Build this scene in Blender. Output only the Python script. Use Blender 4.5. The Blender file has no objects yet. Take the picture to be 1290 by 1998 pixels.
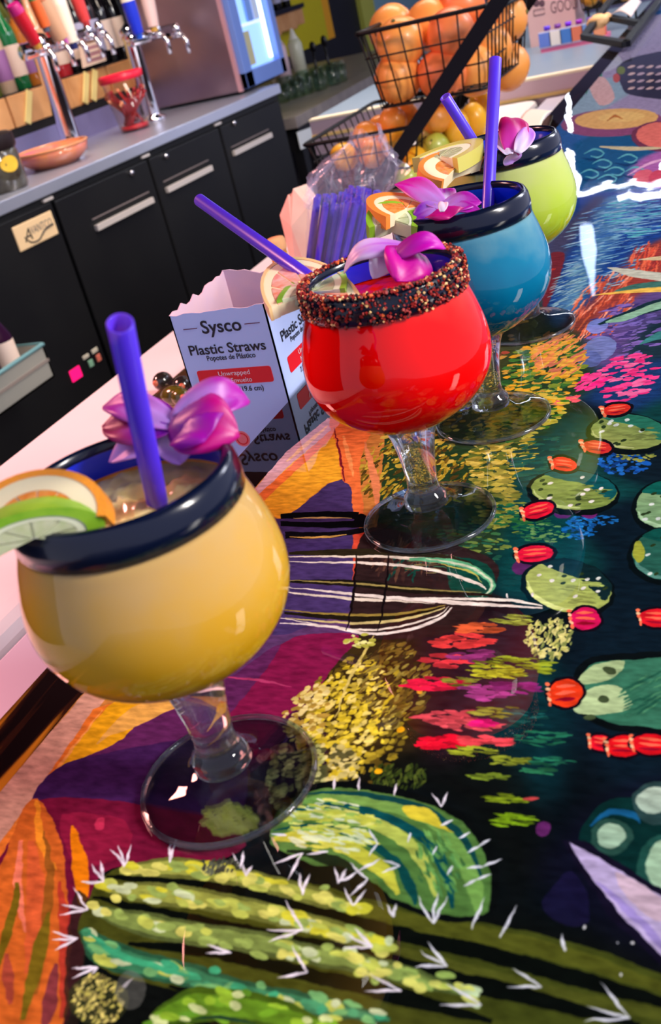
import bpy, math, random
import numpy as np
from mathutils import Vector, Matrix, noise

# ------------------------------------------------------------------ camera
# World frame: the bar top is z = 0, x runs across the bar (0 = bartender edge,
# positive = customer side), y runs along the bar, the floor is z = -1.07.
SC = bpy.context.scene
COL = SC.collection
R_ = math.radians
FPX, PITCH, ROLL, YAW = 1960.5, R_(27.814), R_(14.449), R_(28.4)
CAM = Vector((0.3583, 0.0, 0.2840))
_D = Vector((-math.sin(YAW), math.cos(YAW), 0))
_N = Vector((math.cos(YAW), math.sin(YAW), 0))
_F = _D * math.cos(PITCH) + Vector((0, 0, -math.sin(PITCH)))
_d0 = -_D * math.sin(PITCH) + Vector((0, 0, -math.cos(PITCH)))
_X = _N * math.cos(ROLL) + _d0 * math.sin(ROLL)
_Y = -_N * math.sin(ROLL) + _d0 * math.cos(ROLL)
cd = bpy.data.cameras.new('camera')
cd.sensor_fit = 'VERTICAL'; cd.sensor_height = 36.0; cd.sensor_width = 36.0
cd.lens = 36.0 * FPX / 1998.0
cd.clip_start = 0.01; cd.clip_end = 60
cd.dof.use_dof = True; cd.dof.focus_distance = 0.66; cd.dof.aperture_fstop = 15.0
cam = bpy.data.objects.new('camera', cd); COL.objects.link(cam)
m = Matrix((_X, -_Y, -_F)).transposed().to_4x4(); m.translation = CAM
cam.matrix_world = m
SC.camera = cam

# ------------------------------------------------------------------ world, light, exposure
SC.view_settings.view_transform = 'Standard'
SC.view_settings.look = 'None'
SC.view_settings.gamma = 1.0
SC.view_settings.use_curve_mapping = False
SC.view_settings.exposure = 0.0
wd = bpy.data.worlds.new('world'); SC.world = wd; wd.use_nodes = True
wd.node_tree.nodes['Background'].inputs[0].default_value = (0.74, 0.76, 1.0, 1)
wd.node_tree.nodes['Background'].inputs[1].default_value = 0.80
SC.cycles.max_bounces = 10; SC.cycles.transmission_bounces = 8; SC.cycles.glossy_bounces = 4
SC.cycles.diffuse_bounces = 3; SC.cycles.transparent_max_bounces = 12
SC.cycles.caustics_reflective = False; SC.cycles.caustics_refractive = False
SC.cycles.sample_clamp_indirect = 4.0
SC.cycles.use_denoising = True

def area(name, loc, target, size, power, col, size_y=None, spread=None):
    l = bpy.data.lights.new(name, 'AREA'); l.energy = power; l.color = col
    l.shape = 'RECTANGLE'; l.size = size; l.size_y = size_y or size
    if spread: l.spread = R_(spread)
    o = bpy.data.objects.new(name, l); COL.objects.link(o); o.location = loc
    o.rotation_euler = (Vector(target) - Vector(loc)).to_track_quat('-Z', 'Y').to_euler()
    return o
def point(name, loc, power, col, r=0.04):
    l = bpy.data.lights.new(name, 'POINT'); l.energy = power; l.color = col; l.shadow_soft_size = r
    o = bpy.data.objects.new(name, l); COL.objects.link(o); o.location = loc
    return o
# daylight from the windows on the customer side (right), ceiling wash behind the bar, pink rail light
area('window_light', (2.5, 0.50, 1.50), (0.05, 0.5, 0.0), 0.40, 105, (1.0, 0.94, 0.87), size_y=1.0)
area('pink_rail_light', (-1.70, 0.78, 1.25), (-0.36, 0.85, -0.15), 0.4, 15, (1.0, 0.36, 0.32), spread=90)
area('back_bar_light', (-1.75, 3.2, 1.80), (-2.3, 3.3, 0.0), 0.3, 60, (1.0, 0.84, 0.70), size_y=4.0, spread=120)
area('far_bar_light', (1.5, 3.4, 1.4), (-0.3, 2.7, 0.0), 0.8, 26, (0.86, 0.88, 1.0))

# ------------------------------------------------------------------ placing helpers: sight line met with a known plane
def ray(u, v): return _X * ((u - 645) / FPX) + _Y * ((v - 999) / FPX) + _F
def on_z(u, v, z=0.0): d = ray(u, v); return CAM + d * ((z - CAM.z) / d.z)
def on_y(u, v, y): d = ray(u, v); return CAM + d * ((y - CAM.y) / d.y)
def on_x(u, v, x): d = ray(u, v); return CAM + d * ((x - CAM.x) / d.x)
def at_d(u, v, dist): return CAM + ray(u, v).normalized() * dist
def on_plane(u, v, p, n): d = ray(u, v); return CAM + d * ((Vector(p) - CAM).dot(n) / d.dot(n))

# ------------------------------------------------------------------ materials
def lin(c):
    return tuple(((x / 255) / 12.92 if x / 255 <= .04045 else ((x / 255 + .055) / 1.055) ** 2.4) for x in c[:3]) + (1,)
_M = {}
def mat(name, c=(200, 200, 200), rough=.5, metal=0.0, coat=0.0, trans=0.0, ior=1.45, alpha=1.0, emit=None, es=0.0,
        noise_=0.0, nscale=40.0, c2=None, bump=0.0, bscale=80.0, attr=None, sss=0.0, spec=0.5, ss_col=None):
    if name in _M: return _M[name]
    M = bpy.data.materials.new(name); M.use_nodes = True; nt = M.node_tree; b = nt.nodes['Principled BSDF']
    b.inputs['Base Color'].default_value = lin(c); b.inputs['Roughness'].default_value = rough
    b.inputs['Metallic'].default_value = metal; b.inputs['Coat Weight'].default_value = coat
    b.inputs['Coat Roughness'].default_value = .05
    b.inputs['Transmission Weight'].default_value = trans; b.inputs['IOR'].default_value = ior
    b.inputs['Alpha'].default_value = alpha; b.inputs['Specular IOR Level'].default_value = spec
    if sss:
        b.inputs['Subsurface Weight'].default_value = sss
        b.inputs['Subsurface Radius'].default_value = (.01, .006, .004); b.inputs['Subsurface Scale'].default_value = 1.0
    if emit:
        b.inputs['Emission Color'].default_value = lin(emit); b.inputs['Emission Strength'].default_value = es
    tc = None
    if c2 is not None or bump:
        tc = nt.nodes.new('ShaderNodeTexCoord')
    if c2 is not None:
        n = nt.nodes.new('ShaderNodeTexNoise'); n.inputs['Scale'].default_value = nscale; n.inputs['Detail'].default_value = 4
        nt.links.new(tc.outputs['Object'], n.inputs['Vector'])
        r = nt.nodes.new('ShaderNodeValToRGB'); r.color_ramp.elements[0].color = lin(c); r.color_ramp.elements[1].color = lin(c2)
        r.color_ramp.elements[0].position = .5 - .22; r.color_ramp.elements[1].position = .5 + .22
        nt.links.new(n.outputs['Fac'], r.inputs['Fac']); nt.links.new(r.outputs['Color'], b.inputs['Base Color'])
    if bump:
        n = nt.nodes.new('ShaderNodeTexNoise'); n.inputs['Scale'].default_value = bscale; n.inputs['Detail'].default_value = 3
        nt.links.new(tc.outputs['Object'], n.inputs['Vector'])
        bp = nt.nodes.new('ShaderNodeBump'); bp.inputs['Strength'].default_value = bump; bp.inputs['Distance'].default_value = .002
        nt.links.new(n.outputs['Fac'], bp.inputs['Height']); nt.links.new(bp.outputs['Normal'], b.inputs['Normal'])
    if attr:
        a = nt.nodes.new('ShaderNodeAttribute'); a.attribute_name = attr
        nt.links.new(a.outputs['Color'], b.inputs['Base Color'])
    _M[name] = M
    return M

# ------------------------------------------------------------------ mesh builder
class MB:
    def __init__(s): s.v = []; s.f = []; s.m = []; s.c = None; s.mi = 0
    def add(s, vs, fs, mi=None):
        o = len(s.v); s.v += [tuple(v) for v in vs]
        for f in fs: s.f.append(tuple(i + o for i in f)); s.m.append(s.mi if mi is None else mi)
        return s
    def box(s, lo, hi, mi=None):
        (a, b, c), (d, e, f) = lo, hi
        return s.add([(a,b,c),(d,b,c),(d,e,c),(a,e,c),(a,b,f),(d,b,f),(d,e,f),(a,e,f)],
                     [(0,3,2,1),(4,5,6,7),(0,1,5,4),(1,2,6,5),(2,3,7,6),(3,0,4,7)], mi)
    def obox(s, o, ax, ay, az, mi=None):
        """box from corner o with edge vectors"""
        o, ax, ay, az = map(Vector, (o, ax, ay, az))
        P = [o, o+ax, o+ax+ay, o+ay, o+az, o+ax+az, o+ax+ay+az, o+ay+az]
        F = [(0,3,2,1),(4,5,6,7),(0,1,5,4),(1,2,6,5),(2,3,7,6),(3,0,4,7)]
        if ax.cross(ay).dot(az) < 0: F = [f[::-1] for f in F]
        return s.add(P, F, mi)
    def bar(s, p, q, w, t, side=(0, 0, 1), mi=None):
        """flat bar from p to q, w wide along side, t thick"""
        p, q = Vector(p), Vector(q); d = q - p; sd = Vector(side); sd = (sd - d * (sd.dot(d) / d.dot(d))).normalized()
        n = d.normalized().cross(sd)
        return s.obox(p - sd * w / 2 - n * t / 2, d, sd * w, n * t, mi)
    def lathe(s, prof, n=32, o=(0, 0, 0), mi=None, axis=None, closed=False):
        """prof: (r, z) list from the bottom to the top"""
        o = Vector(o); q = Vector((0, 0, 1)).rotation_difference(Vector(axis).normalized()) if axis else None
        vs = []; fs = []; idx = []
        for r, z in prof:
            if r < 1e-6: idx.append([len(vs)] * n); vs.append(Vector((0, 0, z)))
            else:
                idx.append(list(range(len(vs), len(vs) + n)))
                vs += [Vector((r * math.cos(2 * math.pi * k / n), r * math.sin(2 * math.pi * k / n), z)) for k in range(n)]
        rows = list(range(len(prof) - 1)) + ([len(prof) - 1] if closed else [])
        for i in rows:
            a, b = idx[i], idx[(i + 1) % len(prof)]
            for k in range(n):
                f = [a[k], a[(k + 1) % n], b[(k + 1) % n], b[k]]
                g = []
                for x in f:
                    if x not in g: g.append(x)
                if len(g) > 2: fs.append(tuple(g))
        if q: vs = [q @ v for v in vs]
        return s.add([v + o for v in vs], fs, mi)
    def tube(s, pts, r, n=8, cap=True, mi=None, r1=None):
        pts = [Vector(p) for p in pts]; N = len(pts); vs = []; fs = []
        up = None
        for i, p in enumerate(pts):
            t = (pts[min(i + 1, N - 1)] - pts[max(i - 1, 0)]).normalized()
            if up is None:
                up = Vector((0, 0, 1)) if abs(t.z) < .9 else Vector((1, 0, 0))
            a = (up - t * up.dot(t)).normalized(); b = t.cross(a); up = a
            rr = r if r1 is None else r + (r1 - r) * i / max(N - 1, 1)
            vs += [p + a * (rr * math.cos(2 * math.pi * k / n)) + b * (rr * math.sin(2 * math.pi * k / n)) for k in range(n)]
        for i in range(N - 1):
            for k in range(n): fs.append((i*n+k, i*n+(k+1) % n, (i+1)*n+(k+1) % n, (i+1)*n+k))
        if cap: fs.append(tuple(range(n - 1, -1, -1))); fs.append(tuple(range((N - 1) * n, N * n)))
        return s.add(vs, fs, mi)
    def ball(s, c, r, n=16, m=10, sc=(1, 1, 1), bumpy=0.0, freq=30, seed=0, mi=None, rot=None):
        vs = []; fs = []; c = Vector(c)
        for i in range(m + 1):
            th = math.pi * i / m
            for k in range(n):
                ph = 2 * math.pi * k / n
                d = Vector((math.sin(th) * math.cos(ph), math.sin(th) * math.sin(ph), math.cos(th)))
                k_ = r * (1 + (bumpy * noise.noise(d * freq * .1 + Vector((seed * 3.1, seed, 0))) if bumpy else 0))
                p = Vector((d.x * sc[0], d.y * sc[1], d.z * sc[2])) * k_
                vs.append(c + (rot @ p if rot else p))
        for i in range(m):
            for k in range(n):
                a, b, e, f = i*n+k, (i+1)*n+k, (i+1)*n+(k+1) % n, i*n+(k+1) % n
                fs.append((a, b, e, f))
        return s.add(vs, fs, mi)
    def prism(s, pts, ext, mi=None):
        """polygon pts (3-D, planar) extruded by ext"""
        pts = [Vector(p) for p in pts]; e = Vector(ext); n = len(pts)
        nn = sum(((pts[i] - pts[0]).cross(pts[(i + 1) % n] - pts[0]) for i in range(1, n - 1)), Vector())
        if nn.dot(e) > 0: pts = pts[::-1]
        fs = [tuple(range(n)), tuple(range(2 * n - 1, n - 1, -1))]
        fs += [((i + 1) % n, i, n + i, n + (i + 1) % n) for i in range(n)]
        return s.add(pts + [p + e for p in pts], fs, mi)
    def grid(s, fn, nu, nv, mi=None):
        vs = [fn(i / nu, j / nv) for i in range(nu + 1) for j in range(nv + 1)]
        fs = [(i*(nv+1)+j, (i+1)*(nv+1)+j, (i+1)*(nv+1)+j+1, i*(nv+1)+j+1) for i in range(nu) for j in range(nv)]
        return s.add(vs, fs, mi)

def wl(o):
    p = Vector((0, 0, 0))
    while o: p += o.location; o = o.parent
    return p
def obj(name, mb, ms, parent=None, smooth=True, local=False, bevel=0.0, colors=None, auto=None):
    me = bpy.data.meshes.new(name)
    base = Vector((0, 0, 0)) if (local or parent is None) else wl(parent)
    me.from_pydata([tuple(Vector(v) - base) for v in mb.v], [], mb.f)
    ms = ms if isinstance(ms, (list, tuple)) else [ms]
    for x in ms: me.materials.append(x)
    if len(ms) > 1: me.polygons.foreach_set('material_index', mb.m)
    me.polygons.foreach_set('use_smooth', [smooth] * len(me.polygons))
    if colors is not None:
        ca = me.color_attributes.new('Col', 'FLOAT_COLOR', 'POINT')
        ca.data.foreach_set('color', np.asarray(colors, dtype=np.float32).ravel())
    me.update()
    if smooth and auto: me.set_sharp_from_angle(angle=R_(auto))
    o = bpy.data.objects.new(name, me); COL.objects.link(o)
    if parent: o.parent = parent
    if bevel:
        b = o.modifiers.new('bevel', 'BEVEL'); b.width = bevel; b.segments = 2; b.limit_method = 'ANGLE'
    return o
def tag(o, label=None, cat=None, group=None, kind=None):
    if label: o['label'] = label
    if cat: o['category'] = cat
    if group: o['group'] = group
    if kind: o['kind'] = kind
    return o
def thing(name, loc, label, cat, group=None):
    o = bpy.data.objects.new(name, None); o.empty_display_size = .02; COL.objects.link(o); o.location = loc
    return tag(o, label, cat, group)
def copy_thing(o, loc=None, label=None, rot=None, scale=None):
    c = o.copy(); COL.objects.link(c)
    if loc is not None: c.location = loc
    if rot is not None: c.rotation_euler = rot
    if scale is not None: c.scale = scale
    if label: c['label'] = label
    for ch in list(o.children):
        d = ch.copy(); COL.objects.link(d); d.parent = c
        for g in list(ch.children):
            e = g.copy(); COL.objects.link(e); e.parent = d
    return c
def text(name, body, o, ex, ey, size, m_, parent, width=None, off=.0004, align='LEFT', shear=0.0, bold=0.0):
    """flat lettering: o = baseline point, ex/ey = unit directions of writing and of letter height"""
    ex, ey = Vector(ex).normalized(), Vector(ey).normalized(); n = ex.cross(ey).normalized()
    c = bpy.data.curves.new(name, 'FONT'); c.body = body; c.size = size; c.align_x = align; c.materials.append(m_)
    c.shear = shear; c.offset = bold; c.resolution_u = 4
    t0 = bpy.data.objects.new(name, c); me = bpy.data.meshes.new_from_object(t0); bpy.data.objects.remove(t0)
    sx = 1.0
    if width and len(me.vertices):
        xs = [v.co.x for v in me.vertices]; w = max(xs) - min(xs); sx = width / w
    M = Matrix((ex * sx, ey, n)).transposed().to_4x4()
    M.translation = Vector(o) + n * off - wl(parent)
    me.transform(M); me.materials.clear(); me.materials.append(m_)
    t = bpy.data.objects.new(name, me); COL.objects.link(t); t.parent = parent
    return t
def catmull(P, k=6, closed=False):
    P = [Vector(p) for p in P]; n = len(P); out = []
    rng = n if closed else n - 1
    for i in range(rng):
        a, b, c, d = [P[(i + j) % n] if closed else P[min(max(i + j, 0), n - 1)] for j in (-1, 0, 1, 2)]
        for j in range(k):
            t = j / k
            out.append(.5 * ((2 * b) + (c - a) * t + (2 * a - 5 * b + 4 * c - d) * t * t + (3 * b - a - 3 * c + d) * t ** 3))
    if not closed: out.append(P[-1])
    return out
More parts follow.
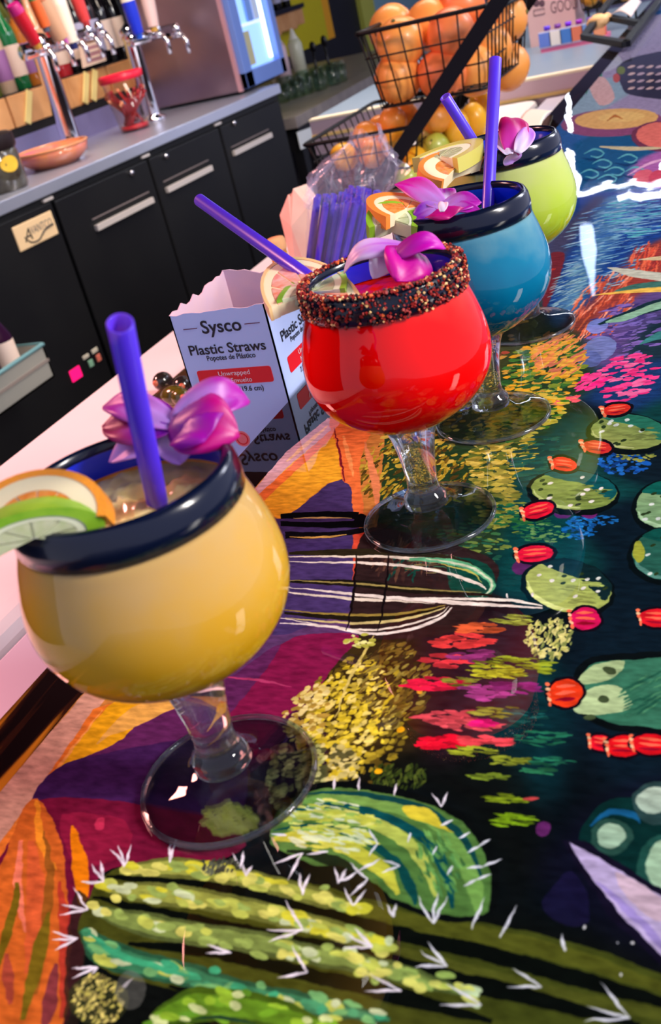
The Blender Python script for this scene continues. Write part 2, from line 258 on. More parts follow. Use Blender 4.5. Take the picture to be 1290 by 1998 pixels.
# ------------------------------------------------------------------ the mural painted on the bar top, with a goblet's cast shadow and a pale blue sheen painted in, in tenths of a millimetre on the bar (x across, y along)
# kind, red green blue, opacity, numbers: 0 rounded patch, 1 straight edged patch, 2 oval (centre, two half axes), 3 brush stroke (both edges),
# 5 blend what is painted so far, 4 field of dabs (number of colours, colours, opacity, count, seed, jitter, centre, area axes, dab axes)
MURAL = """
1 60 70 36 1 1121 4975 762 6177 859 7754 1144 9256 1285 10894 1936 7519 2129 4303 1555 4289
1 30 80 140 1 52 11449 -13 14496 -24 18122 1545 9735 1279 8647
1 48 104 176 1 -127 18213 -291 25325 270 32024 3073 26897 3366 9958 2468 9541 1956 9581 1405 9951 515 13321
1 166 160 200 1 75 22766 205 28917 2001 26905 2685 14403 1005 16248 493 17054 192 18368
0 150 186 208 1 182 17728 280 19455 677 19803 1333 18642 1027 17193 765 16333 495 16110
0 60 90 60 1 937 15223 1302 15147 1701 14688 1659 14202 1195 14438
0 24 96 150 1 848 14466 1360 14720 2128 13646 2505 11921 2286 11401 1665 11619 1331 12012
0 176 110 190 1 1828 12546 1991 13198 2406 13187 2540 11472 1983 11730
0 20 66 146 1 1207 11326 1400 11691 2345 11329 2877 10898 2962 9351 2483 9384 2185 8578 2046 7825 1853 7537 1573 8563
0 96 160 196 0.7 1801 8001 1756 9348 1707 11328 2060 11074 2006 9563 1987 8193 1895 7528
0 64 70 104 1 1322 9983 1438 10638 1575 11476 1708 11246 1621 9868 1651 8160
0 150 64 52 1 1915 7417 2051 8056 2176 8646 2344 9436 2936 9823 3028 8142 2387 7968 2141 7474 2051 7085
0 92 76 140 1 2129 7070 2213 7784 2592 8268 3022 8263 3116 6539 2722 6602 2279 6584
0 24 50 64 1 2512 7241 2661 7568 3047 7796 3116 6539 2528 6810
0 22 58 112 1 2179 6343 2301 6669 2738 6774 3107 6710 3150 5919 2534 5985
0 34 62 34 1 1624 6417 1670 7057 1790 7443 2078 7383 2328 6491 2235 6018 2145 5451 2066 4950 2090 4351 1919 4248 1298 4669 934 5385 1041 5823 1515 5708
0 10 66 66 1 2056 5133 2137 5659 2303 6010 2500 5769 2804 6105 3134 6217 3216 4711 2727 4179 2526 3909 2207 3979 2126 4558
0 8 26 38 1 2505 4611 2690 4823 2919 4928 3199 5031 3329 2643 3013 2690 2738 3099 2642 3793 2721 4224
0 8 22 34 0.9 2530 5559 2853 5601 3172 5511 3205 4921 2651 5109
0 8 54 60 1 2257 3768 2508 3627 2728 3160 2759 2650 2521 2666 2303 2861 2208 3377
0 6 40 48 0.8 2476 3230 2707 3158 2759 2650 2533 2615
0 60 46 18 0.9 1493 3508 1741 3576 2047 3513 2209 3035 2144 2664 1846 2507 1666 2713
0 10 14 12 0.9 1868 2682 2056 2797 2337 2896 2563 2838 2759 2452 2727 2096 2611 2287 2338 2584 1995 2586
0 44 24 36 0.8 1925 3663 2257 3768 2508 3627 2461 3296 2360 2810 2158 2902
0 10 14 12 1 1109 1771 1063 1978 1144 2082 1342 2156 1663 2162 1983 2172 2317 2132 2629 2138 2905 2131 3198 2076 3503 2018 3508 1753 1419 1245 1370 1432 1522 1523 1257 1626
0 14 14 34 0.8 2768 2316 2839 2514 2941 2679 3126 2810 3488 2915 3502 2104 3201 2040 2985 2147
5
1 196 130 60 1 223 2253 353 3001 337 5097 505 6205 739 6722 1344 4727 1612 3558 1245 2850 888 2357 518 1903
1 90 60 110 1 506 3608 397 4375 727 4732 1073 5105 1639 3560 1360 3297 1153 2978 751 2788
4 4 190 170 60 120 130 50 60 90 40 210 190 80 1 285 201 24 1289 6120 214 544 475 -803 35 11 10 -27
4 4 170 80 60 120 60 50 190 150 70 60 90 60 1 152 202 24 1270 7894 334 -433 22 -930 42 11 11 -36
3 70 160 130 1 81 19098 217 18506 329 17815 88 19128 260 18504 345 17791
3 70 160 130 1 82 19583 229 18910 351 18139 89 19612 273 18903 368 18115
3 70 160 130 1 82 20090 242 19328 375 18473 91 20116 288 19318 391 18449
3 70 160 130 1 83 20619 255 19762 399 18817 92 20644 302 19747 415 18793
3 70 160 130 1 84 21173 269 20212 423 19171 94 21195 317 20194 440 19147
3 70 160 130 1 85 21752 283 20679 449 19537 95 21773 333 20657 466 19512
3 30 50 110 1 274 17824 325 19301 341 20934 243 17921 234 19611 319 21018
0 58 60 84 1 563 20999 876 21929 1772 21319 2125 16799 1255 17564 909 18831
3 226 200 200 1 804 20581 885 20507 931 20659 788 20677 834 20831 916 20756
3 206 186 206 1 992 20372 1072 20301 1118 20449 978 20467 1024 20618 1104 20545
3 226 200 200 1 1176 20170 1253 20100 1300 20246 1162 20262 1209 20410 1287 20339
3 206 186 206 1 1355 19972 1430 19904 1478 20047 1342 20063 1389 20207 1465 20138
3 226 200 200 1 910 19726 988 19660 1033 19801 895 19816 940 19959 1019 19891
3 206 186 206 1 1090 19537 1166 19472 1211 19610 1076 19624 1121 19765 1198 19698
3 226 200 200 1 1265 19352 1339 19289 1385 19425 1252 19438 1298 19575 1373 19511
3 206 186 206 1 1436 19171 1509 19110 1555 19243 1424 19255 1470 19391 1543 19328
3 226 200 200 1 1008 18935 1082 18875 1126 19007 994 19018 1038 19152 1113 19090
3 206 186 206 1 1180 18762 1253 18703 1297 18833 1167 18843 1211 18974 1285 18914
3 226 200 200 1 1348 18593 1419 18535 1464 18663 1336 18672 1380 18801 1452 18743
3 206 186 206 1 1512 18428 1582 18372 1626 18497 1501 18506 1546 18633 1616 18575
3 226 200 200 1 1099 18200 1171 18145 1213 18269 1086 18277 1129 18403 1201 18346
3 206 186 206 1 1264 18041 1334 17988 1377 18110 1252 18117 1295 18240 1365 18185
3 226 200 200 1 1425 17887 1494 17834 1537 17954 1414 17961 1457 18082 1526 18028
3 206 186 206 1 1583 17735 1650 17684 1693 17802 1572 17808 1616 17927 1683 17875
2 120 140 60 1 698 20464 85 -93 65 -504
2 200 90 80 1 723 19653 72 -74 70 -527
0 226 190 190 1 280 19455 445 20045 964 17663 790 17199
0 190 196 220 1 -60 22296 88 23406 586 21550 377 20649
3 236 150 140 1 156 22093 280 22079 316 22525 117 22290 150 22745 278 22729
2 146 84 130 1 1161 15660 784 -433 157 -1060
2 238 196 120 1 1205 15870 647 -367 115 -801
2 246 212 130 1 1287 15910 361 -206 56 -401
3 196 120 50 1 1116 15743 1194 15968 1333 15708 1103 15797 1162 16174 1330 15759
2 120 60 90 1 2014 14185 411 -297 94 -959
2 238 130 118 1 2008 14249 344 -250 79 -804
3 100 196 210 1 1100 13762 1208 13909 1353 13644 1320 13488 1201 13614 1092 13794 1190 14021 1369 13678 1340 13384 1204 13583
3 16 66 120 1 1109 13528 1308 13251 1414 13390 1104 13572 1284 13398 1405 13434
3 100 196 210 1 1300 13100 1404 13237 1539 12997 1505 12853 1394 12966 1293 13129 1388 13339 1554 13028 1523 12758 1397 12938
3 16 66 120 1 1306 12886 1491 12635 1594 12765 1301 12926 1470 12770 1586 12806
3 100 196 210 1 1528 12589 1629 12718 1755 12498 1721 12363 1616 12466 1522 12616 1615 12813 1769 12527 1737 12275 1618 12441
3 16 66 120 1 1531 12391 1704 12160 1804 12283 1527 12428 1686 12285 1797 12320
3 100 196 210 1 1216 12648 1317 12779 1451 12554 1418 12418 1309 12523 1209 12675 1301 12876 1465 12584 1437 12327 1312 12496
3 16 66 120 1 1223 12446 1406 12210 1506 12335 1218 12483 1385 12337 1497 12373
3 100 196 210 1 1600 13174 1705 13310 1833 13071 1797 12927 1690 13040 1593 13203 1691 13413 1848 13102 1814 12831 1692 13012
3 16 66 120 1 1602 12960 1779 12709 1883 12838 1598 13000 1761 12843 1876 12879
3 100 196 210 1 1488 12258 1586 12382 1710 12173 1677 12043 1574 12141 1481 12283 1573 12473 1725 12200 1693 11958 1577 12116
3 16 66 120 1 1491 12067 1662 11847 1759 11966 1487 12103 1644 11967 1752 12002
3 100 196 210 1 1784 12441 1885 12567 2003 12353 1968 12222 1868 12322 1778 12467 1873 12659 2018 12381 1982 12136 1870 12296
3 16 66 120 1 1784 12247 1949 12023 2048 12144 1780 12283 1933 12145 2041 12180
3 214 214 170 1 1254 14037 1706 13545 2153 13378 1244 14114 1677 13786 2146 13447
3 236 190 236 1 1839 12241 2054 12644 2430 12896 1830 12276 2031 12774 2425 12936
2 228 110 130 1 2025 12082 103 112 64 -334
2 214 80 110 1 2202 11982 93 100 59 -327
0 112 40 52 1 1422 9389 1580 9532 1649 9090 1693 8399 1675 8033
3 196 60 50 1 1511 8982 1562 8984 1599 9039 1505 9004 1541 9059 1593 9061
4 4 120 190 220 90 150 200 160 210 230 40 100 180 1 285 5 12 1932 9748 394 -715 -40 -1243 64 23 3 -15
4 3 130 190 226 30 90 180 90 200 210 1 209 6 14 2126 10516 316 -142 90 -764 85 -6 2 -15
4 2 150 200 214 110 170 190 1 114 7 12 1808 8495 156 -209 9 -591 39 38 3 -11
4 4 226 116 80 244 170 140 190 80 56 206 96 60 1 114 8 14 2179 8022 219 -436 -97 -607 15 143 8 -14
4 3 226 90 60 150 50 50 240 120 80 1 76 9 18 2408 9048 158 -55 47 -441 11 142 8 -16
4 3 120 100 180 70 60 130 130 110 196 1 114 10 30 2417 7414 270 -59 67 -534 43 25 5 -23
2 132 146 226 1 2199 7504 71 64 41 -149
2 112 136 200 0.9 2282 7042 104 92 64 -229
2 88 110 180 0.8 2236 6861 90 -15 24 -153
0 196 214 196 1 2072 8923 2259 8834 2557 8632 3015 8387 3026 8190 2577 8421 2284 8639
0 210 206 160 1 2342 9057 2513 9082 2983 8972 2992 8806 2524 8966
0 60 120 110 1 2229 8249 2335 8392 2577 8421 3015 8387 3030 8118 2592 8268
0 236 204 90 1 2043 8215 2308 8276 2592 8268 3026 8190 3036 8001 2605 8144 2318 8200
0 20 50 60 1 2211 7522 2407 7804 2619 7999 3028 8142 3038 7966
0 154 204 172 1 2242 7579 2450 7771 2626 7929 3028 8142 3047 7796 2641 7767 2398 7565
0 60 140 140 1 2561 7065 2687 7304 3059 7578 3081 7171 2703 7133
4 3 240 70 150 226 50 130 236 110 170 1 87 11 14 2549 6501 160 191 109 -362 41 13 5 -25
4 2 250 40 140 240 70 150 1 30 12 16 2300 6452 92 -13 21 -138 36 43 9 -26
4 2 246 90 110 230 150 90 1 26 13 30 2138 6185 140 -17 15 -82 42 9 5 -21
4 6 216 186 50 226 170 40 60 120 50 120 150 50 200 160 60 40 90 44 1 361 14 21 1929 6728 178 417 223 -486 40 4 7 -31
4 3 230 150 80 200 120 90 226 180 70 1 114 15 21 1991 6999 196 -35 72 -400 32 56 9 -23
4 4 220 196 60 206 190 70 230 180 40 60 120 40 1 209 16 19 1974 5968 199 240 118 -291 34 2 5 -23
4 4 196 180 60 150 140 50 214 200 90 90 110 40 1 228 17 19 1933 5397 179 150 130 -324 32 3 6 -22
4 3 180 176 70 110 120 46 150 150 60 1 152 18 19 1988 4893 153 -3 85 -355 31 -1 5 -19
4 4 170 150 40 120 100 30 196 176 60 80 64 24 1 323 19 36 1380 5226 383 -17 150 -474 11 36 10 -13
4 3 60 120 70 30 90 70 110 140 60 1 114 20 30 1993 4400 199 3 53 -204 27 0 3 -13
4 3 14 80 76 30 96 80 10 58 64 1 95 21 9 2203 5316 188 -10 64 -327 52 5 4 -19
4 3 40 110 60 130 150 60 20 90 70 1 76 22 30 2188 4665 172 -1 35 -163 31 4 3 -12
4 3 20 90 180 30 110 200 14 60 130 1 114 23 30 2674 5260 145 -7 18 -137 17 -1 2 -16
4 3 20 110 190 40 140 220 16 80 150 1 95 24 30 2540 4559 91 0 18 -113 15 0 2 -11
4 2 20 100 180 30 120 200 1 34 25 30 2649 4637 80 0 8 -52 15 0 1 -9
4 3 50 130 80 110 160 90 40 100 70 1 76 26 30 2360 4507 137 1 18 -92 16 0 2 -9
4 2 150 160 70 110 130 60 1 41 27 30 2735 5350 116 -7 7 -63 17 -1 2 -14
2 120 40 120 1 2572 4700 44 0 7 -48
2 90 40 110 1 2428 4707 50 0 10 -54
2 100 30 100 0.8 2317 4188 47 37 29 -69
2 4 14 16 1 2648 5652 255 -60 27 -283
2 140 160 84 1 2652 5672 231 -55 22 -236
0 40 120 96 1 2467 5889 2582 5923 2749 5860 2868 5689 2860 5544 2777 5642 2690 5744 2570 5809
4 2 140 160 84 112 128 67 1 41 31 9 2734 5630 89 -7 13 -116 37 0 1 -10
3 190 210 134 1 2434 5697 2489 5569 2603 5468 2716 5451 2437 5704 2493 5599 2603 5503 2715 5461
2 226 236 226 1 2597 5519 15 8 5 -18
2 226 236 226 1 2534 5827 15 9 5 -20
2 226 236 226 1 2497 5687 15 9 5 -19
2 40 60 30 1 2496 5746 15 9 5 -20
2 226 236 226 1 2727 5674 15 8 4 -19
2 40 60 30 1 2469 5822 16 9 5 -20
2 226 236 226 1 2627 5832 15 9 5 -20
2 40 60 30 1 2600 5523 15 8 5 -18
2 226 236 226 1 2569 5770 15 9 5 -20
2 40 60 30 1 2639 5555 15 8 5 -18
2 226 236 226 1 2659 5748 15 9 5 -19
2 40 60 30 1 2618 5508 15 8 5 -18
2 226 236 226 1 2528 5790 15 9 5 -20
2 40 60 30 1 2734 5688 15 9 4 -19
2 4 14 16 1 2437 4946 270 -44 35 -260
2 126 156 74 1 2440 4964 247 -41 30 -221
0 10 86 90 1 2237 5159 2358 5196 2538 5145 2670 4990 2665 4854 2574 4942 2479 5033 2349 5089
4 2 126 156 74 100 124 59 1 41 32 9 2528 4928 95 -2 17 -109 40 2 2 -9
3 176 206 124 1 2207 4977 2269 4859 2394 4769 2514 4759 2210 4983 2273 4888 2392 4802 2513 4769
2 226 236 226 1 2596 4975 14 8 4 -16
2 40 60 30 1 2495 4801 14 8 4 -15
2 226 236 226 1 2563 4835 14 8 4 -15
2 226 236 226 1 2502 4916 14 8 5 -16
2 40 60 30 1 2271 5039 14 8 5 -16
2 226 236 226 1 2518 4965 14 8 5 -16
2 40 60 30 1 2483 4884 14 8 5 -15
2 226 236 226 1 2470 5106 14 8 5 -16
2 40 60 30 1 2490 4863 14 8 5 -15
2 40 60 30 1 2617 4942 14 8 4 -15
2 226 236 226 1 2455 4793 14 8 5 -15
2 40 60 30 1 2321 4908 14 8 5 -16
2 226 236 226 1 2325 4874 14 8 5 -16
2 40 60 30 1 2256 4977 14 8 5 -16
2 226 236 226 1 2301 5047 14 8 5 -16
2 40 60 30 1 2244 5081 14 8 5 -17
2 4 14 16 1 2570 4018 239 -60 18 -243
2 164 190 96 1 2573 4031 219 -55 16 -214
0 12 40 44 1 2400 4232 2511 4261 2670 4199 2779 4041 2768 3911 2691 4001 2611 4095 2497 4158
4 2 164 190 96 131 152 76 1 41 33 9 2650 3991 83 4 17 -106 36 -3 1 -9
3 214 240 146 1 2363 4059 2412 3943 2521 3848 2629 3831 2368 4064 2421 3967 2522 3879 2628 3840
2 226 236 226 1 2488 4064 12 7 4 -12
2 40 60 30 1 2545 4112 12 7 4 -12
2 226 236 226 1 2714 4093 12 7 3 -12
2 226 236 226 1 2650 4011 12 7 4 -11
2 40 60 30 1 2752 4015 12 7 3 -11
2 226 236 226 1 2420 4114 12 7 4 -12
2 226 236 226 1 2723 3990 12 7 3 -11
2 40 60 30 1 2546 4049 12 7 4 -12
2 226 236 226 1 2660 4086 12 7 4 -12
2 40 60 30 1 2622 4131 12 7 4 -12
2 226 236 226 1 2459 4195 12 7 4 -12
2 226 236 226 1 2625 3942 12 7 4 -11
2 226 236 226 1 2590 4077 12 7 4 -12
2 40 60 30 1 2518 4180 12 7 4 -12
2 4 14 16 1 2954 4781 167 60 50 -278
2 130 170 120 1 2958 4797 148 53 43 -242
0 10 96 84 1 2818 4938 2883 5032 2994 5050 3091 4923 3104 4761 3039 4826 2972 4894 2890 4904
4 2 130 170 120 104 136 96 1 41 34 9 3013 4792 62 -1 10 -122 24 15 2 -10
3 180 220 170 1 2822 4720 2868 4612 2952 4558 3025 4592 2826 4727 2875 4643 2951 4594 3023 4603
2 226 236 226 1 2870 4649 13 7 3 -14
2 40 60 30 1 2873 4708 13 7 3 -14
2 40 60 30 1 2931 4881 13 7 3 -15
2 226 236 226 1 2882 4798 13 7 3 -15
2 40 60 30 1 2854 4695 13 7 3 -14
2 226 236 226 1 3065 4786 13 7 3 -14
2 40 60 30 1 3063 4702 13 7 3 -14
2 226 236 226 1 2932 4650 13 7 3 -14
2 40 60 30 1 2885 4912 13 8 3 -15
2 226 236 226 1 3018 4823 13 7 3 -14
2 40 60 30 1 2973 4842 13 7 3 -15
2 40 60 30 1 3050 4963 13 8 3 -15
2 4 14 16 1 3003 4309 187 5 24 -260
2 40 100 84 1 3007 4323 168 4 21 -229
0 14 86 76 1 2869 4491 2950 4556 3073 4537 3164 4395 3161 4248 3098 4325 3033 4405 2944 4439
4 2 40 100 84 32 80 67 1 41 35 9 3067 4302 66 2 9 -113 27 6 1 -10
3 90 150 134 1 2849 4294 2889 4182 2975 4110 3058 4120 2854 4299 2899 4209 2977 4143 3057 4130
2 226 236 226 1 2997 4386 12 7 3 -13
2 40 60 30 1 2931 4396 12 7 3 -13
2 226 236 226 1 3095 4459 12 7 3 -13
2 40 60 30 1 3045 4398 12 7 3 -13
2 226 236 226 1 3072 4256 12 7 3 -12
2 40 60 30 1 3087 4484 12 7 3 -13
2 226 236 226 1 3125 4422 12 7 3 -13
2 40 60 30 1 2977 4147 12 7 3 -12
2 226 236 226 1 2944 4146 12 7 3 -12
2 40 60 30 1 3078 4419 12 7 3 -13
2 226 236 226 1 2915 4310 12 7 3 -12
2 40 60 30 1 2970 4473 12 7 3 -13
2 170 176 60 1 2869 4339 29 1 12 -102
0 6 14 16 1 2711 3255 2742 3463 2907 3530 3280 3546 3305 3080 2988 3040 2799 3106
0 50 116 90 1 2742 3252 2769 3430 2912 3485 3282 3512 3303 3132 3003 3077 2815 3133
0 160 196 140 1 2730 3324 2790 3439 2913 3478 2885 3373 2787 3313
0 170 206 150 1 2747 3147 2774 3262 2860 3320 2942 3280 2974 3189 2895 3142 2817 3124
4 3 30 90 70 70 140 100 44 110 84 1 45 36 9 3019 3288 100 11 14 -127 33 38 3 -6
2 60 80 50 1 2859 3223 24 3 3 -22
2 60 80 50 1 2819 3109 24 3 3 -18
2 60 80 50 1 2858 3411 30 -13 -2 -19
2 14 8 20 1 2542 5992 104 24 23 -121
2 226 50 36 1 2542 5992 86 20 16 -83
3 250 110 80 1 2488 6018 2540 6022 2589 6042 2487 6025 2536 6046 2588 6049
3 250 110 80 1 2491 5976 2544 5980 2594 6000 2490 5983 2540 6004 2593 6007
3 150 10 40 1 2494 5939 2548 5943 2599 5963 2493 5946 2544 5966 2598 5970
2 250 120 80 1 2442 6033 17 -2 4 -25
2 240 200 150 1 2451 6003 17 -15 0 -23
2 250 120 80 1 2460 5973 16 -26 -4 -18
2 240 200 150 1 2470 5943 13 -34 -7 -11
2 250 120 80 1 2479 5914 8 -37 -10 -3
2 14 8 20 1 2496 5481 113 -33 12 -119
2 206 50 44 1 2496 5481 94 -27 9 -86
3 250 110 80 1 2430 5538 2490 5513 2547 5505 2430 5546 2487 5537 2546 5512
3 250 110 80 1 2439 5494 2497 5469 2553 5461 2439 5501 2495 5493 2552 5469
3 150 10 40 1 2447 5455 2504 5430 2558 5423 2447 5462 2502 5454 2557 5430
2 250 120 80 1 2386 5570 16 -1 4 -22
2 240 200 150 1 2396 5539 17 -13 0 -20
2 250 120 80 1 2406 5507 15 -23 -4 -16
2 240 200 150 1 2415 5476 12 -30 -7 -10
2 250 120 80 1 2425 5446 8 -33 -9 -3
2 14 8 20 1 2334 5271 102 -33 13 -120
2 236 50 40 1 2334 5271 83 -27 10 -88
3 250 110 80 1 2273 5329 2326 5303 2376 5296 2272 5337 2323 5328 2375 5303
3 250 110 80 1 2284 5283 2335 5258 2383 5251 2283 5291 2332 5283 2383 5258
3 150 10 40 1 2294 5243 2343 5219 2390 5211 2294 5250 2341 5243 2389 5219
2 250 120 80 1 2233 5361 16 -1 4 -21
2 240 200 150 1 2244 5329 17 -12 0 -19
2 250 120 80 1 2255 5297 16 -21 -3 -16
2 240 200 150 1 2265 5265 13 -28 -7 -10
2 250 120 80 1 2276 5234 8 -31 -9 -3
2 14 8 20 1 2285 4746 95 50 35 -107
2 220 20 50 1 2285 4746 80 42 26 -81
3 250 110 80 1 2235 4759 2283 4777 2327 4810 2233 4766 2276 4799 2324 4817
3 250 110 80 1 2238 4718 2289 4735 2334 4768 2236 4725 2282 4758 2332 4775
3 150 10 40 1 2241 4681 2294 4698 2342 4731 2239 4688 2287 4720 2339 4737
2 250 120 80 1 2188 4765 15 0 4 -18
2 240 200 150 1 2198 4735 16 -10 0 -17
2 250 120 80 1 2209 4706 15 -18 -3 -13
2 240 200 150 1 2219 4678 12 -24 -6 -9
2 250 120 80 1 2230 4649 8 -27 -8 -3
2 14 8 20 1 2356 4308 114 17 24 -101
2 226 20 60 1 2356 4308 98 15 18 -77
3 250 110 80 1 2291 4334 2352 4336 2408 4352 2290 4341 2347 4358 2407 4359
3 250 110 80 1 2298 4296 2359 4297 2416 4314 2296 4302 2354 4319 2414 4320
3 150 10 40 1 2304 4261 2365 4263 2422 4279 2302 4268 2360 4284 2421 4286
2 250 120 80 1 2243 4348 14 0 3 -16
2 240 200 150 1 2253 4321 15 -8 0 -15
2 250 120 80 1 2263 4294 14 -15 -3 -12
2 240 200 150 1 2272 4267 11 -21 -6 -8
2 250 120 80 1 2282 4240 7 -23 -8 -3
2 14 8 20 1 2698 3769 83 6 17 -105
2 206 20 90 1 2698 3769 69 5 14 -86
3 250 110 80 1 2650 3806 2693 3800 2733 3811 2648 3813 2689 3824 2732 3818
3 250 110 80 1 2657 3763 2700 3757 2740 3768 2656 3770 2696 3781 2739 3775
3 150 10 40 1 2663 3724 2706 3719 2746 3730 2662 3731 2702 3742 2744 3737
2 250 120 80 1 2614 3825 12 1 2 -13
2 240 200 150 1 2623 3795 12 -6 -1 -12
2 250 120 80 1 2632 3764 11 -12 -3 -10
2 240 200 150 1 2640 3735 9 -16 -5 -7
2 250 120 80 1 2649 3705 5 -19 -7 -3
2 14 8 20 1 3012 3794 93 -5 5 -88
2 220 24 40 1 3012 3794 80 -4 4 -69
3 250 110 80 1 2959 3828 3009 3819 3057 3823 2959 3834 3007 3838 3056 3829
3 250 110 80 1 2964 3794 3013 3784 3060 3788 2964 3799 3012 3803 3060 3794
3 150 10 40 1 2969 3763 3016 3753 3063 3758 2968 3768 3015 3773 3062 3763
2 250 120 80 1 2923 3847 11 1 1 -13
2 240 200 150 1 2930 3822 11 -6 -1 -12
2 250 120 80 1 2936 3798 10 -12 -3 -10
2 240 200 150 1 2942 3774 7 -16 -5 -7
2 250 120 80 1 2948 3750 4 -19 -7 -3
2 14 8 20 1 2698 3247 82 18 23 -106
2 226 60 24 1 2698 3247 70 15 20 -90
3 250 110 80 1 2650 3280 2694 3280 2733 3298 2649 3287 2688 3306 2731 3306
3 250 110 80 1 2657 3234 2701 3235 2741 3253 2655 3242 2695 3260 2739 3260
3 150 10 40 1 2662 3194 2707 3194 2747 3212 2660 3201 2701 3219 2746 3220
2 250 120 80 1 2613 3296 11 1 2 -11
2 240 200 150 1 2622 3264 11 -5 0 -10
2 250 120 80 1 2631 3232 10 -9 -3 -8
2 240 200 150 1 2640 3201 8 -13 -5 -6
2 250 120 80 1 2649 3171 5 -15 -6 -2
2 14 8 20 1 2892 2969 67 -8 1 -59
2 220 20 40 1 2892 2969 55 -7 1 -45
3 250 110 80 1 2853 2994 2888 2985 2922 2986 2853 2998 2887 2998 2922 2990
3 250 110 80 1 2859 2971 2892 2963 2925 2963 2859 2975 2892 2975 2925 2967
3 150 10 40 1 2864 2951 2896 2943 2928 2943 2864 2955 2896 2955 2928 2947
2 250 120 80 1 2828 3007 10 1 1 -9
2 240 200 150 1 2834 2991 10 -4 -1 -9
2 250 120 80 1 2839 2976 9 -8 -3 -8
2 240 200 150 1 2845 2960 7 -12 -5 -5
2 250 120 80 1 2850 2945 4 -14 -6 -2
2 14 8 20 1 2971 2962 76 10 10 -75
2 226 20 30 1 2971 2962 64 9 8 -62
3 250 110 80 1 2928 2986 2968 2985 3006 2996 2927 2991 2966 3002 3005 3001
3 250 110 80 1 2932 2955 2972 2954 3009 2965 2932 2960 2970 2971 3009 2970
3 150 10 40 1 2936 2927 2975 2926 3013 2938 2935 2932 2973 2943 3012 2943
2 250 120 80 1 2897 2997 10 1 1 -9
2 240 200 150 1 2903 2976 10 -4 -1 -9
2 250 120 80 1 2909 2954 9 -8 -3 -7
2 240 200 150 1 2915 2933 6 -11 -5 -5
2 250 120 80 1 2921 2912 4 -13 -6 -2
2 14 8 20 1 3075 2988 87 2 4 -70
2 216 16 30 1 3075 2988 75 2 3 -56
3 250 110 80 1 3025 3012 3071 3008 3117 3015 3024 3017 3071 3024 3117 3019
3 250 110 80 1 3029 2984 3075 2980 3120 2987 3029 2989 3074 2996 3119 2991
3 150 10 40 1 3033 2959 3078 2955 3122 2962 3033 2964 3077 2971 3122 2966
2 250 120 80 1 2992 3025 10 1 1 -9
2 240 200 150 1 2997 3005 10 -4 -1 -9
2 250 120 80 1 3003 2986 8 -8 -3 -7
2 240 200 150 1 3008 2966 6 -11 -5 -5
2 250 120 80 1 3013 2947 3 -13 -6 -2
1 216 172 178 1 350 4895 360 5566 471 6079 628 5940 556 5479 494 4925
1 240 178 44 1 449 4861 467 5323 573 5823 679 5775 947 5136 861 5100 810 4906 766 4659 689 4659
3 238 122 56 1 491 4855 544 5190 597 5514 643 5838 414 4933 471 5269 530 5592 581 5914
3 250 206 150 1 434 5405 495 5649 529 5941 421 5419 453 5699 517 5957
1 68 54 108 1 737 4647 813 4880 866 5086 949 5150 1093 4975 1481 3944 1535 3765 1253 3539 1172 3524 658 4647
1 60 44 100 0.7 881 4383 1293 4416 1333 4310 929 4275
0 236 122 60 1 503 6051 862 5918 936 5603 1005 5311 1142 4974 1251 4692 1200 4669 1040 5041 947 5136 762 5540
3 120 26 40 1 588 5901 799 5461 970 5108 593 5903 815 5467 975 5110
3 250 160 90 1 707 5770 853 5452 1008 5172 717 5775 884 5468 1016 5176
0 226 140 90 1 908 5680 1076 5377 1244 5035 1337 4727 1218 4972 1031 5380
1 214 80 54 1 1244 4532 1325 4521 1440 4235 1504 3992 1472 3934
0 44 30 30 1 1325 4521 1608 4501 2141 4254 2207 3979 2139 3638 1639 3560 1469 3943
4 3 60 40 36 20 70 60 90 64 50 1 76 41 30 1631 4240 176 5 49 -150 1 74 10 -7
4 3 150 140 90 60 110 80 100 90 60 1 49 42 7 1848 4197 170 5 28 -97 44 -1 2 -7
0 14 70 56 1 1919 4248 2125 4206 2212 4024 2187 3899 1997 3969
3 8 8 10 1 721 4653 963 4670 1238 4652 692 4714 933 4742 1210 4734
3 206 190 110 1 800 4662 1002 4660 1190 4660 798 4668 993 4680 1187 4666
3 8 8 10 1 755 4573 1077 4555 1338 4560 732 4626 1051 4621 1308 4640
3 12 10 14 1 846 4433 1123 4443 1332 4507 810 4512 1095 4507 1310 4557
3 196 160 80 1 867 4446 1090 4440 1232 4478 864 4453 1080 4465 1229 4485
3 8 8 10 1 1220 4618 1284 4583 1310 4640 1201 4663 1228 4716 1295 4674
3 40 36 20 1 941 4262 1353 4255 1687 4245 1989 4178 2172 4059 930 4288 1324 4335 1667 4320 1983 4245 2173 4076
3 230 230 210 1 951 4239 1359 4241 1661 4239 1901 4206 2085 4144 948 4247 1349 4266 1654 4264 1897 4230 2085 4151
3 236 236 220 1 974 4188 1380 4181 1686 4160 1931 4100 2115 4015 2180 3974 971 4194 1372 4204 1680 4185 1927 4127 2115 4042 2181 3982
3 90 180 130 1 1693 4232 1962 4181 2134 4081 2194 4000 2178 3928 1687 4252 1954 4240 2140 4124 2219 4002 2184 3921
3 200 226 190 1 1778 4241 2022 4172 2170 4060 2196 3982 2170 3913 1776 4248 2020 4194 2175 4075 2208 3975 2172 3909
3 190 196 90 1 1877 4195 2063 4119 2139 4037 1876 4201 2063 4136 2140 4040
3 26 22 16 1 1054 3991 1459 3968 1787 3930 2221 3919 1045 4011 1438 4030 1772 3987 2218 3935
3 150 144 80 1 1053 4008 1451 3990 1779 3958 2162 3948 1050 4014 1445 4008 1774 3976 2161 3953
3 238 238 226 1 1082 3941 1458 3893 1696 3867 2084 3842 2490 3835 1080 3947 1450 3917 1688 3896 2076 3875 2489 3846
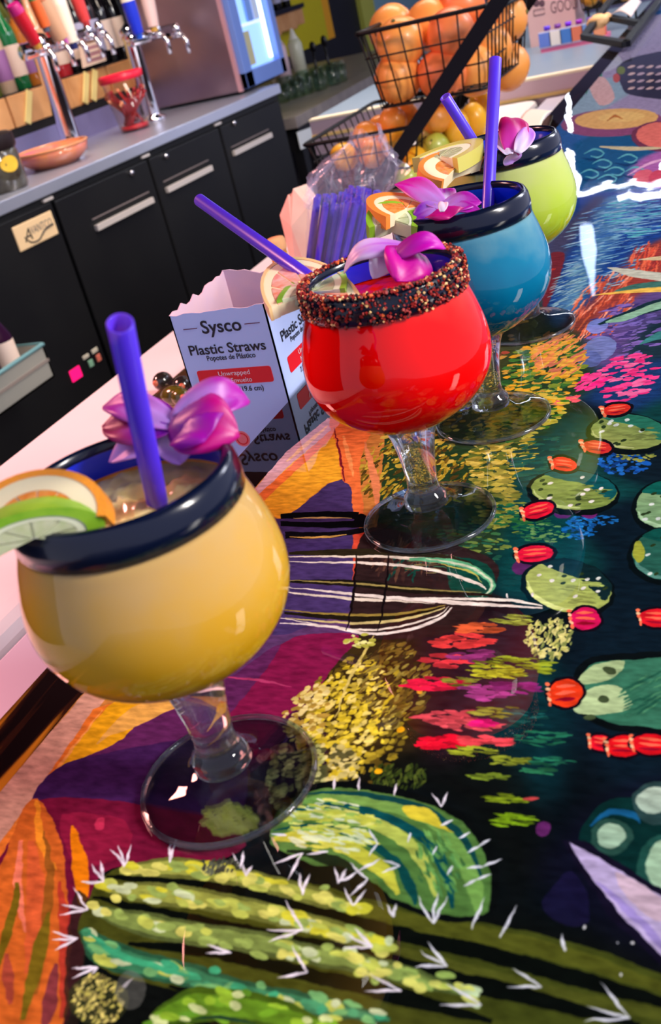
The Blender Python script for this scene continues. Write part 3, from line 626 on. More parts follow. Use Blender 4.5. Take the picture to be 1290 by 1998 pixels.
3 226 226 206 1 1104 3891 1504 3848 1704 3845 1952 3841 1100 3902 1495 3876 1698 3865 1951 3844
3 236 240 226 1 1748 3882 2073 3883 2332 3878 2487 3852 1747 3886 2068 3902 2328 3902 2486 3861
3 30 26 14 1 1167 3706 1570 3671 1809 3698 1990 3804 1160 3725 1551 3724 1791 3745 1985 3816
3 150 136 60 1 1153 3738 1555 3712 1820 3746 2008 3834 1150 3745 1547 3733 1812 3767 2005 3840
3 206 200 130 1 1184 3669 1607 3647 1860 3707 2013 3817 1181 3675 1599 3668 1851 3727 2010 3823
3 240 240 230 1 1174 3624 1452 3610 1689 3569 1889 3617 2017 3721 2050 3820 1171 3630 1445 3632 1682 3591 1879 3638 2004 3742 2045 3825
3 236 236 220 1 1154 3667 1597 3599 1827 3641 1984 3736 2031 3828 1153 3673 1592 3614 1821 3655 1977 3748 2029 3831
3 16 10 12 1 1358 4285 1478 3899 1557 3596 1363 4284 1494 3897 1562 3595
3 16 10 12 1 1547 4289 1654 3908 1723 3608 1552 4289 1668 3906 1727 3607
0 128 24 74 1 1099 3081 1241 3438 1365 3547 1639 3560 1606 3359 1579 3097 1564 2890 1508 2630 1361 2431 1199 2406 999 2752
0 94 38 92 1 563 2306 534 2503 643 2684 796 2808 916 2972 1099 3194 1200 3402 1263 3440 1251 3172 1212 2915 1094 2633 950 2426 625 2298
3 176 60 110 1 1045 3186 1247 3177 1450 3153 1043 3192 1241 3195 1448 3158
0 52 24 60 0.6 1512 2951 1604 3100 1802 2732 1781 2553 1579 2382 1433 2386
4 4 150 136 36 110 98 30 90 76 24 180 166 46 1 456 51 48 1823 2988 275 -114 11 -407 12 16 9 -10
4 5 226 212 60 206 190 40 238 228 120 236 220 60 190 176 60 1 380 151 54 1800 2986 211 -87 11 -361 12 15 9 -10
4 3 238 230 150 226 214 120 176 150 60 1 133 52 48 1596 2995 111 -65 -17 -170 14 11 9 -13
4 3 196 190 110 226 220 140 90 90 50 1 133 53 48 1824 2675 132 19 56 -140 16 12 8 -12
4 4 150 140 60 90 76 30 120 100 36 60 50 24 1 209 54 30 1932 3242 168 17 92 -278 13 22 7 -8
3 216 206 110 1 1744 2978 1720 3216 1720 3461 1714 3565 1738 2979 1704 3223 1706 3469 1711 3567
4 2 226 236 150 190 200 80 1 26 55 30 1653 3520 79 6 20 -55 18 1 5 -14
4 3 50 70 24 80 100 36 36 50 20 1 114 56 36 2129 2676 125 18 21 -65 2 19 6 -3
2 240 180 20 1 2042 2692 17 2 5 -14
2 240 180 20 1 2059 2940 14 10 10 -17
2 230 170 50 1 2067 3199 14 1 8 -27
4 3 206 60 60 164 48 48 236 69 69 1 30 976 9 2159 3561 146 12 14 -53 47 0 3 -14
4 3 196 90 50 156 72 40 225 103 57 1 19 1000 9 2208 3663 98 7 10 -39 47 -1 3 -14
4 3 220 60 70 176 48 56 252 69 80 1 26 944 9 2128 3406 119 11 14 -51 46 1 3 -13
4 3 130 50 110 104 40 88 149 57 126 1 22 992 9 2237 3453 118 10 11 -44 45 0 3 -13
4 3 226 30 70 180 24 56 255 34 80 1 34 928 9 2126 3244 139 14 14 -48 44 1 3 -12
4 3 150 60 130 120 48 104 172 69 149 1 30 1026 9 2366 3218 111 12 13 -53 42 1 2 -12
4 3 190 70 80 152 56 64 218 80 92 1 34 958 9 2253 3040 131 16 14 -50 42 2 3 -11
4 3 206 80 90 164 64 72 236 92 103 1 26 994 9 2352 3005 107 13 9 -36 41 2 2 -11
4 3 230 20 50 184 16 40 255 23 57 1 41 952 9 2272 2893 106 14 12 -41 40 2 3 -11
4 3 220 70 80 176 56 64 252 80 92 1 22 1022 9 2438 2924 104 14 7 -29 39 2 2 -11
4 3 220 30 120 176 24 96 252 34 138 1 11 1006 9 2391 3025 43 5 6 -24 41 2 2 -11
4 3 120 40 110 96 32 88 138 46 126 1 19 1070 9 2469 3263 88 9 9 -40 42 1 2 -12
4 3 126 150 36 94 112 27 151 180 43 1 64 1424 9 2439 3399 181 17 15 -70 35 0 1 -8
4 3 160 170 40 120 127 30 192 204 48 1 41 1422 9 2356 3355 137 13 12 -49 36 0 1 -8
4 3 140 160 60 105 120 45 168 192 72 1 26 1314 9 2364 3734 82 6 9 -40 38 -2 2 -9
4 3 110 120 40 82 90 30 132 144 48 1 19 1430 9 2236 3273 92 9 7 -27 36 0 2 -7
4 3 130 140 50 97 105 37 156 168 60 1 26 1494 9 2462 3097 128 15 7 -31 33 1 1 -7
4 3 30 110 80 22 82 60 36 132 96 1 34 1548 9 2659 2968 100 13 9 -46 31 1 1 -6
4 3 140 160 40 105 120 30 168 192 48 1 26 1569 9 2390 2858 83 11 7 -28 32 1 1 -6
4 3 120 140 40 90 105 30 144 168 48 1 26 1589 9 2546 2822 80 11 6 -25 31 1 1 -6
4 3 110 140 40 82 105 30 132 168 48 1 22 1617 9 2485 2729 71 10 5 -21 31 2 1 -6
4 3 30 110 80 22 82 60 36 132 96 1 19 1585 9 2723 2846 78 11 5 -27 30 1 1 -6
4 3 40 120 80 30 90 60 48 144 96 1 15 1603 9 2675 2784 58 8 3 -16 30 1 1 -6
4 3 130 160 30 97 120 22 156 192 36 1 30 1664 9 2580 2627 76 12 5 -23 30 2 1 -5
4 3 120 160 24 90 120 18 144 192 28 1 41 1712 9 2631 2528 81 13 6 -29 29 2 1 -5
4 3 20 84 80 15 63 60 24 100 96 1 30 1506 9 2553 3076 105 13 13 -61 33 1 1 -7
4 3 196 206 110 220 226 140 130 150 80 1 209 71 48 2557 3612 106 8 28 -150 6 18 6 -7
2 110 40 110 0.9 2749 2503 24 26 18 -26
3 196 70 70 1 2648 2630 2677 2632 2702 2646 2646 2635 2672 2649 2701 2652
1 214 164 140 1 342 2181 358 2993 505 3009 537 2302 565 1912
1 236 128 46 1 565 1912 538 2339 481 2882 592 2969 633 2569 665 2133 726 1718
3 250 170 80 1 565 2157 560 2519 541 2886 558 2159 536 2529 534 2890
0 238 176 26 1 563 2462 549 2871 599 2981 776 2986 764 2721 633 2569
0 232 178 84 1 651 2672 678 2905 832 2992 1146 2992 931 2945 796 2808 689 2725
0 62 30 84 1 549 2286 542 2491 718 2614 1227 2781 1461 2623 1547 2349 1190 2291 727 2272
0 112 20 54 1 567 2300 888 2357 1152 2355 1460 2335 1650 2235 1488 2106 1188 2051 1129 1916 1361 1415 1039 1341 674 1780 596 2079
0 156 30 66 0.6 746 2246 1051 2268 1166 2125 1055 2027 949 2034
2 200 50 90 1 958 2230 29 -9 4 -33
0 206 104 38 1 674 1780 637 1978 596 2079 537 2242 564 2312 687 2237 831 2120 1025 1897 1178 1674 1352 1390 1054 1321
3 240 150 40 1 563 2299 725 2095 912 1974 581 2304 756 2113 915 1977
3 216 96 56 0.7 677 2091 845 1864 1078 1547 708 2100 931 1877 1097 1549
3 240 130 100 1 636 2086 794 1851 966 1696 652 2089 830 1861 972 1699
3 176 50 44 0.8 951 1931 1109 1725 1325 1422 963 1935 1156 1736 1340 1425
3 150 90 30 1 715 2155 869 1967 999 1751 1169 1485 722 2157 903 1974 1041 1755 1183 1486
3 112 96 20 1 770 1900 850 1725 956 1521 787 1900 898 1723 968 1521
3 120 104 24 1 999 1798 1047 1632 1179 1390 1016 1797 1115 1631 1200 1391
3 110 44 66 0.8 1167 1609 1223 1461 1285 1376 1187 1610 1280 1464 1300 1377
3 150 60 60 0.7 943 1602 1007 1508 1098 1427 955 1606 1051 1521 1112 1432
0 232 132 14 1 826 2202 938 2125 1057 2002 1129 1880 1101 1858 986 1989
0 40 30 24 0.8 1072 1857 1122 1891 1213 1792 1301 1594 1411 1404 1363 1393
0 66 74 22 1 1175 1750 1137 1870 1126 1977 1207 2060 1372 2105 1639 2121 1964 2117 2294 2086 2557 2074 2901 2064 3205 2005 3505 1936 3508 1753 2143 1521 1802 1602 1507 1614 1311 1646
0 92 96 28 0.7 2056 2093 2302 2063 2560 2062 2904 2043 3207 1979 3210 1945 2915 1980 2578 1995 2201 2022
0 88 92 30 0.6 2031 1956 2346 1933 2685 1912 3008 1892 3216 1887 3219 1855 2860 1850 2436 1877
3 7 12 8 1 1147 1982 1426 2006 1737 2002 2056 1978 2333 1952 2673 1935 2999 1907 3369 1881 1139 1994 1405 2051 1723 2051 2048 2029 2327 2005 2672 1990 3004 1962 3372 1898
3 7 12 8 1 1146 1890 1394 1863 1661 1857 1953 1850 2260 1847 2530 1830 2782 1814 3164 1816 1142 1900 1379 1904 1647 1904 1940 1901 2251 1902 2527 1889 2782 1877 3166 1836
3 7 12 8 1 1411 1733 1678 1750 1959 1751 2227 1739 2476 1729 2743 1729 1405 1745 1661 1794 1948 1798 2220 1790 2473 1782 2743 1746
3 7 12 8 1 1652 1616 1859 1593 2109 1591 1649 1624 1849 1641 2107 1611
3 102 113 49 1 1202 2012 1411 2035 1623 2050 1862 2043 2074 2025 2235 2030 1180 2041 1358 2130 1593 2138 1845 2122 2064 2095 2233 2049
3 152 168 73 1 1199 2016 1402 2050 1618 2066 1858 2059 2072 2040 2234 2035 1184 2037 1367 2114 1598 2122 1848 2106 2066 2079 2233 2044
2 206 214 60 1 1622 2116 39 2 9 -24
2 206 214 60 1 1773 2103 36 -12 -1 -12
2 150 182 90 1 1395 2077 50 -6 3 -12
2 206 214 60 1 1807 2097 40 1 5 -16
2 214 222 110 1 1212 2047 25 0 8 -18
2 206 214 60 1 1490 2108 48 -2 8 -24
2 150 182 90 1 1536 2092 29 -4 3 -14
2 186 206 90 1 1732 2089 37 3 7 -18
2 214 222 110 1 2193 2050 27 0 3 -12
2 214 222 110 1 2043 2060 38 -8 1 -15
2 206 214 60 1 1501 2087 21 0 7 -18
2 214 222 110 1 2190 2041 18 -3 0 -18
2 186 206 90 1 1542 2098 35 -3 4 -15
2 214 222 110 1 1247 2052 46 -3 8 -22
2 150 182 90 1 2156 2045 26 4 4 -12
2 186 206 90 1 1491 2097 37 0 6 -17
2 214 222 110 1 1608 2112 37 1 7 -17
2 206 214 60 1 1657 2102 39 -2 4 -13
2 206 214 60 1 1485 2084 29 -3 6 -21
2 206 214 60 1 2202 2055 41 3 6 -21
2 150 182 90 1 2033 2105 19 5 6 -12
2 150 182 90 1 2164 2051 27 0 4 -18
2 150 182 90 1 1406 2104 24 -2 4 -13
2 186 206 90 1 2105 2060 37 -1 4 -20
2 206 214 60 1 2170 2047 42 -3 2 -17
2 214 222 110 1 1626 2071 30 0 7 -19
2 214 222 110 1 1216 2035 32 -1 7 -18
2 150 182 90 1 2130 2043 32 0 5 -21
2 214 222 110 1 2104 2048 27 -2 3 -18
2 150 182 90 1 1413 2097 50 -10 3 -19
2 206 214 60 1 1381 2079 23 -6 1 -12
2 150 182 90 1 2122 2045 33 -1 4 -21
2 206 214 60 1 1856 2101 38 0 3 -12
2 206 214 60 1 1539 2121 26 7 12 -20
2 206 214 60 1 1697 2107 27 1 4 -11
2 186 206 90 1 1544 2069 37 -2 6 -21
2 214 222 110 1 1786 2069 42 -7 3 -20
2 206 214 60 1 1224 2063 37 -3 6 -16
2 150 182 90 1 1422 2092 48 -1 6 -15
2 186 206 90 1 1772 2087 38 0 4 -12
2 214 222 110 1 1343 2078 38 -4 6 -18
2 214 222 110 1 1808 2078 23 -1 3 -12
2 214 222 110 1 2174 2048 42 -12 -1 -20
2 214 222 110 1 1904 2069 46 -15 -1 -14
2 150 182 90 1 1530 2069 42 4 8 -17
2 186 206 90 1 2162 2046 43 -3 2 -17
2 214 222 110 1 1782 2071 37 -8 2 -22
2 214 222 110 1 2056 2074 30 -4 2 -18
2 206 214 60 1 2206 2052 34 -3 3 -22
2 214 222 110 1 1739 2071 31 -3 5 -21
2 186 206 90 1 1785 2056 45 1 5 -14
2 214 222 110 1 1646 2095 32 2 8 -21
2 214 222 110 1 2173 2054 33 -1 2 -12
2 214 222 110 1 1316 2044 50 1 9 -19
2 186 206 90 1 1948 2051 22 -2 2 -14
2 150 182 90 1 1774 2091 24 0 6 -19
2 206 214 60 1 2172 2039 24 -9 -3 -21
2 214 222 110 1 1737 2098 27 -3 5 -22
2 214 222 110 1 1544 2095 23 1 10 -24
2 214 222 110 1 1738 2091 28 1 8 -22
3 102 113 49 1 1183 1924 1389 1908 1601 1925 1833 1925 2078 1914 2237 1900 2349 1916 1166 1955 1341 2006 1567 2017 1812 2009 2067 1990 2230 1969 2347 1935
3 152 168 73 1 1181 1929 1381 1924 1595 1941 1829 1941 2076 1930 2235 1915 2348 1921 1168 1951 1349 1990 1573 2000 1816 1993 2069 1974 2232 1953 2348 1930
2 186 206 90 1 1779 1937 31 -3 3 -14
2 214 222 110 1 1585 1949 40 -4 4 -17
2 196 220 170 1 2002 1952 31 -1 4 -20
2 196 220 170 1 1249 1947 36 0 8 -18
2 150 182 90 1 1446 2002 28 -6 3 -19
2 186 206 90 1 1675 1963 33 0 4 -13
2 214 222 110 1 2333 1897 27 -3 1 -18
2 186 206 90 1 1897 1989 38 -2 4 -16
2 196 220 170 1 2289 1911 35 -2 1 -11
2 186 206 90 1 1646 1969 34 -3 4 -15
2 196 220 170 1 1520 1955 30 3 5 -11
2 214 222 110 1 2003 1958 31 14 12 -20
2 150 182 90 1 2237 1934 18 4 5 -13
2 186 206 90 1 1758 1947 34 -3 5 -22
2 196 220 170 1 1960 1951 34 11 9 -16
2 206 214 60 1 1522 1960 45 -3 5 -17
2 150 182 90 1 1583 1955 22 5 7 -12
2 150 182 90 1 1410 1956 37 -3 4 -14
2 206 214 60 1 1186 1965 28 -4 6 -22
2 214 222 110 1 2063 1959 19 -1 2 -14
2 206 214 60 1 2001 1977 23 -9 -3 -19
2 196 220 170 1 1537 1968 31 -2 7 -22
2 206 214 60 1 1855 1955 20 -6 -1 -12
2 196 220 170 1 2188 1926 32 6 7 -20
2 206 214 60 1 1376 1936 43 -3 3 -11
2 214 222 110 1 1554 1943 44 -10 1 -16
2 186 206 90 1 2246 1930 17 -3 0 -14
2 206 214 60 1 2114 1929 26 -6 0 -16
2 150 182 90 1 1742 1976 42 -10 1 -14
2 206 214 60 1 2233 1943 35 -10 -1 -12
2 186 206 90 1 2258 1937 33 4 5 -18
2 150 182 90 1 1478 1972 24 1 4 -11
2 206 214 60 1 1160 1945 48 -7 5 -17
2 150 182 90 1 2333 1914 26 3 3 -11
2 150 182 90 1 1499 1986 30 -10 0 -12
2 196 220 170 1 1270 1972 28 6 11 -16
2 214 222 110 1 1245 1905 24 -1 7 -18
2 196 220 170 1 2035 1933 26 9 7 -14
2 186 206 90 1 2342 1921 38 4 5 -19
2 196 220 170 1 2037 1956 24 2 4 -13
2 150 182 90 1 2149 1941 27 0 3 -15
2 150 182 90 1 1306 1925 23 3 8 -14
2 206 214 60 1 2280 1934 24 -4 0 -15
2 150 182 90 1 1775 1966 29 -4 2 -10
2 186 206 90 1 1525 1938 32 -4 3 -14
2 150 182 90 1 2205 1964 40 -9 0 -14
2 206 214 60 1 2083 1935 32 12 10 -17
2 186 206 90 1 2074 1948 42 -3 2 -10
2 214 222 110 1 1867 1956 35 0 5 -16
2 196 220 170 1 1402 1926 38 6 7 -12
2 150 182 90 1 2277 1952 21 -1 2 -12
2 186 206 90 1 1702 1984 43 7 6 -12
2 150 182 90 1 1389 1970 47 -12 1 -14
2 150 182 90 1 1521 1976 30 1 9 -22
2 186 206 90 1 1181 1969 39 -2 7 -18
2 214 222 110 1 2182 1915 18 -1 2 -11
2 214 222 110 1 2154 1922 40 -3 2 -14
2 186 206 90 1 2315 1911 30 7 7 -18
2 150 182 90 1 1665 1970 25 -2 3 -13
2 206 214 60 1 2304 1942 33 -9 -1 -16
2 206 214 60 1 1409 1980 27 -1 4 -12
2 196 220 170 1 1506 1976 48 -4 5 -18
2 206 214 60 1 2006 1942 41 -7 1 -10
2 150 182 90 1 1903 1945 24 2 4 -11
2 186 206 90 1 1711 1978 38 -12 -1 -12
2 150 182 90 1 2008 1947 25 2 7 -22
2 196 220 170 1 1205 1953 30 6 7 -12
2 206 214 60 1 1959 1973 38 6 8 -21
2 196 220 170 1 2342 1945 17 1 4 -18
2 214 222 110 1 1888 1979 26 0 5 -19
3 82 100 49 1 1190 1826 1415 1780 1655 1784 1893 1802 2088 1802 2273 1805 2452 1799 2677 1800 1178 1858 1379 1879 1621 1876 1867 1889 2071 1882 2262 1879 2448 1867 2677 1819
3 122 149 73 1 1189 1830 1409 1795 1650 1799 1888 1818 2084 1817 2271 1820 2451 1814 2677 1805 1180 1853 1384 1863 1627 1860 1872 1873 2074 1866 2264 1863 2449 1851 2677 1814
2 186 206 90 1 2080 1807 17 1 3 -10
2 186 206 90 1 2278 1808 22 2 4 -16
2 150 182 90 1 2137 1879 24 1 4 -16
2 150 182 90 1 2309 1854 24 3 5 -19
2 214 222 110 1 2656 1822 23 -6 -2 -13
2 186 206 90 1 2262 1849 25 6 5 -12
2 150 182 90 1 1701 1812 40 4 8 -19
2 186 206 90 1 2321 1854 27 -1 2 -13
2 150 182 90 1 2276 1847 22 -13 -7 -16
2 150 182 90 1 2408 1845 21 0 3 -20
2 214 222 110 1 1594 1828 31 4 10 -21
2 186 206 90 1 2649 1809 18 4 4 -18
2 196 220 170 1 2226 1879 27 -5 0 -18
2 150 182 90 1 2391 1825 37 -8 -1 -15
2 150 182 90 1 1814 1840 24 0 4 -12
2 150 182 90 1 1984 1891 22 4 5 -12
2 150 182 90 1 1298 1848 28 1 10 -22
2 186 206 90 1 2651 1824 16 0 1 -10
2 196 220 170 1 2628 1822 22 -3 -1 -16
2 150 182 90 1 2458 1820 32 -3 0 -13
2 186 206 90 1 2315 1835 23 -8 -3 -17
2 186 206 90 1 2229 1862 22 2 5 -19
2 214 222 110 1 2620 1833 20 -5 -2 -16
2 196 220 170 1 2291 1848 26 8 4 -10
2 214 222 110 1 2399 1861 18 2 3 -14
2 150 182 90 1 1450 1828 20 7 16 -21
2 196 220 170 1 2017 1855 39 2 4 -14
2 186 206 90 1 1677 1846 24 -1 4 -15
2 186 206 90 1 1992 1857 35 6 7 -17
2 150 182 90 1 1209 1841 22 0 7 -16
2 214 222 110 1 1482 1840 35 4 6 -12
2 214 222 110 1 2368 1830 21 2 3 -13
2 214 222 110 1 2568 1817 31 1 1 -9
2 196 220 170 1 2114 1827 17 3 5 -12
2 214 222 110 1 2649 1828 32 2 2 -15
2 214 222 110 1 2454 1844 30 -11 -3 -13
2 196 220 170 1 2351 1860 17 -2 1 -10
2 196 220 170 1 1213 1839 33 1 9 -20
2 150 182 90 1 1988 1848 37 -3 2 -12
2 150 182 90 1 2341 1795 18 -1 2 -17
2 196 220 170 1 1487 1826 39 -8 2 -19
2 196 220 170 1 2670 1786 26 -5 -1 -14
2 150 182 90 1 2449 1848 26 -4 0 -13
2 150 182 90 1 1912 1801 39 -4 2 -15
2 150 182 90 1 2503 1814 34 -11 -3 -15
2 214 222 110 1 1599 1825 20 0 4 -14
2 186 206 90 1 2322 1851 24 -11 -3 -12
2 150 182 90 1 2094 1843 27 3 6 -20
2 186 206 90 1 2571 1823 22 -1 0 -9
2 196 220 170 1 2656 1835 34 -2 0 -13
2 150 182 90 1 2175 1855 16 5 5 -11
2 150 182 90 1 2030 1850 22 -5 -1 -19
2 214 222 110 1 1172 1859 33 -2 7 -18
2 214 222 110 1 1242 1842 25 -7 1 -14
2 196 220 170 1 2026 1816 18 2 5 -15
2 150 182 90 1 1628 1853 35 15 10 -13
2 186 206 90 1 2293 1843 29 -6 -1 -10
2 214 222 110 1 2247 1858 32 2 5 -20
2 150 182 90 1 1413 1848 24 9 16 -21
2 150 182 90 1 1445 1824 37 0 5 -12
2 214 222 110 1 2284 1813 23 -5 -1 -18
2 214 222 110 1 1993 1820 19 2 6 -18
2 214 222 110 1 2033 1828 33 2 3 -11
2 214 222 110 1 2456 1810 26 1 3 -18
2 150 182 90 1 1850 1837 24 2 8 -21
2 214 222 110 1 2537 1826 21 4 3 -12
2 150 182 90 1 1775 1807 30 -5 1 -13
2 150 182 90 1 2564 1862 34 2 2 -15
2 196 220 170 1 2085 1849 28 -5 1 -19
2 214 222 110 1 2359 1831 30 -2 1 -10
2 214 222 110 1 2493 1799 22 3 4 -18
2 150 182 90 1 1516 1834 39 4 9 -18
2 214 222 110 1 2336 1812 32 5 3 -11
2 214 222 110 1 2643 1827 22 4 4 -18
2 214 222 110 1 2654 1799 18 1 1 -12
2 186 206 90 1 2194 1860 40 0 2 -12
2 196 220 170 1 2651 1816 34 2 2 -13
2 186 206 90 1 1424 1835 43 -13 -1 -21
2 150 182 90 1 1315 1841 32 1 6 -13
2 214 222 110 1 2659 1798 31 -2 0 -13
3 38 88 60 1 1181 1746 1299 1649 1504 1628 1692 1632 1920 1617 2161 1628 2434 1665 1195 1773 1298 1750 1476 1725 1669 1722 1902 1699 2145 1703 2431 1685
3 57 131 90 1 1183 1750 1299 1665 1500 1644 1688 1648 1916 1634 2158 1645 2433 1670 1193 1769 1298 1733 1481 1708 1674 1704 1906 1682 2149 1686 2431 1680
2 110 180 110 1 2368 1656 28 -3 0 -10
2 186 206 90 1 2244 1678 36 -3 1 -19
2 110 180 110 1 1330 1695 38 8 12 -19
2 60 170 120 1 2037 1648 29 0 2 -10
2 70 160 110 1 1287 1708 31 -6 2 -12
2 60 170 120 1 1356 1717 35 -5 3 -14
2 186 206 90 1 1241 1727 31 0 8 -17
2 186 206 90 1 1330 1667 31 2 9 -20
2 186 206 90 1 1594 1673 42 -1 5 -16
2 186 206 90 1 1418 1678 38 -5 2 -10
2 70 160 110 1 1756 1645 38 -1 2 -9
2 60 170 120 1 1711 1673 40 -7 1 -14
2 110 180 110 1 2298 1697 37 -4 0 -10
2 110 180 110 1 1768 1640 30 0 3 -9
2 196 220 170 1 1644 1687 39 1 5 -14
2 196 220 170 1 2076 1659 29 3 5 -16
2 110 180 110 1 2271 1665 24 6 5 -11
2 60 170 120 1 1623 1675 34 -2 3 -11
2 186 206 90 1 1623 1675 26 3 8 -17
2 70 160 110 1 1395 1670 30 -4 3 -14
2 110 180 110 1 1553 1657 26 8 12 -18
2 186 206 90 1 2034 1659 35 6 7 -18
2 110 180 110 1 1866 1667 20 5 7 -13
2 196 220 170 1 1473 1683 46 -6 2 -11
2 196 220 170 1 1617 1680 23 4 7 -14
2 70 160 110 1 1633 1687 30 2 5 -12
2 70 160 110 1 1784 1658 22 0 3 -10
2 186 206 90 1 1370 1656 47 0 7 -18
2 110 180 110 1 2368 1664 24 -6 -1 -9
2 60 170 120 1 2402 1680 18 2 2 -11
2 196 220 170 1 1569 1684 41 4 6 -13
2 70 160 110 1 2031 1641 30 1 2 -9
2 186 206 90 1 2252 1642 32 5 4 -12
2 196 220 170 1 2243 1690 16 1 3 -15
2 186 206 90 1 1630 1702 38 -8 1 -10
2 196 220 170 1 1422 1668 45 3 6 -12
2 110 180 110 1 1677 1675 24 -2 4 -18
2 186 206 90 1 1241 1736 21 1 6 -12
2 70 160 110 1 2196 1667 33 -3 1 -12
2 60 170 120 1 2204 1659 14 6 8 -13
2 110 180 110 1 1553 1679 41 0 4 -13
2 110 180 110 1 1307 1685 29 0 4 -10
2 110 180 110 1 2179 1699 37 -10 -2 -16
2 110 180 110 1 1337 1719 34 4 11 -20
2 60 170 120 1 1610 1698 46 -6 3 -15
2 110 180 110 1 1290 1697 43 -3 4 -11
2 70 160 110 1 2311 1670 16 -6 -4 -13
2 110 180 110 1 2183 1706 30 -3 1 -12
2 196 220 170 1 1666 1655 28 1 6 -18
2 60 170 120 1 1784 1713 23 4 6 -14
2 196 220 170 1 2388 1692 30 1 2 -11
2 110 180 110 1 1969 1694 18 0 4 -16
2 110 180 110 1 1805 1654 39 7 6 -12
2 196 220 170 1 1231 1748 38 -2 7 -21
2 70 160 110 1 1213 1748 23 -1 6 -18
2 186 206 90 1 2123 1652 22 1 4 -15
2 60 170 120 1 2027 1672 18 2 4 -14
2 70 160 110 1 2155 1671 30 3 5 -16
2 70 160 110 1 1516 1681 42 -8 1 -10
2 60 170 120 1 1899 1668 35 -3 3 -17
3 60 170 120 1 1219 1744 1394 1680 1599 1668 1723 1673 1219 1753 1391 1705 1594 1688 1722 1677
3 60 93 22 1 1677 1483 1803 1514 1919 1551 2114 1561 2286 1593 1643 1514 1718 1623 1878 1660 2094 1658 2283 1619
3 90 139 32 1 1672 1487 1789 1532 1912 1571 2110 1581 2285 1600 1649 1509 1732 1604 1886 1638 2099 1637 2284 1613
2 90 150 40 1 1771 1544 37 11 6 -9
2 110 170 40 1 1886 1611 21 -5 -1 -17
2 140 190 50 1 1812 1503 35 1 2 -8
2 196 220 150 1 1702 1497 18 -1 3 -14
2 90 150 40 1 1661 1484 33 5 7 -14
2 196 220 150 1 1760 1524 29 0 2 -9
2 110 170 40 1 1679 1517 24 1 4 -11
2 110 170 40 1 1846 1604 30 1 5 -17
2 196 220 150 1 1687 1486 21 0 3 -10
2 140 190 50 1 1751 1584 27 2 5 -14
2 110 170 40 1 2255 1624 18 -3 0 -12
2 140 190 50 1 1854 1644 43 -10 0 -17
2 196 220 150 1 1673 1502 31 -6 0 -10
2 196 220 150 1 2173 1615 18 -2 1 -14
2 110 170 40 1 2037 1608 34 11 6 -11
2 140 190 50 1 1870 1619 25 3 7 -17
2 196 220 150 1 1689 1504 24 3 7 -16
2 140 190 50 1 1711 1520 37 4 6 -14
2 196 220 150 1 2231 1633 24 0 2 -16
2 90 150 40 1 2242 1607 23 2 4 -17
2 140 190 50 1 1867 1615 21 5 6 -12
2 196 220 150 1 1908 1646 22 7 7 -12
2 140 190 50 1 1888 1614 20 -3 1 -13
2 110 170 40 1 1887 1554 35 -3 2 -15
2 90 150 40 1 1934 1658 20 -4 0 -10
2 196 220 150 1 1913 1610 25 1 5 -15
2 140 190 50 1 2149 1598 30 -5 0 -17
2 140 190 50 1 1819 1605 21 -1 3 -18
2 90 150 40 1 2247 1584 35 8 5 -14
2 196 220 150 1 1792 1565 38 -8 0 -14
2 110 170 40 1 2268 1606 32 -2 2 -18
2 140 190 50 1 2239 1601 30 -5 -1 -17
2 140 190 50 1 2058 1635 39 3 2 -9
2 140 190 50 1 2214 1569 34 12 7 -13
3 20 60 40 1 1803 1529 1904 1556 2014 1563 1800 1532 1898 1569 2013 1567
0 8 12 12 1 1712 2272 1687 2399 1725 2522 1852 2607 2070 2625 2319 2581 2506 2482 2627 2313 2663 2145 2560 2062 2295 2084 2035 2146 1773 2212
0 84 128 60 1 1734 2286 1708 2403 1756 2504 1863 2577 2082 2588 2285 2554 2446 2487 2574 2349 2628 2202 2620 2103 2463 2085 2286 2110 2021 2179 1781 2243
3 120 170 80 1 1761 2468 1938 2500 2150 2494 2345 2438 2462 2335 2541 2199 2592 2109 1752 2485 1915 2562 2142 2560 2357 2500 2500 2378 2591 2225 2609 2114
3 190 206 90 1 1736 2370 1929 2410 2097 2399 2254 2341 2356 2250 2440 2142 1725 2389 1905 2475 2093 2460 2269 2392 2387 2283 2451 2149
3 206 210 70 1 1755 2276 1928 2294 2081 2254 2220 2192 2313 2126 1743 2300 1907 2372 2087 2319 2241 2243 2322 2137
3 10 80 84 1 1747 2419 1907 2467 2124 2451 2331 2361 2435 2245 2512 2114 1743 2426 1895 2499 2122 2490 2344 2399 2467 2271 2524 2119
3 12 76 74 1 1731 2329 1904 2363 2079 2340 2247 2253 2331 2158 2383 2098 1728 2335 1895 2389 2080 2371 2260 2283 2356 2182 2392 2105
3 16 70 70 1 1770 2526 2006 2552 2270 2520 2456 2413 2578 2256 1767 2531 2000 2577 2271 2548 2469 2438 2585 2262
3 20 40 24 1 1827 2234 2001 2211 2139 2156 2242 2111 1824 2248 1997 2259 2149 2201 2247 2124
4 4 206 214 80 226 230 120 150 190 90 226 240 200 1 114 81 16 1929 2412 185 31 39 -99 31 0 2 -8
0 222 210 60 1 2208 2532 2314 2527 2394 2459 2431 2435 2356 2452 2247 2475
4 3 90 150 80 120 180 90 60 110 60 1 64 82 12 2420 2299 92 16 38 -133 19 -22 -4 -4
4 2 220 224 90 226 240 190 1 64 83 14 1987 2319 160 28 22 -57 33 -4 1 -8
0 14 18 12 1 1924 2161 2051 2208 2234 2149 2294 2086 2046 2118
3 236 238 250 1 1200 2056 1145 2092 1086 2121 1198 2051 1141 2081 1085 2119
3 236 238 250 1 1201 2055 1157 2101 1105 2144 1197 2052 1147 2094 1103 2143
3 236 238 250 1 1202 2053 1188 2104 1163 2157 1195 2053 1173 2105 1161 2157
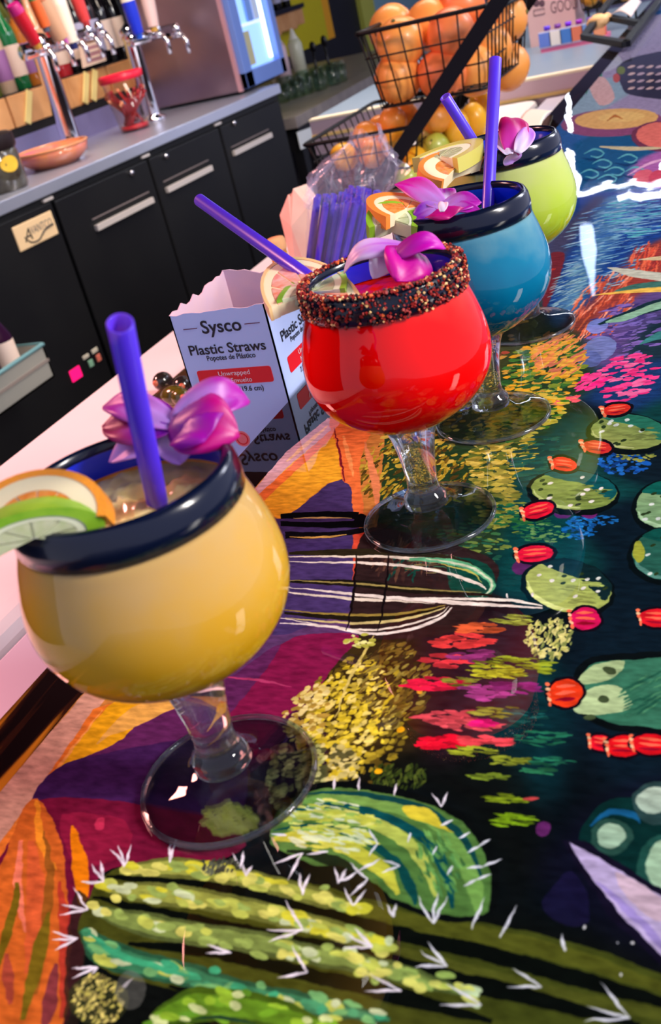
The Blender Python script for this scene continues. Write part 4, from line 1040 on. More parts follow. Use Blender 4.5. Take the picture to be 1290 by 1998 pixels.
3 236 238 250 1 1145 1967 1094 1961 1050 1947 1149 1961 1103 1948 1051 1945
3 236 238 250 1 1148 1966 1098 2006 1042 2041 1145 1962 1091 1997 1041 2040
3 236 238 250 1 1149 1964 1117 2013 1074 2061 1144 1963 1104 2010 1072 2061
3 236 238 250 1 1160 1842 1107 1825 1062 1799 1164 1837 1118 1813 1064 1797
3 236 238 250 1 1161 1842 1096 1844 1035 1838 1163 1837 1102 1832 1036 1836
3 236 238 250 1 1163 1842 1100 1884 1031 1921 1161 1837 1095 1875 1031 1920
3 236 238 250 1 1190 1723 1139 1711 1094 1692 1194 1718 1148 1700 1096 1690
3 236 238 250 1 1191 1723 1131 1729 1073 1726 1193 1718 1136 1717 1074 1724
3 236 238 250 1 1189 1722 1158 1692 1136 1655 1195 1718 1171 1683 1138 1654
3 236 238 250 1 1348 1632 1293 1623 1243 1607 1351 1627 1300 1612 1244 1606
3 236 238 250 1 1347 1631 1306 1607 1272 1575 1352 1627 1316 1597 1274 1574
3 236 238 250 1 1346 1630 1334 1587 1331 1542 1352 1628 1347 1582 1333 1541
3 236 238 250 1 1469 1548 1492 1584 1505 1624 1464 1551 1479 1590 1504 1625
3 236 238 250 1 1680 2133 1648 2165 1611 2192 1677 2129 1641 2156 1610 2191
3 236 238 250 1 1682 2131 1673 2169 1654 2209 1676 2131 1659 2170 1652 2209
3 236 238 250 1 1375 2105 1356 2152 1327 2199 1369 2104 1342 2151 1325 2199
3 236 238 250 1 1375 2104 1369 2149 1352 2198 1368 2105 1354 2152 1350 2198
3 236 238 250 1 1719 2098 1724 2124 1719 2153 1713 2100 1710 2129 1717 2154
3 236 238 250 1 1719 2100 1703 2129 1680 2155 1714 2098 1692 2124 1678 2154
3 236 238 250 1 2083 2133 2067 2169 2042 2203 2079 2131 2056 2165 2041 2202
3 236 238 250 1 2084 2131 2091 2164 2090 2202 2078 2133 2079 2169 2088 2202
3 236 238 250 1 2171 2058 2186 2092 2193 2131 2166 2060 2175 2098 2192 2132
3 236 238 250 1 2170 2061 2140 2095 2105 2125 2167 2057 2133 2087 2104 2123
3 236 238 250 1 1968 2064 1968 2110 1958 2158 1963 2065 1955 2112 1956 2159
3 236 238 250 1 1968 2065 1947 2112 1919 2158 1963 2064 1936 2109 1917 2157
3 236 238 250 1 2323 2037 2309 2061 2289 2082 2319 2034 2300 2055 2288 2081
3 236 238 250 1 2323 2035 2326 2060 2321 2087 2318 2036 2315 2062 2319 2088
3 236 238 250 1 2468 2042 2482 2098 2489 2158 2464 2044 2472 2102 2487 2158
3 236 238 250 1 2468 2045 2428 2094 2383 2138 2464 2042 2421 2086 2382 2137
3 236 238 250 1 2468 2043 2463 2104 2450 2166 2464 2043 2452 2104 2449 2166
3 236 238 250 1 2603 2039 2610 2107 2609 2178 2599 2040 2599 2109 2608 2179
3 236 238 250 1 2701 2029 2717 2093 2727 2161 2696 2031 2707 2096 2725 2161
3 236 238 250 1 2910 2025 2904 2059 2891 2091 2905 2024 2895 2056 2890 2090
3 236 238 250 1 2292 1908 2251 1942 2205 1970 2289 1904 2245 1933 2204 1969
3 236 238 250 1 2291 1908 2244 1927 2194 1939 2290 1903 2242 1916 2194 1938
3 236 238 250 1 2290 1908 2244 1902 2200 1888 2291 1903 2248 1891 2201 1886
3 236 238 250 1 2027 1925 1971 1980 1908 2033 2024 1921 1964 1972 1907 2031
3 236 238 250 1 2024 1926 1959 1916 1896 1898 2027 1920 1964 1904 1897 1896
3 236 238 250 1 2024 1925 1971 1893 1925 1853 2027 1921 1980 1883 1926 1852
3 236 238 250 1 2555 1895 2516 1936 2471 1972 2552 1891 2509 1927 2470 1971
3 236 238 250 1 2554 1895 2504 1916 2452 1930 2553 1891 2502 1906 2452 1929
3 236 238 250 1 2553 1895 2503 1886 2456 1869 2554 1891 2507 1875 2457 1867
3 236 238 250 1 2870 1890 2818 1913 2763 1929 2868 1885 2815 1903 2762 1928
3 236 238 250 1 2868 1890 2815 1879 2762 1861 2869 1885 2817 1869 2763 1859
3 236 238 250 1 3135 1845 3088 1895 3035 1940 3133 1842 3082 1887 3034 1939
3 236 238 250 1 3134 1846 3070 1853 3004 1854 3134 1841 3069 1844 3004 1853
3 236 238 250 1 3134 1846 3070 1828 3007 1802 3134 1842 3072 1818 3008 1801
3 236 238 250 1 2434 1776 2375 1798 2313 1813 2433 1771 2373 1788 2313 1812
3 236 238 250 1 2433 1776 2375 1766 2319 1749 2435 1771 2379 1756 2320 1748
3 236 238 250 1 2699 1790 2637 1814 2572 1832 2698 1786 2635 1804 2572 1831
3 236 238 250 1 2698 1790 2636 1777 2575 1756 2699 1786 2639 1767 2576 1754
3 236 238 250 1 1808 1787 1756 1797 1704 1799 1809 1782 1757 1786 1704 1797
3 236 238 250 1 1807 1787 1759 1780 1715 1766 1810 1782 1765 1769 1716 1764
3 236 238 250 1 2108 1779 2063 1823 2013 1862 2105 1776 2056 1815 2012 1861
3 236 238 250 1 2105 1780 2055 1762 2011 1738 2107 1775 2062 1752 2012 1736
3 236 238 250 1 2186 2177 2139 2208 2087 2233 2185 2172 2135 2197 2087 2231
3 236 238 250 1 2183 2176 2157 2138 2139 2094 2188 2173 2168 2129 2140 2092
3 236 238 250 1 1889 2243 1840 2213 1798 2174 1893 2237 1849 2200 1799 2172
3 236 238 250 1 1888 2241 1880 2178 1881 2114 1894 2239 1893 2173 1883 2113
3 236 238 250 1 1984 2272 1942 2259 1906 2237 1987 2266 1950 2246 1907 2235
3 236 238 250 1 2138 2198 2172 2230 2199 2270 2134 2202 2162 2240 2198 2271
3 236 238 250 1 2134 2202 2100 2170 2074 2131 2138 2198 2110 2160 2075 2130
3 236 238 250 1 1793 2315 1759 2320 1727 2315 1795 2308 1763 2305 1727 2313
3 236 238 250 1 1792 2533 1775 2561 1751 2585 1788 2530 1766 2555 1750 2584
3 236 238 250 1 1892 2570 1886 2599 1871 2629 1886 2569 1873 2599 1869 2629
3 236 238 250 1 1998 2586 1992 2618 1977 2651 1993 2586 1980 2618 1975 2651
3 236 238 250 1 2154 2576 2151 2608 2140 2640 2149 2577 2139 2608 2138 2640
3 236 238 250 1 2352 2546 2355 2587 2350 2631 2347 2547 2343 2590 2348 2632
3 236 238 250 1 2351 2548 2325 2585 2294 2617 2348 2544 2318 2577 2293 2615
3 236 238 250 1 2413 2495 2391 2484 2374 2464 2416 2490 2398 2472 2375 2462
3 236 238 250 1 2492 2443 2470 2432 2453 2413 2495 2438 2477 2421 2454 2411
3 236 238 250 1 2541 2388 2560 2404 2574 2427 2538 2393 2552 2414 2572 2428
3 236 238 250 1 2538 2393 2519 2377 2505 2355 2541 2388 2526 2367 2506 2353
3 236 238 250 1 2581 2302 2609 2318 2634 2341 2578 2307 2603 2329 2633 2343
3 236 238 250 1 2579 2307 2546 2301 2517 2287 2580 2302 2550 2289 2518 2285
3 236 238 250 1 2568 2243 2592 2256 2611 2276 2565 2248 2585 2266 2610 2277
3 236 238 250 1 2565 2247 2544 2230 2528 2206 2568 2243 2551 2221 2530 2204
3 236 238 250 1 2277 2252 2248 2236 2224 2212 2281 2247 2256 2225 2226 2210
3 236 238 250 1 2279 2252 2243 2264 2206 2267 2279 2247 2243 2251 2206 2265
3 236 238 250 1 2161 2338 2137 2368 2109 2394 2158 2335 2130 2360 2107 2392
3 236 238 250 1 2157 2338 2149 2306 2150 2272 2162 2335 2161 2302 2152 2271
3 236 238 250 1 2267 2405 2268 2382 2276 2358 2272 2405 2279 2381 2278 2358
3 236 238 250 1 2470 2286 2463 2266 2463 2244 2474 2284 2473 2262 2465 2243
3 236 238 250 1 2380 2364 2377 2342 2381 2318 2384 2362 2387 2339 2383 2318
3 236 238 250 1 3066 2084 3068 2081 3070 2086 3065 2088 3067 2092 3070 2088
0 6 44 42 1 2886 2451 2899 2597 2959 2681 3066 2698 3145 2613 3493 2624 3498 2328 3175 2306 3001 2381
3 20 92 140 1 2909 2541 2972 2608 3046 2608 3077 2585 2904 2548 2962 2637 3050 2634 3080 2590
2 40 80 70 1 2986 2510 72 12 11 -83
2 166 200 170 1 2986 2515 46 19 15 -53
2 40 70 70 1 3128 2693 90 14 10 -103
2 170 200 180 1 3112 2700 60 25 14 -62
2 30 80 70 1 3168 2411 81 15 13 -137
2 170 206 170 1 3177 2422 62 11 10 -103
1 18 14 34 1 2826 2464 2899 2477 3174 2317 3501 2158 3505 1904 3201 2040 3029 2176
1 196 178 222 1 2848 2463 2925 2426 3055 2358 3177 2290 3502 2122 3505 1920 3198 2073 3087 2168 2960 2308
0 226 190 190 0.6 3020 2362 3177 2282 3187 2188 3085 2248
0 150 130 206 0.7 2959 2316 3092 2189 3196 2094 3192 2131 3069 2245
0 30 24 70 0.6 2809 2194 2870 2335 2931 2281 2969 2144 2873 2125
2 240 240 240 1 3108 2095 5 1 1 -7
2 240 240 240 1 3091 1981 4 1 1 -7
2 240 240 240 1 2419 3946 7 0 3 -17
2 240 240 240 1 2956 2122 5 1 1 -8
2 236 240 236 1 2297 3927 6 0 5 -21
2 50 56 30 0.8 1418 1519 113 25 57 -85
4 4 190 190 90 226 220 120 110 106 60 150 150 80 1 247 91 48 1418 1519 94 21 57 -85 2 9 6 -2
2 110 116 110 0.5 1517 1581 56 12 43 -69
2 190 206 90 1 1507 2289 0 0 0 0
4 3 206 214 100 190 200 90 216 222 120 1 114 92 48 1526 2346 109 18 38 -75 20 3 6 -13
4 3 150 146 90 206 200 130 70 70 50 1 95 93 48 1670 2594 89 13 73 -165 10 13 9 -10
4 2 90 100 80 60 66 56 1 57 94 36 1592 2125 83 15 19 -36 -3 15 7 -1
"""
MX0, MX1, NY0, NY1, FY0, FY1 = 0.0, .5, .08, .78, .78, 3.4
class Canvas:
    def __init__(s, w, h, x0, x1, y0, y1, base):
        s.a = np.empty((h, w, 3), np.float32); s.a[:] = base; s.w, s.h = w, h
        s.x0, s.y0, s.kx, s.ky = x0 * 1e4, y0 * 1e4, w / ((x1 - x0) * 1e4), h / ((y1 - y0) * 1e4)
    def fill(s, xs, ys, col, al):
        px = (xs - s.x0) * s.kx; py = (ys - s.y0) * s.ky
        if px.max() < 0 or px.min() > s.w or py.max() < 0 or py.min() > s.h: return
        X0, X1 = max(int(px.min()) - 1, 0), min(int(px.max()) + 2, s.w); Y0, Y1 = max(int(py.min()) - 1, 0), min(int(py.max()) + 2, s.h)
        if X1 <= X0 or Y1 <= Y0: return
        qx, qy = np.roll(px, -1), np.roll(py, -1); W = X1 - X0; SUB = 2
        cov = np.zeros((Y1 - Y0, W + 1), np.float32)
        dy = qy - py; ok = np.abs(dy) > 1e-9; ax, ay, bx, by, dy = px[ok], py[ok], qx[ok], qy[ok], dy[ok]
        for r in range(Y0, Y1):
            row = cov[r - Y0]
            for k in range(SUB):
                y = r + (k + .5) / SUB
                hit = ((ay <= y) & (by > y)) | ((by <= y) & (ay > y))
                if not hit.any(): continue
                xi = np.sort(ax[hit] + (y - ay[hit]) / dy[hit] * (bx[hit] - ax[hit])) - X0
                for i in range(0, len(xi) - 1, 2):
                    a, b = min(max(xi[i], 0), W), min(max(xi[i + 1], 0), W)
                    if b <= a: continue
                    ia, ib = int(a), int(b)
                    if ia == ib: row[ia] += (b - a) / SUB
                    else: row[ia] += (ia + 1 - a) / SUB; row[ia + 1:ib] += 1 / SUB; row[ib] += (b - ib) / SUB
        cov = (np.clip(cov[:, :W], 0, 1) * al)[..., None]
        v = s.a[Y0:Y1, X0:X1]; v += (np.asarray(col, np.float32) - v) * cov
    def blend(s):
        for ax, k in ((0, s.ky), (1, s.kx)):
            r = max(int(50 * k), 2)
            for _ in range(2):
                p = np.concatenate([np.repeat(np.take(s.a, [0], ax), r + 1, ax), s.a, np.repeat(np.take(s.a, [-1], ax), r, ax)], ax).cumsum(ax, dtype=np.float64)
                n = s.a.shape[ax]
                s.a = ((np.take(p, range(2 * r + 1, 2 * r + 1 + n), ax) - np.take(p, range(n), ax)) / (2 * r + 1)).astype(np.float32)
    def image(s, name):
        im = bpy.data.images.new(name, s.w, s.h, alpha=False, float_buffer=False)
        px = np.ones((s.h, s.w, 4), np.float32); px[..., :3] = s.a; im.pixels.foreach_set(px.ravel()); im.update(); im.pack()
        return im
def make_mural():
    rgb = lambda f: np.array([float(q) / 255 for q in f], np.float32)
    cv = [Canvas(2000, 2800, MX0, MX1, NY0, NY1, rgb((6, 14, 20))), Canvas(800, 4000, MX0, MX1, FY0, FY1, rgb((40, 86, 154)))]
    th = np.linspace(0, 2 * np.pi, 9)[:-1]; t2 = np.linspace(0, 2 * np.pi, 19)[:-1]
    def curve(p, closed, k):
        n = len(p); o = []
        for i in range(n if closed else n - 1):
            a, b, c, d = [p[(i + j) % n] if closed else p[min(max(i + j, 0), n - 1)] for j in (-1, 0, 1, 2)]
            for t in np.arange(k) / k: o.append(.5 * (2 * b + (c - a) * t + (2 * a - 5 * b + 4 * c - d) * t * t + (3 * b - a - 3 * c + d) * t ** 3))
        if not closed: o.append(p[-1])
        return np.array(o)
    for ln in MURAL.strip().splitlines():
        f = ln.split(); kind = f[0]
        if kind == '5':                                             # the grounds are brushed into one another
            for c in cv: c.blend()
            continue
        if kind != '4':
            al = float(f[4]); p = np.array(f[5:], float).reshape(-1, 2)
            if kind == '0': p = curve(p, True, 4)
            elif kind == '2': p = p[0] + np.outer(np.cos(t2), p[1]) + np.outer(np.sin(t2), p[2])
            elif kind == '3':
                h = len(p) // 2; p = np.concatenate([curve(p[:h], False, 5), curve(p[h:], False, 5)[::-1]])
            for c in cv: c.fill(p[:, 0], p[:, 1], rgb(f[1:4]), al)
        else:
            nc = int(f[1]); cols = [f[2 + 3 * i:5 + 3 * i] for i in range(nc)]; f = f[2 + 3 * nc:]; al, n, seed, jit = float(f[0]), int(f[1]), int(f[2]), float(f[3]); g = np.array(f[4:], float).reshape(5, 2); rs = random.Random(seed)
            for i in range(n):
                t = rs.uniform(0, 6.2832); r = math.sqrt(rs.random()); c0 = g[0] + g[1] * (r * math.cos(t)) + g[2] * (r * math.sin(t))
                a = math.radians(rs.uniform(-jit, jit)); k = rs.uniform(.6, 1.3); A, B = g[3] * k, g[4] * k
                q = math.sqrt(max(np.dot(B, B), 1e-6) / max(np.dot(A, A), 1e-6))
                A, B = A * math.cos(a) + B / q * math.sin(a), B * math.cos(a) - A * q * math.sin(a)
                w = np.array([rs.uniform(.7, 1.15) for _ in th])
                p = c0 + np.outer(np.cos(th) * w, A) + np.outer(np.sin(th) * w, B); col = rgb(cols[rs.randrange(len(cols))])
                for c in cv: c.fill(p[:, 0], p[:, 1], col, al)
    return cv[0].image('mural_near'), cv[1].image('mural_far')

# ------------------------------------------------------------------ room shell
FLOOR = mat('floor_tile', (40, 34, 36), .5, c2=(56, 48, 48), nscale=6)
tag(obj('floor', MB().box((-4.6, -2.2, -1.12), (1.6, 10.6, -1.07)), FLOOR, smooth=False), kind='structure')
tag(obj('ceiling', MB().box((-4.6, -0.4, 1.95), (1.6, 10.6, 2.0)), mat('ceiling_dark', (40, 34, 46), .8), smooth=False), kind='structure')
WALLD = mat('wall_charcoal', (18, 18, 24), .6, c2=(24, 24, 32), nscale=5)
tag(obj('wall_back', MB().box((-3.10, -2.2, -1.07), (-3.00, 10.6, 1.95)), WALLD, smooth=False), kind='structure')
tag(obj('wall_far', MB().box((-3.00, 10.5, -1.07), (1.6, 10.6, 1.95)), mat('wall_lilac', (150, 146, 190), .7), smooth=False), kind='structure')
tag(obj('trim_1', MB().box((-.82, 6.2, 1.24), (1.6, 10.5, 1.95)), mat('soffit', (60, 54, 84), .7), smooth=False), kind='structure')

# ------------------------------------------------------------------ the bar counter with its painted top
def image_mat(name, img, strokes=True):
    M = bpy.data.materials.new(name); M.use_nodes = True; nt = M.node_tree; b = nt.nodes['Principled BSDF']
    t = nt.nodes.new('ShaderNodeTexImage'); t.image = img; t.extension = 'EXTEND'; t.interpolation = 'Cubic'
    # brushwork: ragged stroke edges and uneven paint
    tc = nt.nodes.new('ShaderNodeTexCoord'); n = nt.nodes.new('ShaderNodeTexNoise'); n.inputs['Scale'].default_value = 130; n.inputs['Detail'].default_value = 5
    nt.links.new(tc.outputs['Object'], n.inputs['Vector'])
    sb_ = nt.nodes.new('ShaderNodeVectorMath'); sb_.operation = 'MULTIPLY_ADD'; sb_.inputs[1].default_value = (.0064, .0042, 0) if name.endswith('near') else (.008, .0015, 0)
    sb_.inputs[2].default_value = (-.0032, -.0021, 0) if name.endswith('near') else (-.004, -.0007, 0)
    nt.links.new(n.outputs['Color'], sb_.inputs[0])
    ad = nt.nodes.new('ShaderNodeVectorMath'); ad.operation = 'ADD'
    nt.links.new(tc.outputs['UV'], ad.inputs[0]); nt.links.new(sb_.outputs[0], ad.inputs[1]); nt.links.new(ad.outputs[0], t.inputs['Vector'])
    mp = nt.nodes.new('ShaderNodeMapping'); mp.inputs['Scale'].default_value = (120, 330, 1); mp.inputs['Rotation'].default_value = (0, 0, .9)
    n2 = nt.nodes.new('ShaderNodeTexNoise'); n2.inputs['Scale'].default_value = 1.0; n2.inputs['Detail'].default_value = 5
    nt.links.new(tc.outputs['Object'], mp.inputs['Vector']); nt.links.new(mp.outputs[0], n2.inputs['Vector'])
    hs = nt.nodes.new('ShaderNodeHueSaturation'); mr = nt.nodes.new('ShaderNodeMapRange')
    mr.inputs['From Min'].default_value = .3; mr.inputs['From Max'].default_value = .7; mr.inputs['To Min'].default_value = .55; mr.inputs['To Max'].default_value = 1.08
    nt.links.new(n2.outputs['Fac'], mr.inputs['Value']); nt.links.new(mr.outputs[0], hs.inputs['Value'])
    nt.links.new(t.outputs['Color'], hs.inputs['Color']); nt.links.new(hs.outputs[0], b.inputs['Base Color'])
    gloss(nt, b); return M
def gloss(nt, b):
    """poured clear resin: mirror smooth with faint waves"""
    b.inputs['Roughness'].default_value = .6; b.inputs['Specular IOR Level'].default_value = 0
    b.inputs['Coat Weight'].default_value = 1.0; b.inputs['Coat Roughness'].default_value = .015; b.inputs['Coat IOR'].default_value = 1.52
    tc = nt.nodes.new('ShaderNodeTexCoord'); n = nt.nodes.new('ShaderNodeTexNoise'); n.inputs['Scale'].default_value = 22; n.inputs['Detail'].default_value = 1
    bp = nt.nodes.new('ShaderNodeBump'); bp.inputs['Strength'].default_value = .04; bp.inputs['Distance'].default_value = .002
    nt.links.new(tc.outputs['Object'], n.inputs['Vector']); nt.links.new(n.outputs['Fac'], bp.inputs['Height'])
    nt.links.new(bp.outputs['Normal'], b.inputs['Coat Normal'])
BAND = bpy.data.materials.new('dark_resin_wood'); BAND.use_nodes = True
nt = BAND.node_tree; b_ = nt.nodes['Principled BSDF']; gloss(nt, b_)
tc = nt.nodes.new('ShaderNodeTexCoord'); mp = nt.nodes.new('ShaderNodeMapping'); mp.inputs['Scale'].default_value = (70, 5, 1)
n_ = nt.nodes.new('ShaderNodeTexNoise'); n_.inputs['Scale'].default_value = 1.0; n_.inputs['Detail'].default_value = 4
r_ = nt.nodes.new('ShaderNodeValToRGB'); e_ = r_.color_ramp.elements
e_[0].position = .50; e_[0].color = lin((20, 10, 10)); e_[1].position = .66; e_[1].color = lin((196, 124, 30))
x_ = e_.new(.57); x_.color = lin((52, 24, 14))
nt.links.new(tc.outputs['Object'], mp.inputs['Vector']); nt.links.new(mp.outputs['Vector'], n_.inputs['Vector'])
sx_ = nt.nodes.new('ShaderNodeSeparateXYZ'); my_ = nt.nodes.new('ShaderNodeMapRange')       # the golden streaks fade along the strip
my_.inputs['From Min'].default_value = -1.22; my_.inputs['From Max'].default_value = -1.36; my_.inputs['To Min'].default_value = -.12; my_.inputs['To Max'].default_value = .05
av_ = nt.nodes.new('ShaderNodeMath'); av_.operation = 'ADD'
nt.links.new(tc.outputs['Object'], sx_.inputs[0]); nt.links.new(sx_.outputs['Y'], my_.inputs['Value'])
nt.links.new(n_.outputs['Fac'], av_.inputs[0]); nt.links.new(my_.outputs[0], av_.inputs[1]); nt.links.new(av_.outputs[0], r_.inputs['Fac']); nt.links.new(r_.outputs['Color'], b_.inputs['Base Color'])

bar = thing('bar_counter', (.24, 1.6, -1.07), 'glossy bar counter with a painted cactus garden top carrying the goblets', 'counter')
BW = .035                                                   # width of the dark edge band
E1, E2 = .78, 3.40
IMG_N, IMG_F = make_mural()
def top_quad(y0, y1, x0, x1, ty0, ty1):
    me = bpy.data.meshes.new('painted_top')
    me.from_pydata([(x0, y0, 0), (x1, y0, 0), (x1, y1, 0), (x0, y1, 0)], [], [(0, 1, 2, 3)])
    return me
mb = MB()
mb.add([(BW, -.8, 0), (.52, -.8, 0), (.52, E1, 0), (BW, E1, 0)], [(0, 1, 2, 3)], 0)
mb.add([(BW, E1, 0), (.52, E1, 0), (.52, E2, 0), (BW, E2, 0)], [(0, 1, 2, 3)], 1)
mb.add([(BW, -.8, -.04), (.52, -.8, -.04), (.52, E2, -.04), (BW, E2, -.04), (BW, -.8, 0), (.52, -.8, 0), (.52, E2, 0), (BW, E2, 0)],
       [(3, 2, 1, 0), (0, 1, 5, 4), (1, 2, 6, 5), (2, 3, 7, 6)], 2)
top = obj('painted_top', mb, [image_mat('mural_near', IMG_N), image_mat('mural_far', IMG_F), mat('bar_side', (30, 20, 18), .4)], bar, smooth=False)
uv = top.data.uv_layers.new(name='UVMap')
for p in top.data.polygons:
    for li in p.loop_indices:
        v = top.data.vertices[top.data.loops[li].vertex_index].co + wl(bar)
        x0, x1, y0, y1 = (MX0, MX1, NY0, NY1) if p.material_index == 0 else (MX0, MX1, FY0, FY1)
        uv.data[li].uv = ((v.x - x0) / (x1 - x0), (v.y - y0) / (y1 - y0))
mb = MB().box((0, -.8, -.045), (BW, E2, 0)); o = obj('edge_band', mb, BAND, bar, smooth=False); o['label'] = 'dark wooden edge strip with golden streaks'
mb = MB().box((.06, -.8, -1.07), (.40, E2, -.045)); obj('counter_body', mb, mat('bar_body', (34, 24, 24), .6), bar, smooth=False)

# ------------------------------------------------------------------ stainless underbar behind the bar edge
STEEL = mat('brushed_steel', (232, 224, 226), .5, metal=.15, spec=.3, c2=(242, 234, 234), nscale=3)
STEELD = mat('steel_groove', (60, 36, 70), .4, metal=.6)
ub = thing('underbar_station', (-.3, .8, -1.07), 'stainless steel underbar shelf below the bar edge', 'shelf')
mb = MB(); pr_ = [(-.52, -.21), (-.52, -.150), (-.30, -.150), (-.285, -.1515), (-.275, -.156), (-.272, -.165), (-.272, -.21)]
for i in range(len(pr_) - 1):
    (a, c), (d, e) = pr_[i], pr_[i + 1]
    mb.add([(a, -.4, c), (d, -.4, e), (d, 2.88, e), (a, 2.88, c)], [(0, 1, 2, 3)])
obj('shelf_top', mb, STEEL, ub, auto=50)
obj('drain_groove', MB().box((-.272, -.4, -.22), (-.248, 2.88, -.175)), STEELD, ub, smooth=False)
obj('inner_ledge', MB().box((-.248, -.4, -.21), (.05, 2.88, -.152)), mat('ledge_steel', (214, 206, 228), .4, metal=.25), ub, bevel=.005, smooth=False)
obj('front_panel', MB().box((-.50, -.4, -1.07), (-.48, 2.88, -.205)), mat('steel_panel', (120, 110, 120), .4, metal=.6), ub, smooth=False)
rs = random.Random(12); mb = MB()
for i in range(260):
    y = rs.gauss(.335, .03); x = -.03 - abs(rs.gauss(0, .02)) - (.05 if rs.random() < .12 else 0)
    q = rs.uniform(.0004, .0011); mb.box((x, y, -.1518), (x + q * 1.6, y + q * 1.4, -.1518 + q))
o = obj('spilled_chili_salt', mb, mat('spilled_salt', (226, 50, 60), .6), ub, smooth=False); o['kind'] = 'stuff'; o['label'] = 'red chili salt spilled along the ledge'
# ------------------------------------------------------------------ the four goblets
GLASS = mat('clear_glass', (250, 252, 252), .01, trans=1.0, ior=1.46)
def clear_mat(name, glass, tint=(252, 254, 255), rough=.015):
    """thin clear wall: what is behind shows through, with a Fresnel sheen; glass = share of true refraction"""
    M = bpy.data.materials.new(name); M.use_nodes = True; nt = M.node_tree; nt.nodes.clear()
    o = nt.nodes.new('ShaderNodeOutputMaterial'); tr = nt.nodes.new('ShaderNodeBsdfTransparent'); tr.inputs[0].default_value = lin(tint)
    gl = nt.nodes.new('ShaderNodeBsdfGlossy'); gl.inputs['Roughness'].default_value = rough
    fr = nt.nodes.new('ShaderNodeFresnel'); ge = nt.nodes.new('ShaderNodeNewGeometry'); mi = nt.nodes.new('ShaderNodeMath'); mi.operation = 'MULTIPLY_ADD'
    mi.inputs[1].default_value = 1 / 1.5 - 1.5; mi.inputs[2].default_value = 1.5      # same sheen on both faces of the wall
    nt.links.new(ge.outputs['Backfacing'], mi.inputs[0]); nt.links.new(mi.outputs[0], fr.inputs['IOR'])
    m1 = nt.nodes.new('ShaderNodeMixShader'); nt.links.new(fr.outputs[0], m1.inputs[0]); nt.links.new(tr.outputs[0], m1.inputs[1]); nt.links.new(gl.outputs[0], m1.inputs[2])
    gs = nt.nodes.new('ShaderNodeBsdfGlass'); gs.inputs['IOR'].default_value = 1.46; gs.inputs['Roughness'].default_value = 0; gs.inputs[0].default_value = lin(tint)
    m2 = nt.nodes.new('ShaderNodeMixShader'); m2.inputs[0].default_value = glass
    nt.links.new(m1.outputs[0], m2.inputs[1]); nt.links.new(gs.outputs[0], m2.inputs[2]); nt.links.new(m2.outputs[0], o.inputs['Surface'])
    return M
FOOTG = clear_mat('foot_glass', .32, (244, 250, 252)); STEMG = clear_mat('stem_glass', .75); WALLG = clear_mat('bowl_glass', 0.0)
NAVY = mat('navy_glass', (4, 13, 38), .20, coat=.25, spec=.4)
COBALT = mat('cobalt_glass', (8, 40, 214), .15, coat=.4)
GOB_R = catmull([(.0, .0615, 0), (.014, .0628, 0), (.0255, .0668, 0), (.0360, .0735, 0), (.0435, .0815, 0), (.0480, .0905, 0),
                 (.0495, .1000, 0), (.0486, .1100, 0), (.0457, .1210, 0), (.0424, .1310, 0), (.0408, .1390, 0)], 4)
def drink_mat(name, lo, mid, hi, z0, z1, side):
    """frozen drink: clearer and denser at the bottom, frosty towards the rim; side = direction of the frosty cheek"""
    M = bpy.data.materials.new(name); M.use_nodes = True; nt = M.node_tree; b = nt.nodes['Principled BSDF']
    tc = nt.nodes.new('ShaderNodeTexCoord')
    dt = nt.nodes.new('ShaderNodeVectorMath'); dt.operation = 'DOT_PRODUCT'; dt.inputs[1].default_value = side
    nt.links.new(tc.outputs['Object'], dt.inputs[0])
    n = nt.nodes.new('ShaderNodeTexNoise'); n.inputs['Scale'].default_value = 38; n.inputs['Detail'].default_value = 5
    nt.links.new(tc.outputs['Object'], n.inputs['Vector'])
    ma = nt.nodes.new('ShaderNodeMath'); ma.operation = 'MULTIPLY_ADD'; ma.inputs[1].default_value = .05
    nt.links.new(n.outputs['Fac'], ma.inputs[0]); nt.links.new(dt.outputs['Value'], ma.inputs[2])
    mr = nt.nodes.new('ShaderNodeMapRange'); mr.inputs['From Min'].default_value = z0 + .025; mr.inputs['From Max'].default_value = z1 + .025
    nt.links.new(ma.outputs[0], mr.inputs['Value'])
    r = nt.nodes.new('ShaderNodeValToRGB'); e = r.color_ramp.elements
    e[0].color = lin(lo); e[1].color = lin(hi); x = e.new(.5); x.color = lin(mid)
    nt.links.new(mr.outputs['Result'], r.inputs['Fac']); nt.links.new(r.outputs['Color'], b.inputs['Base Color'])
    b.inputs['Roughness'].default_value = .5; b.inputs['Specular IOR Level'].default_value = 0
    b.inputs['Subsurface Weight'].default_value = .25; b.inputs['Subsurface Radius'].default_value = (.012, .009, .006)
    b.inputs['Subsurface Scale'].default_value = 1.0
    return M
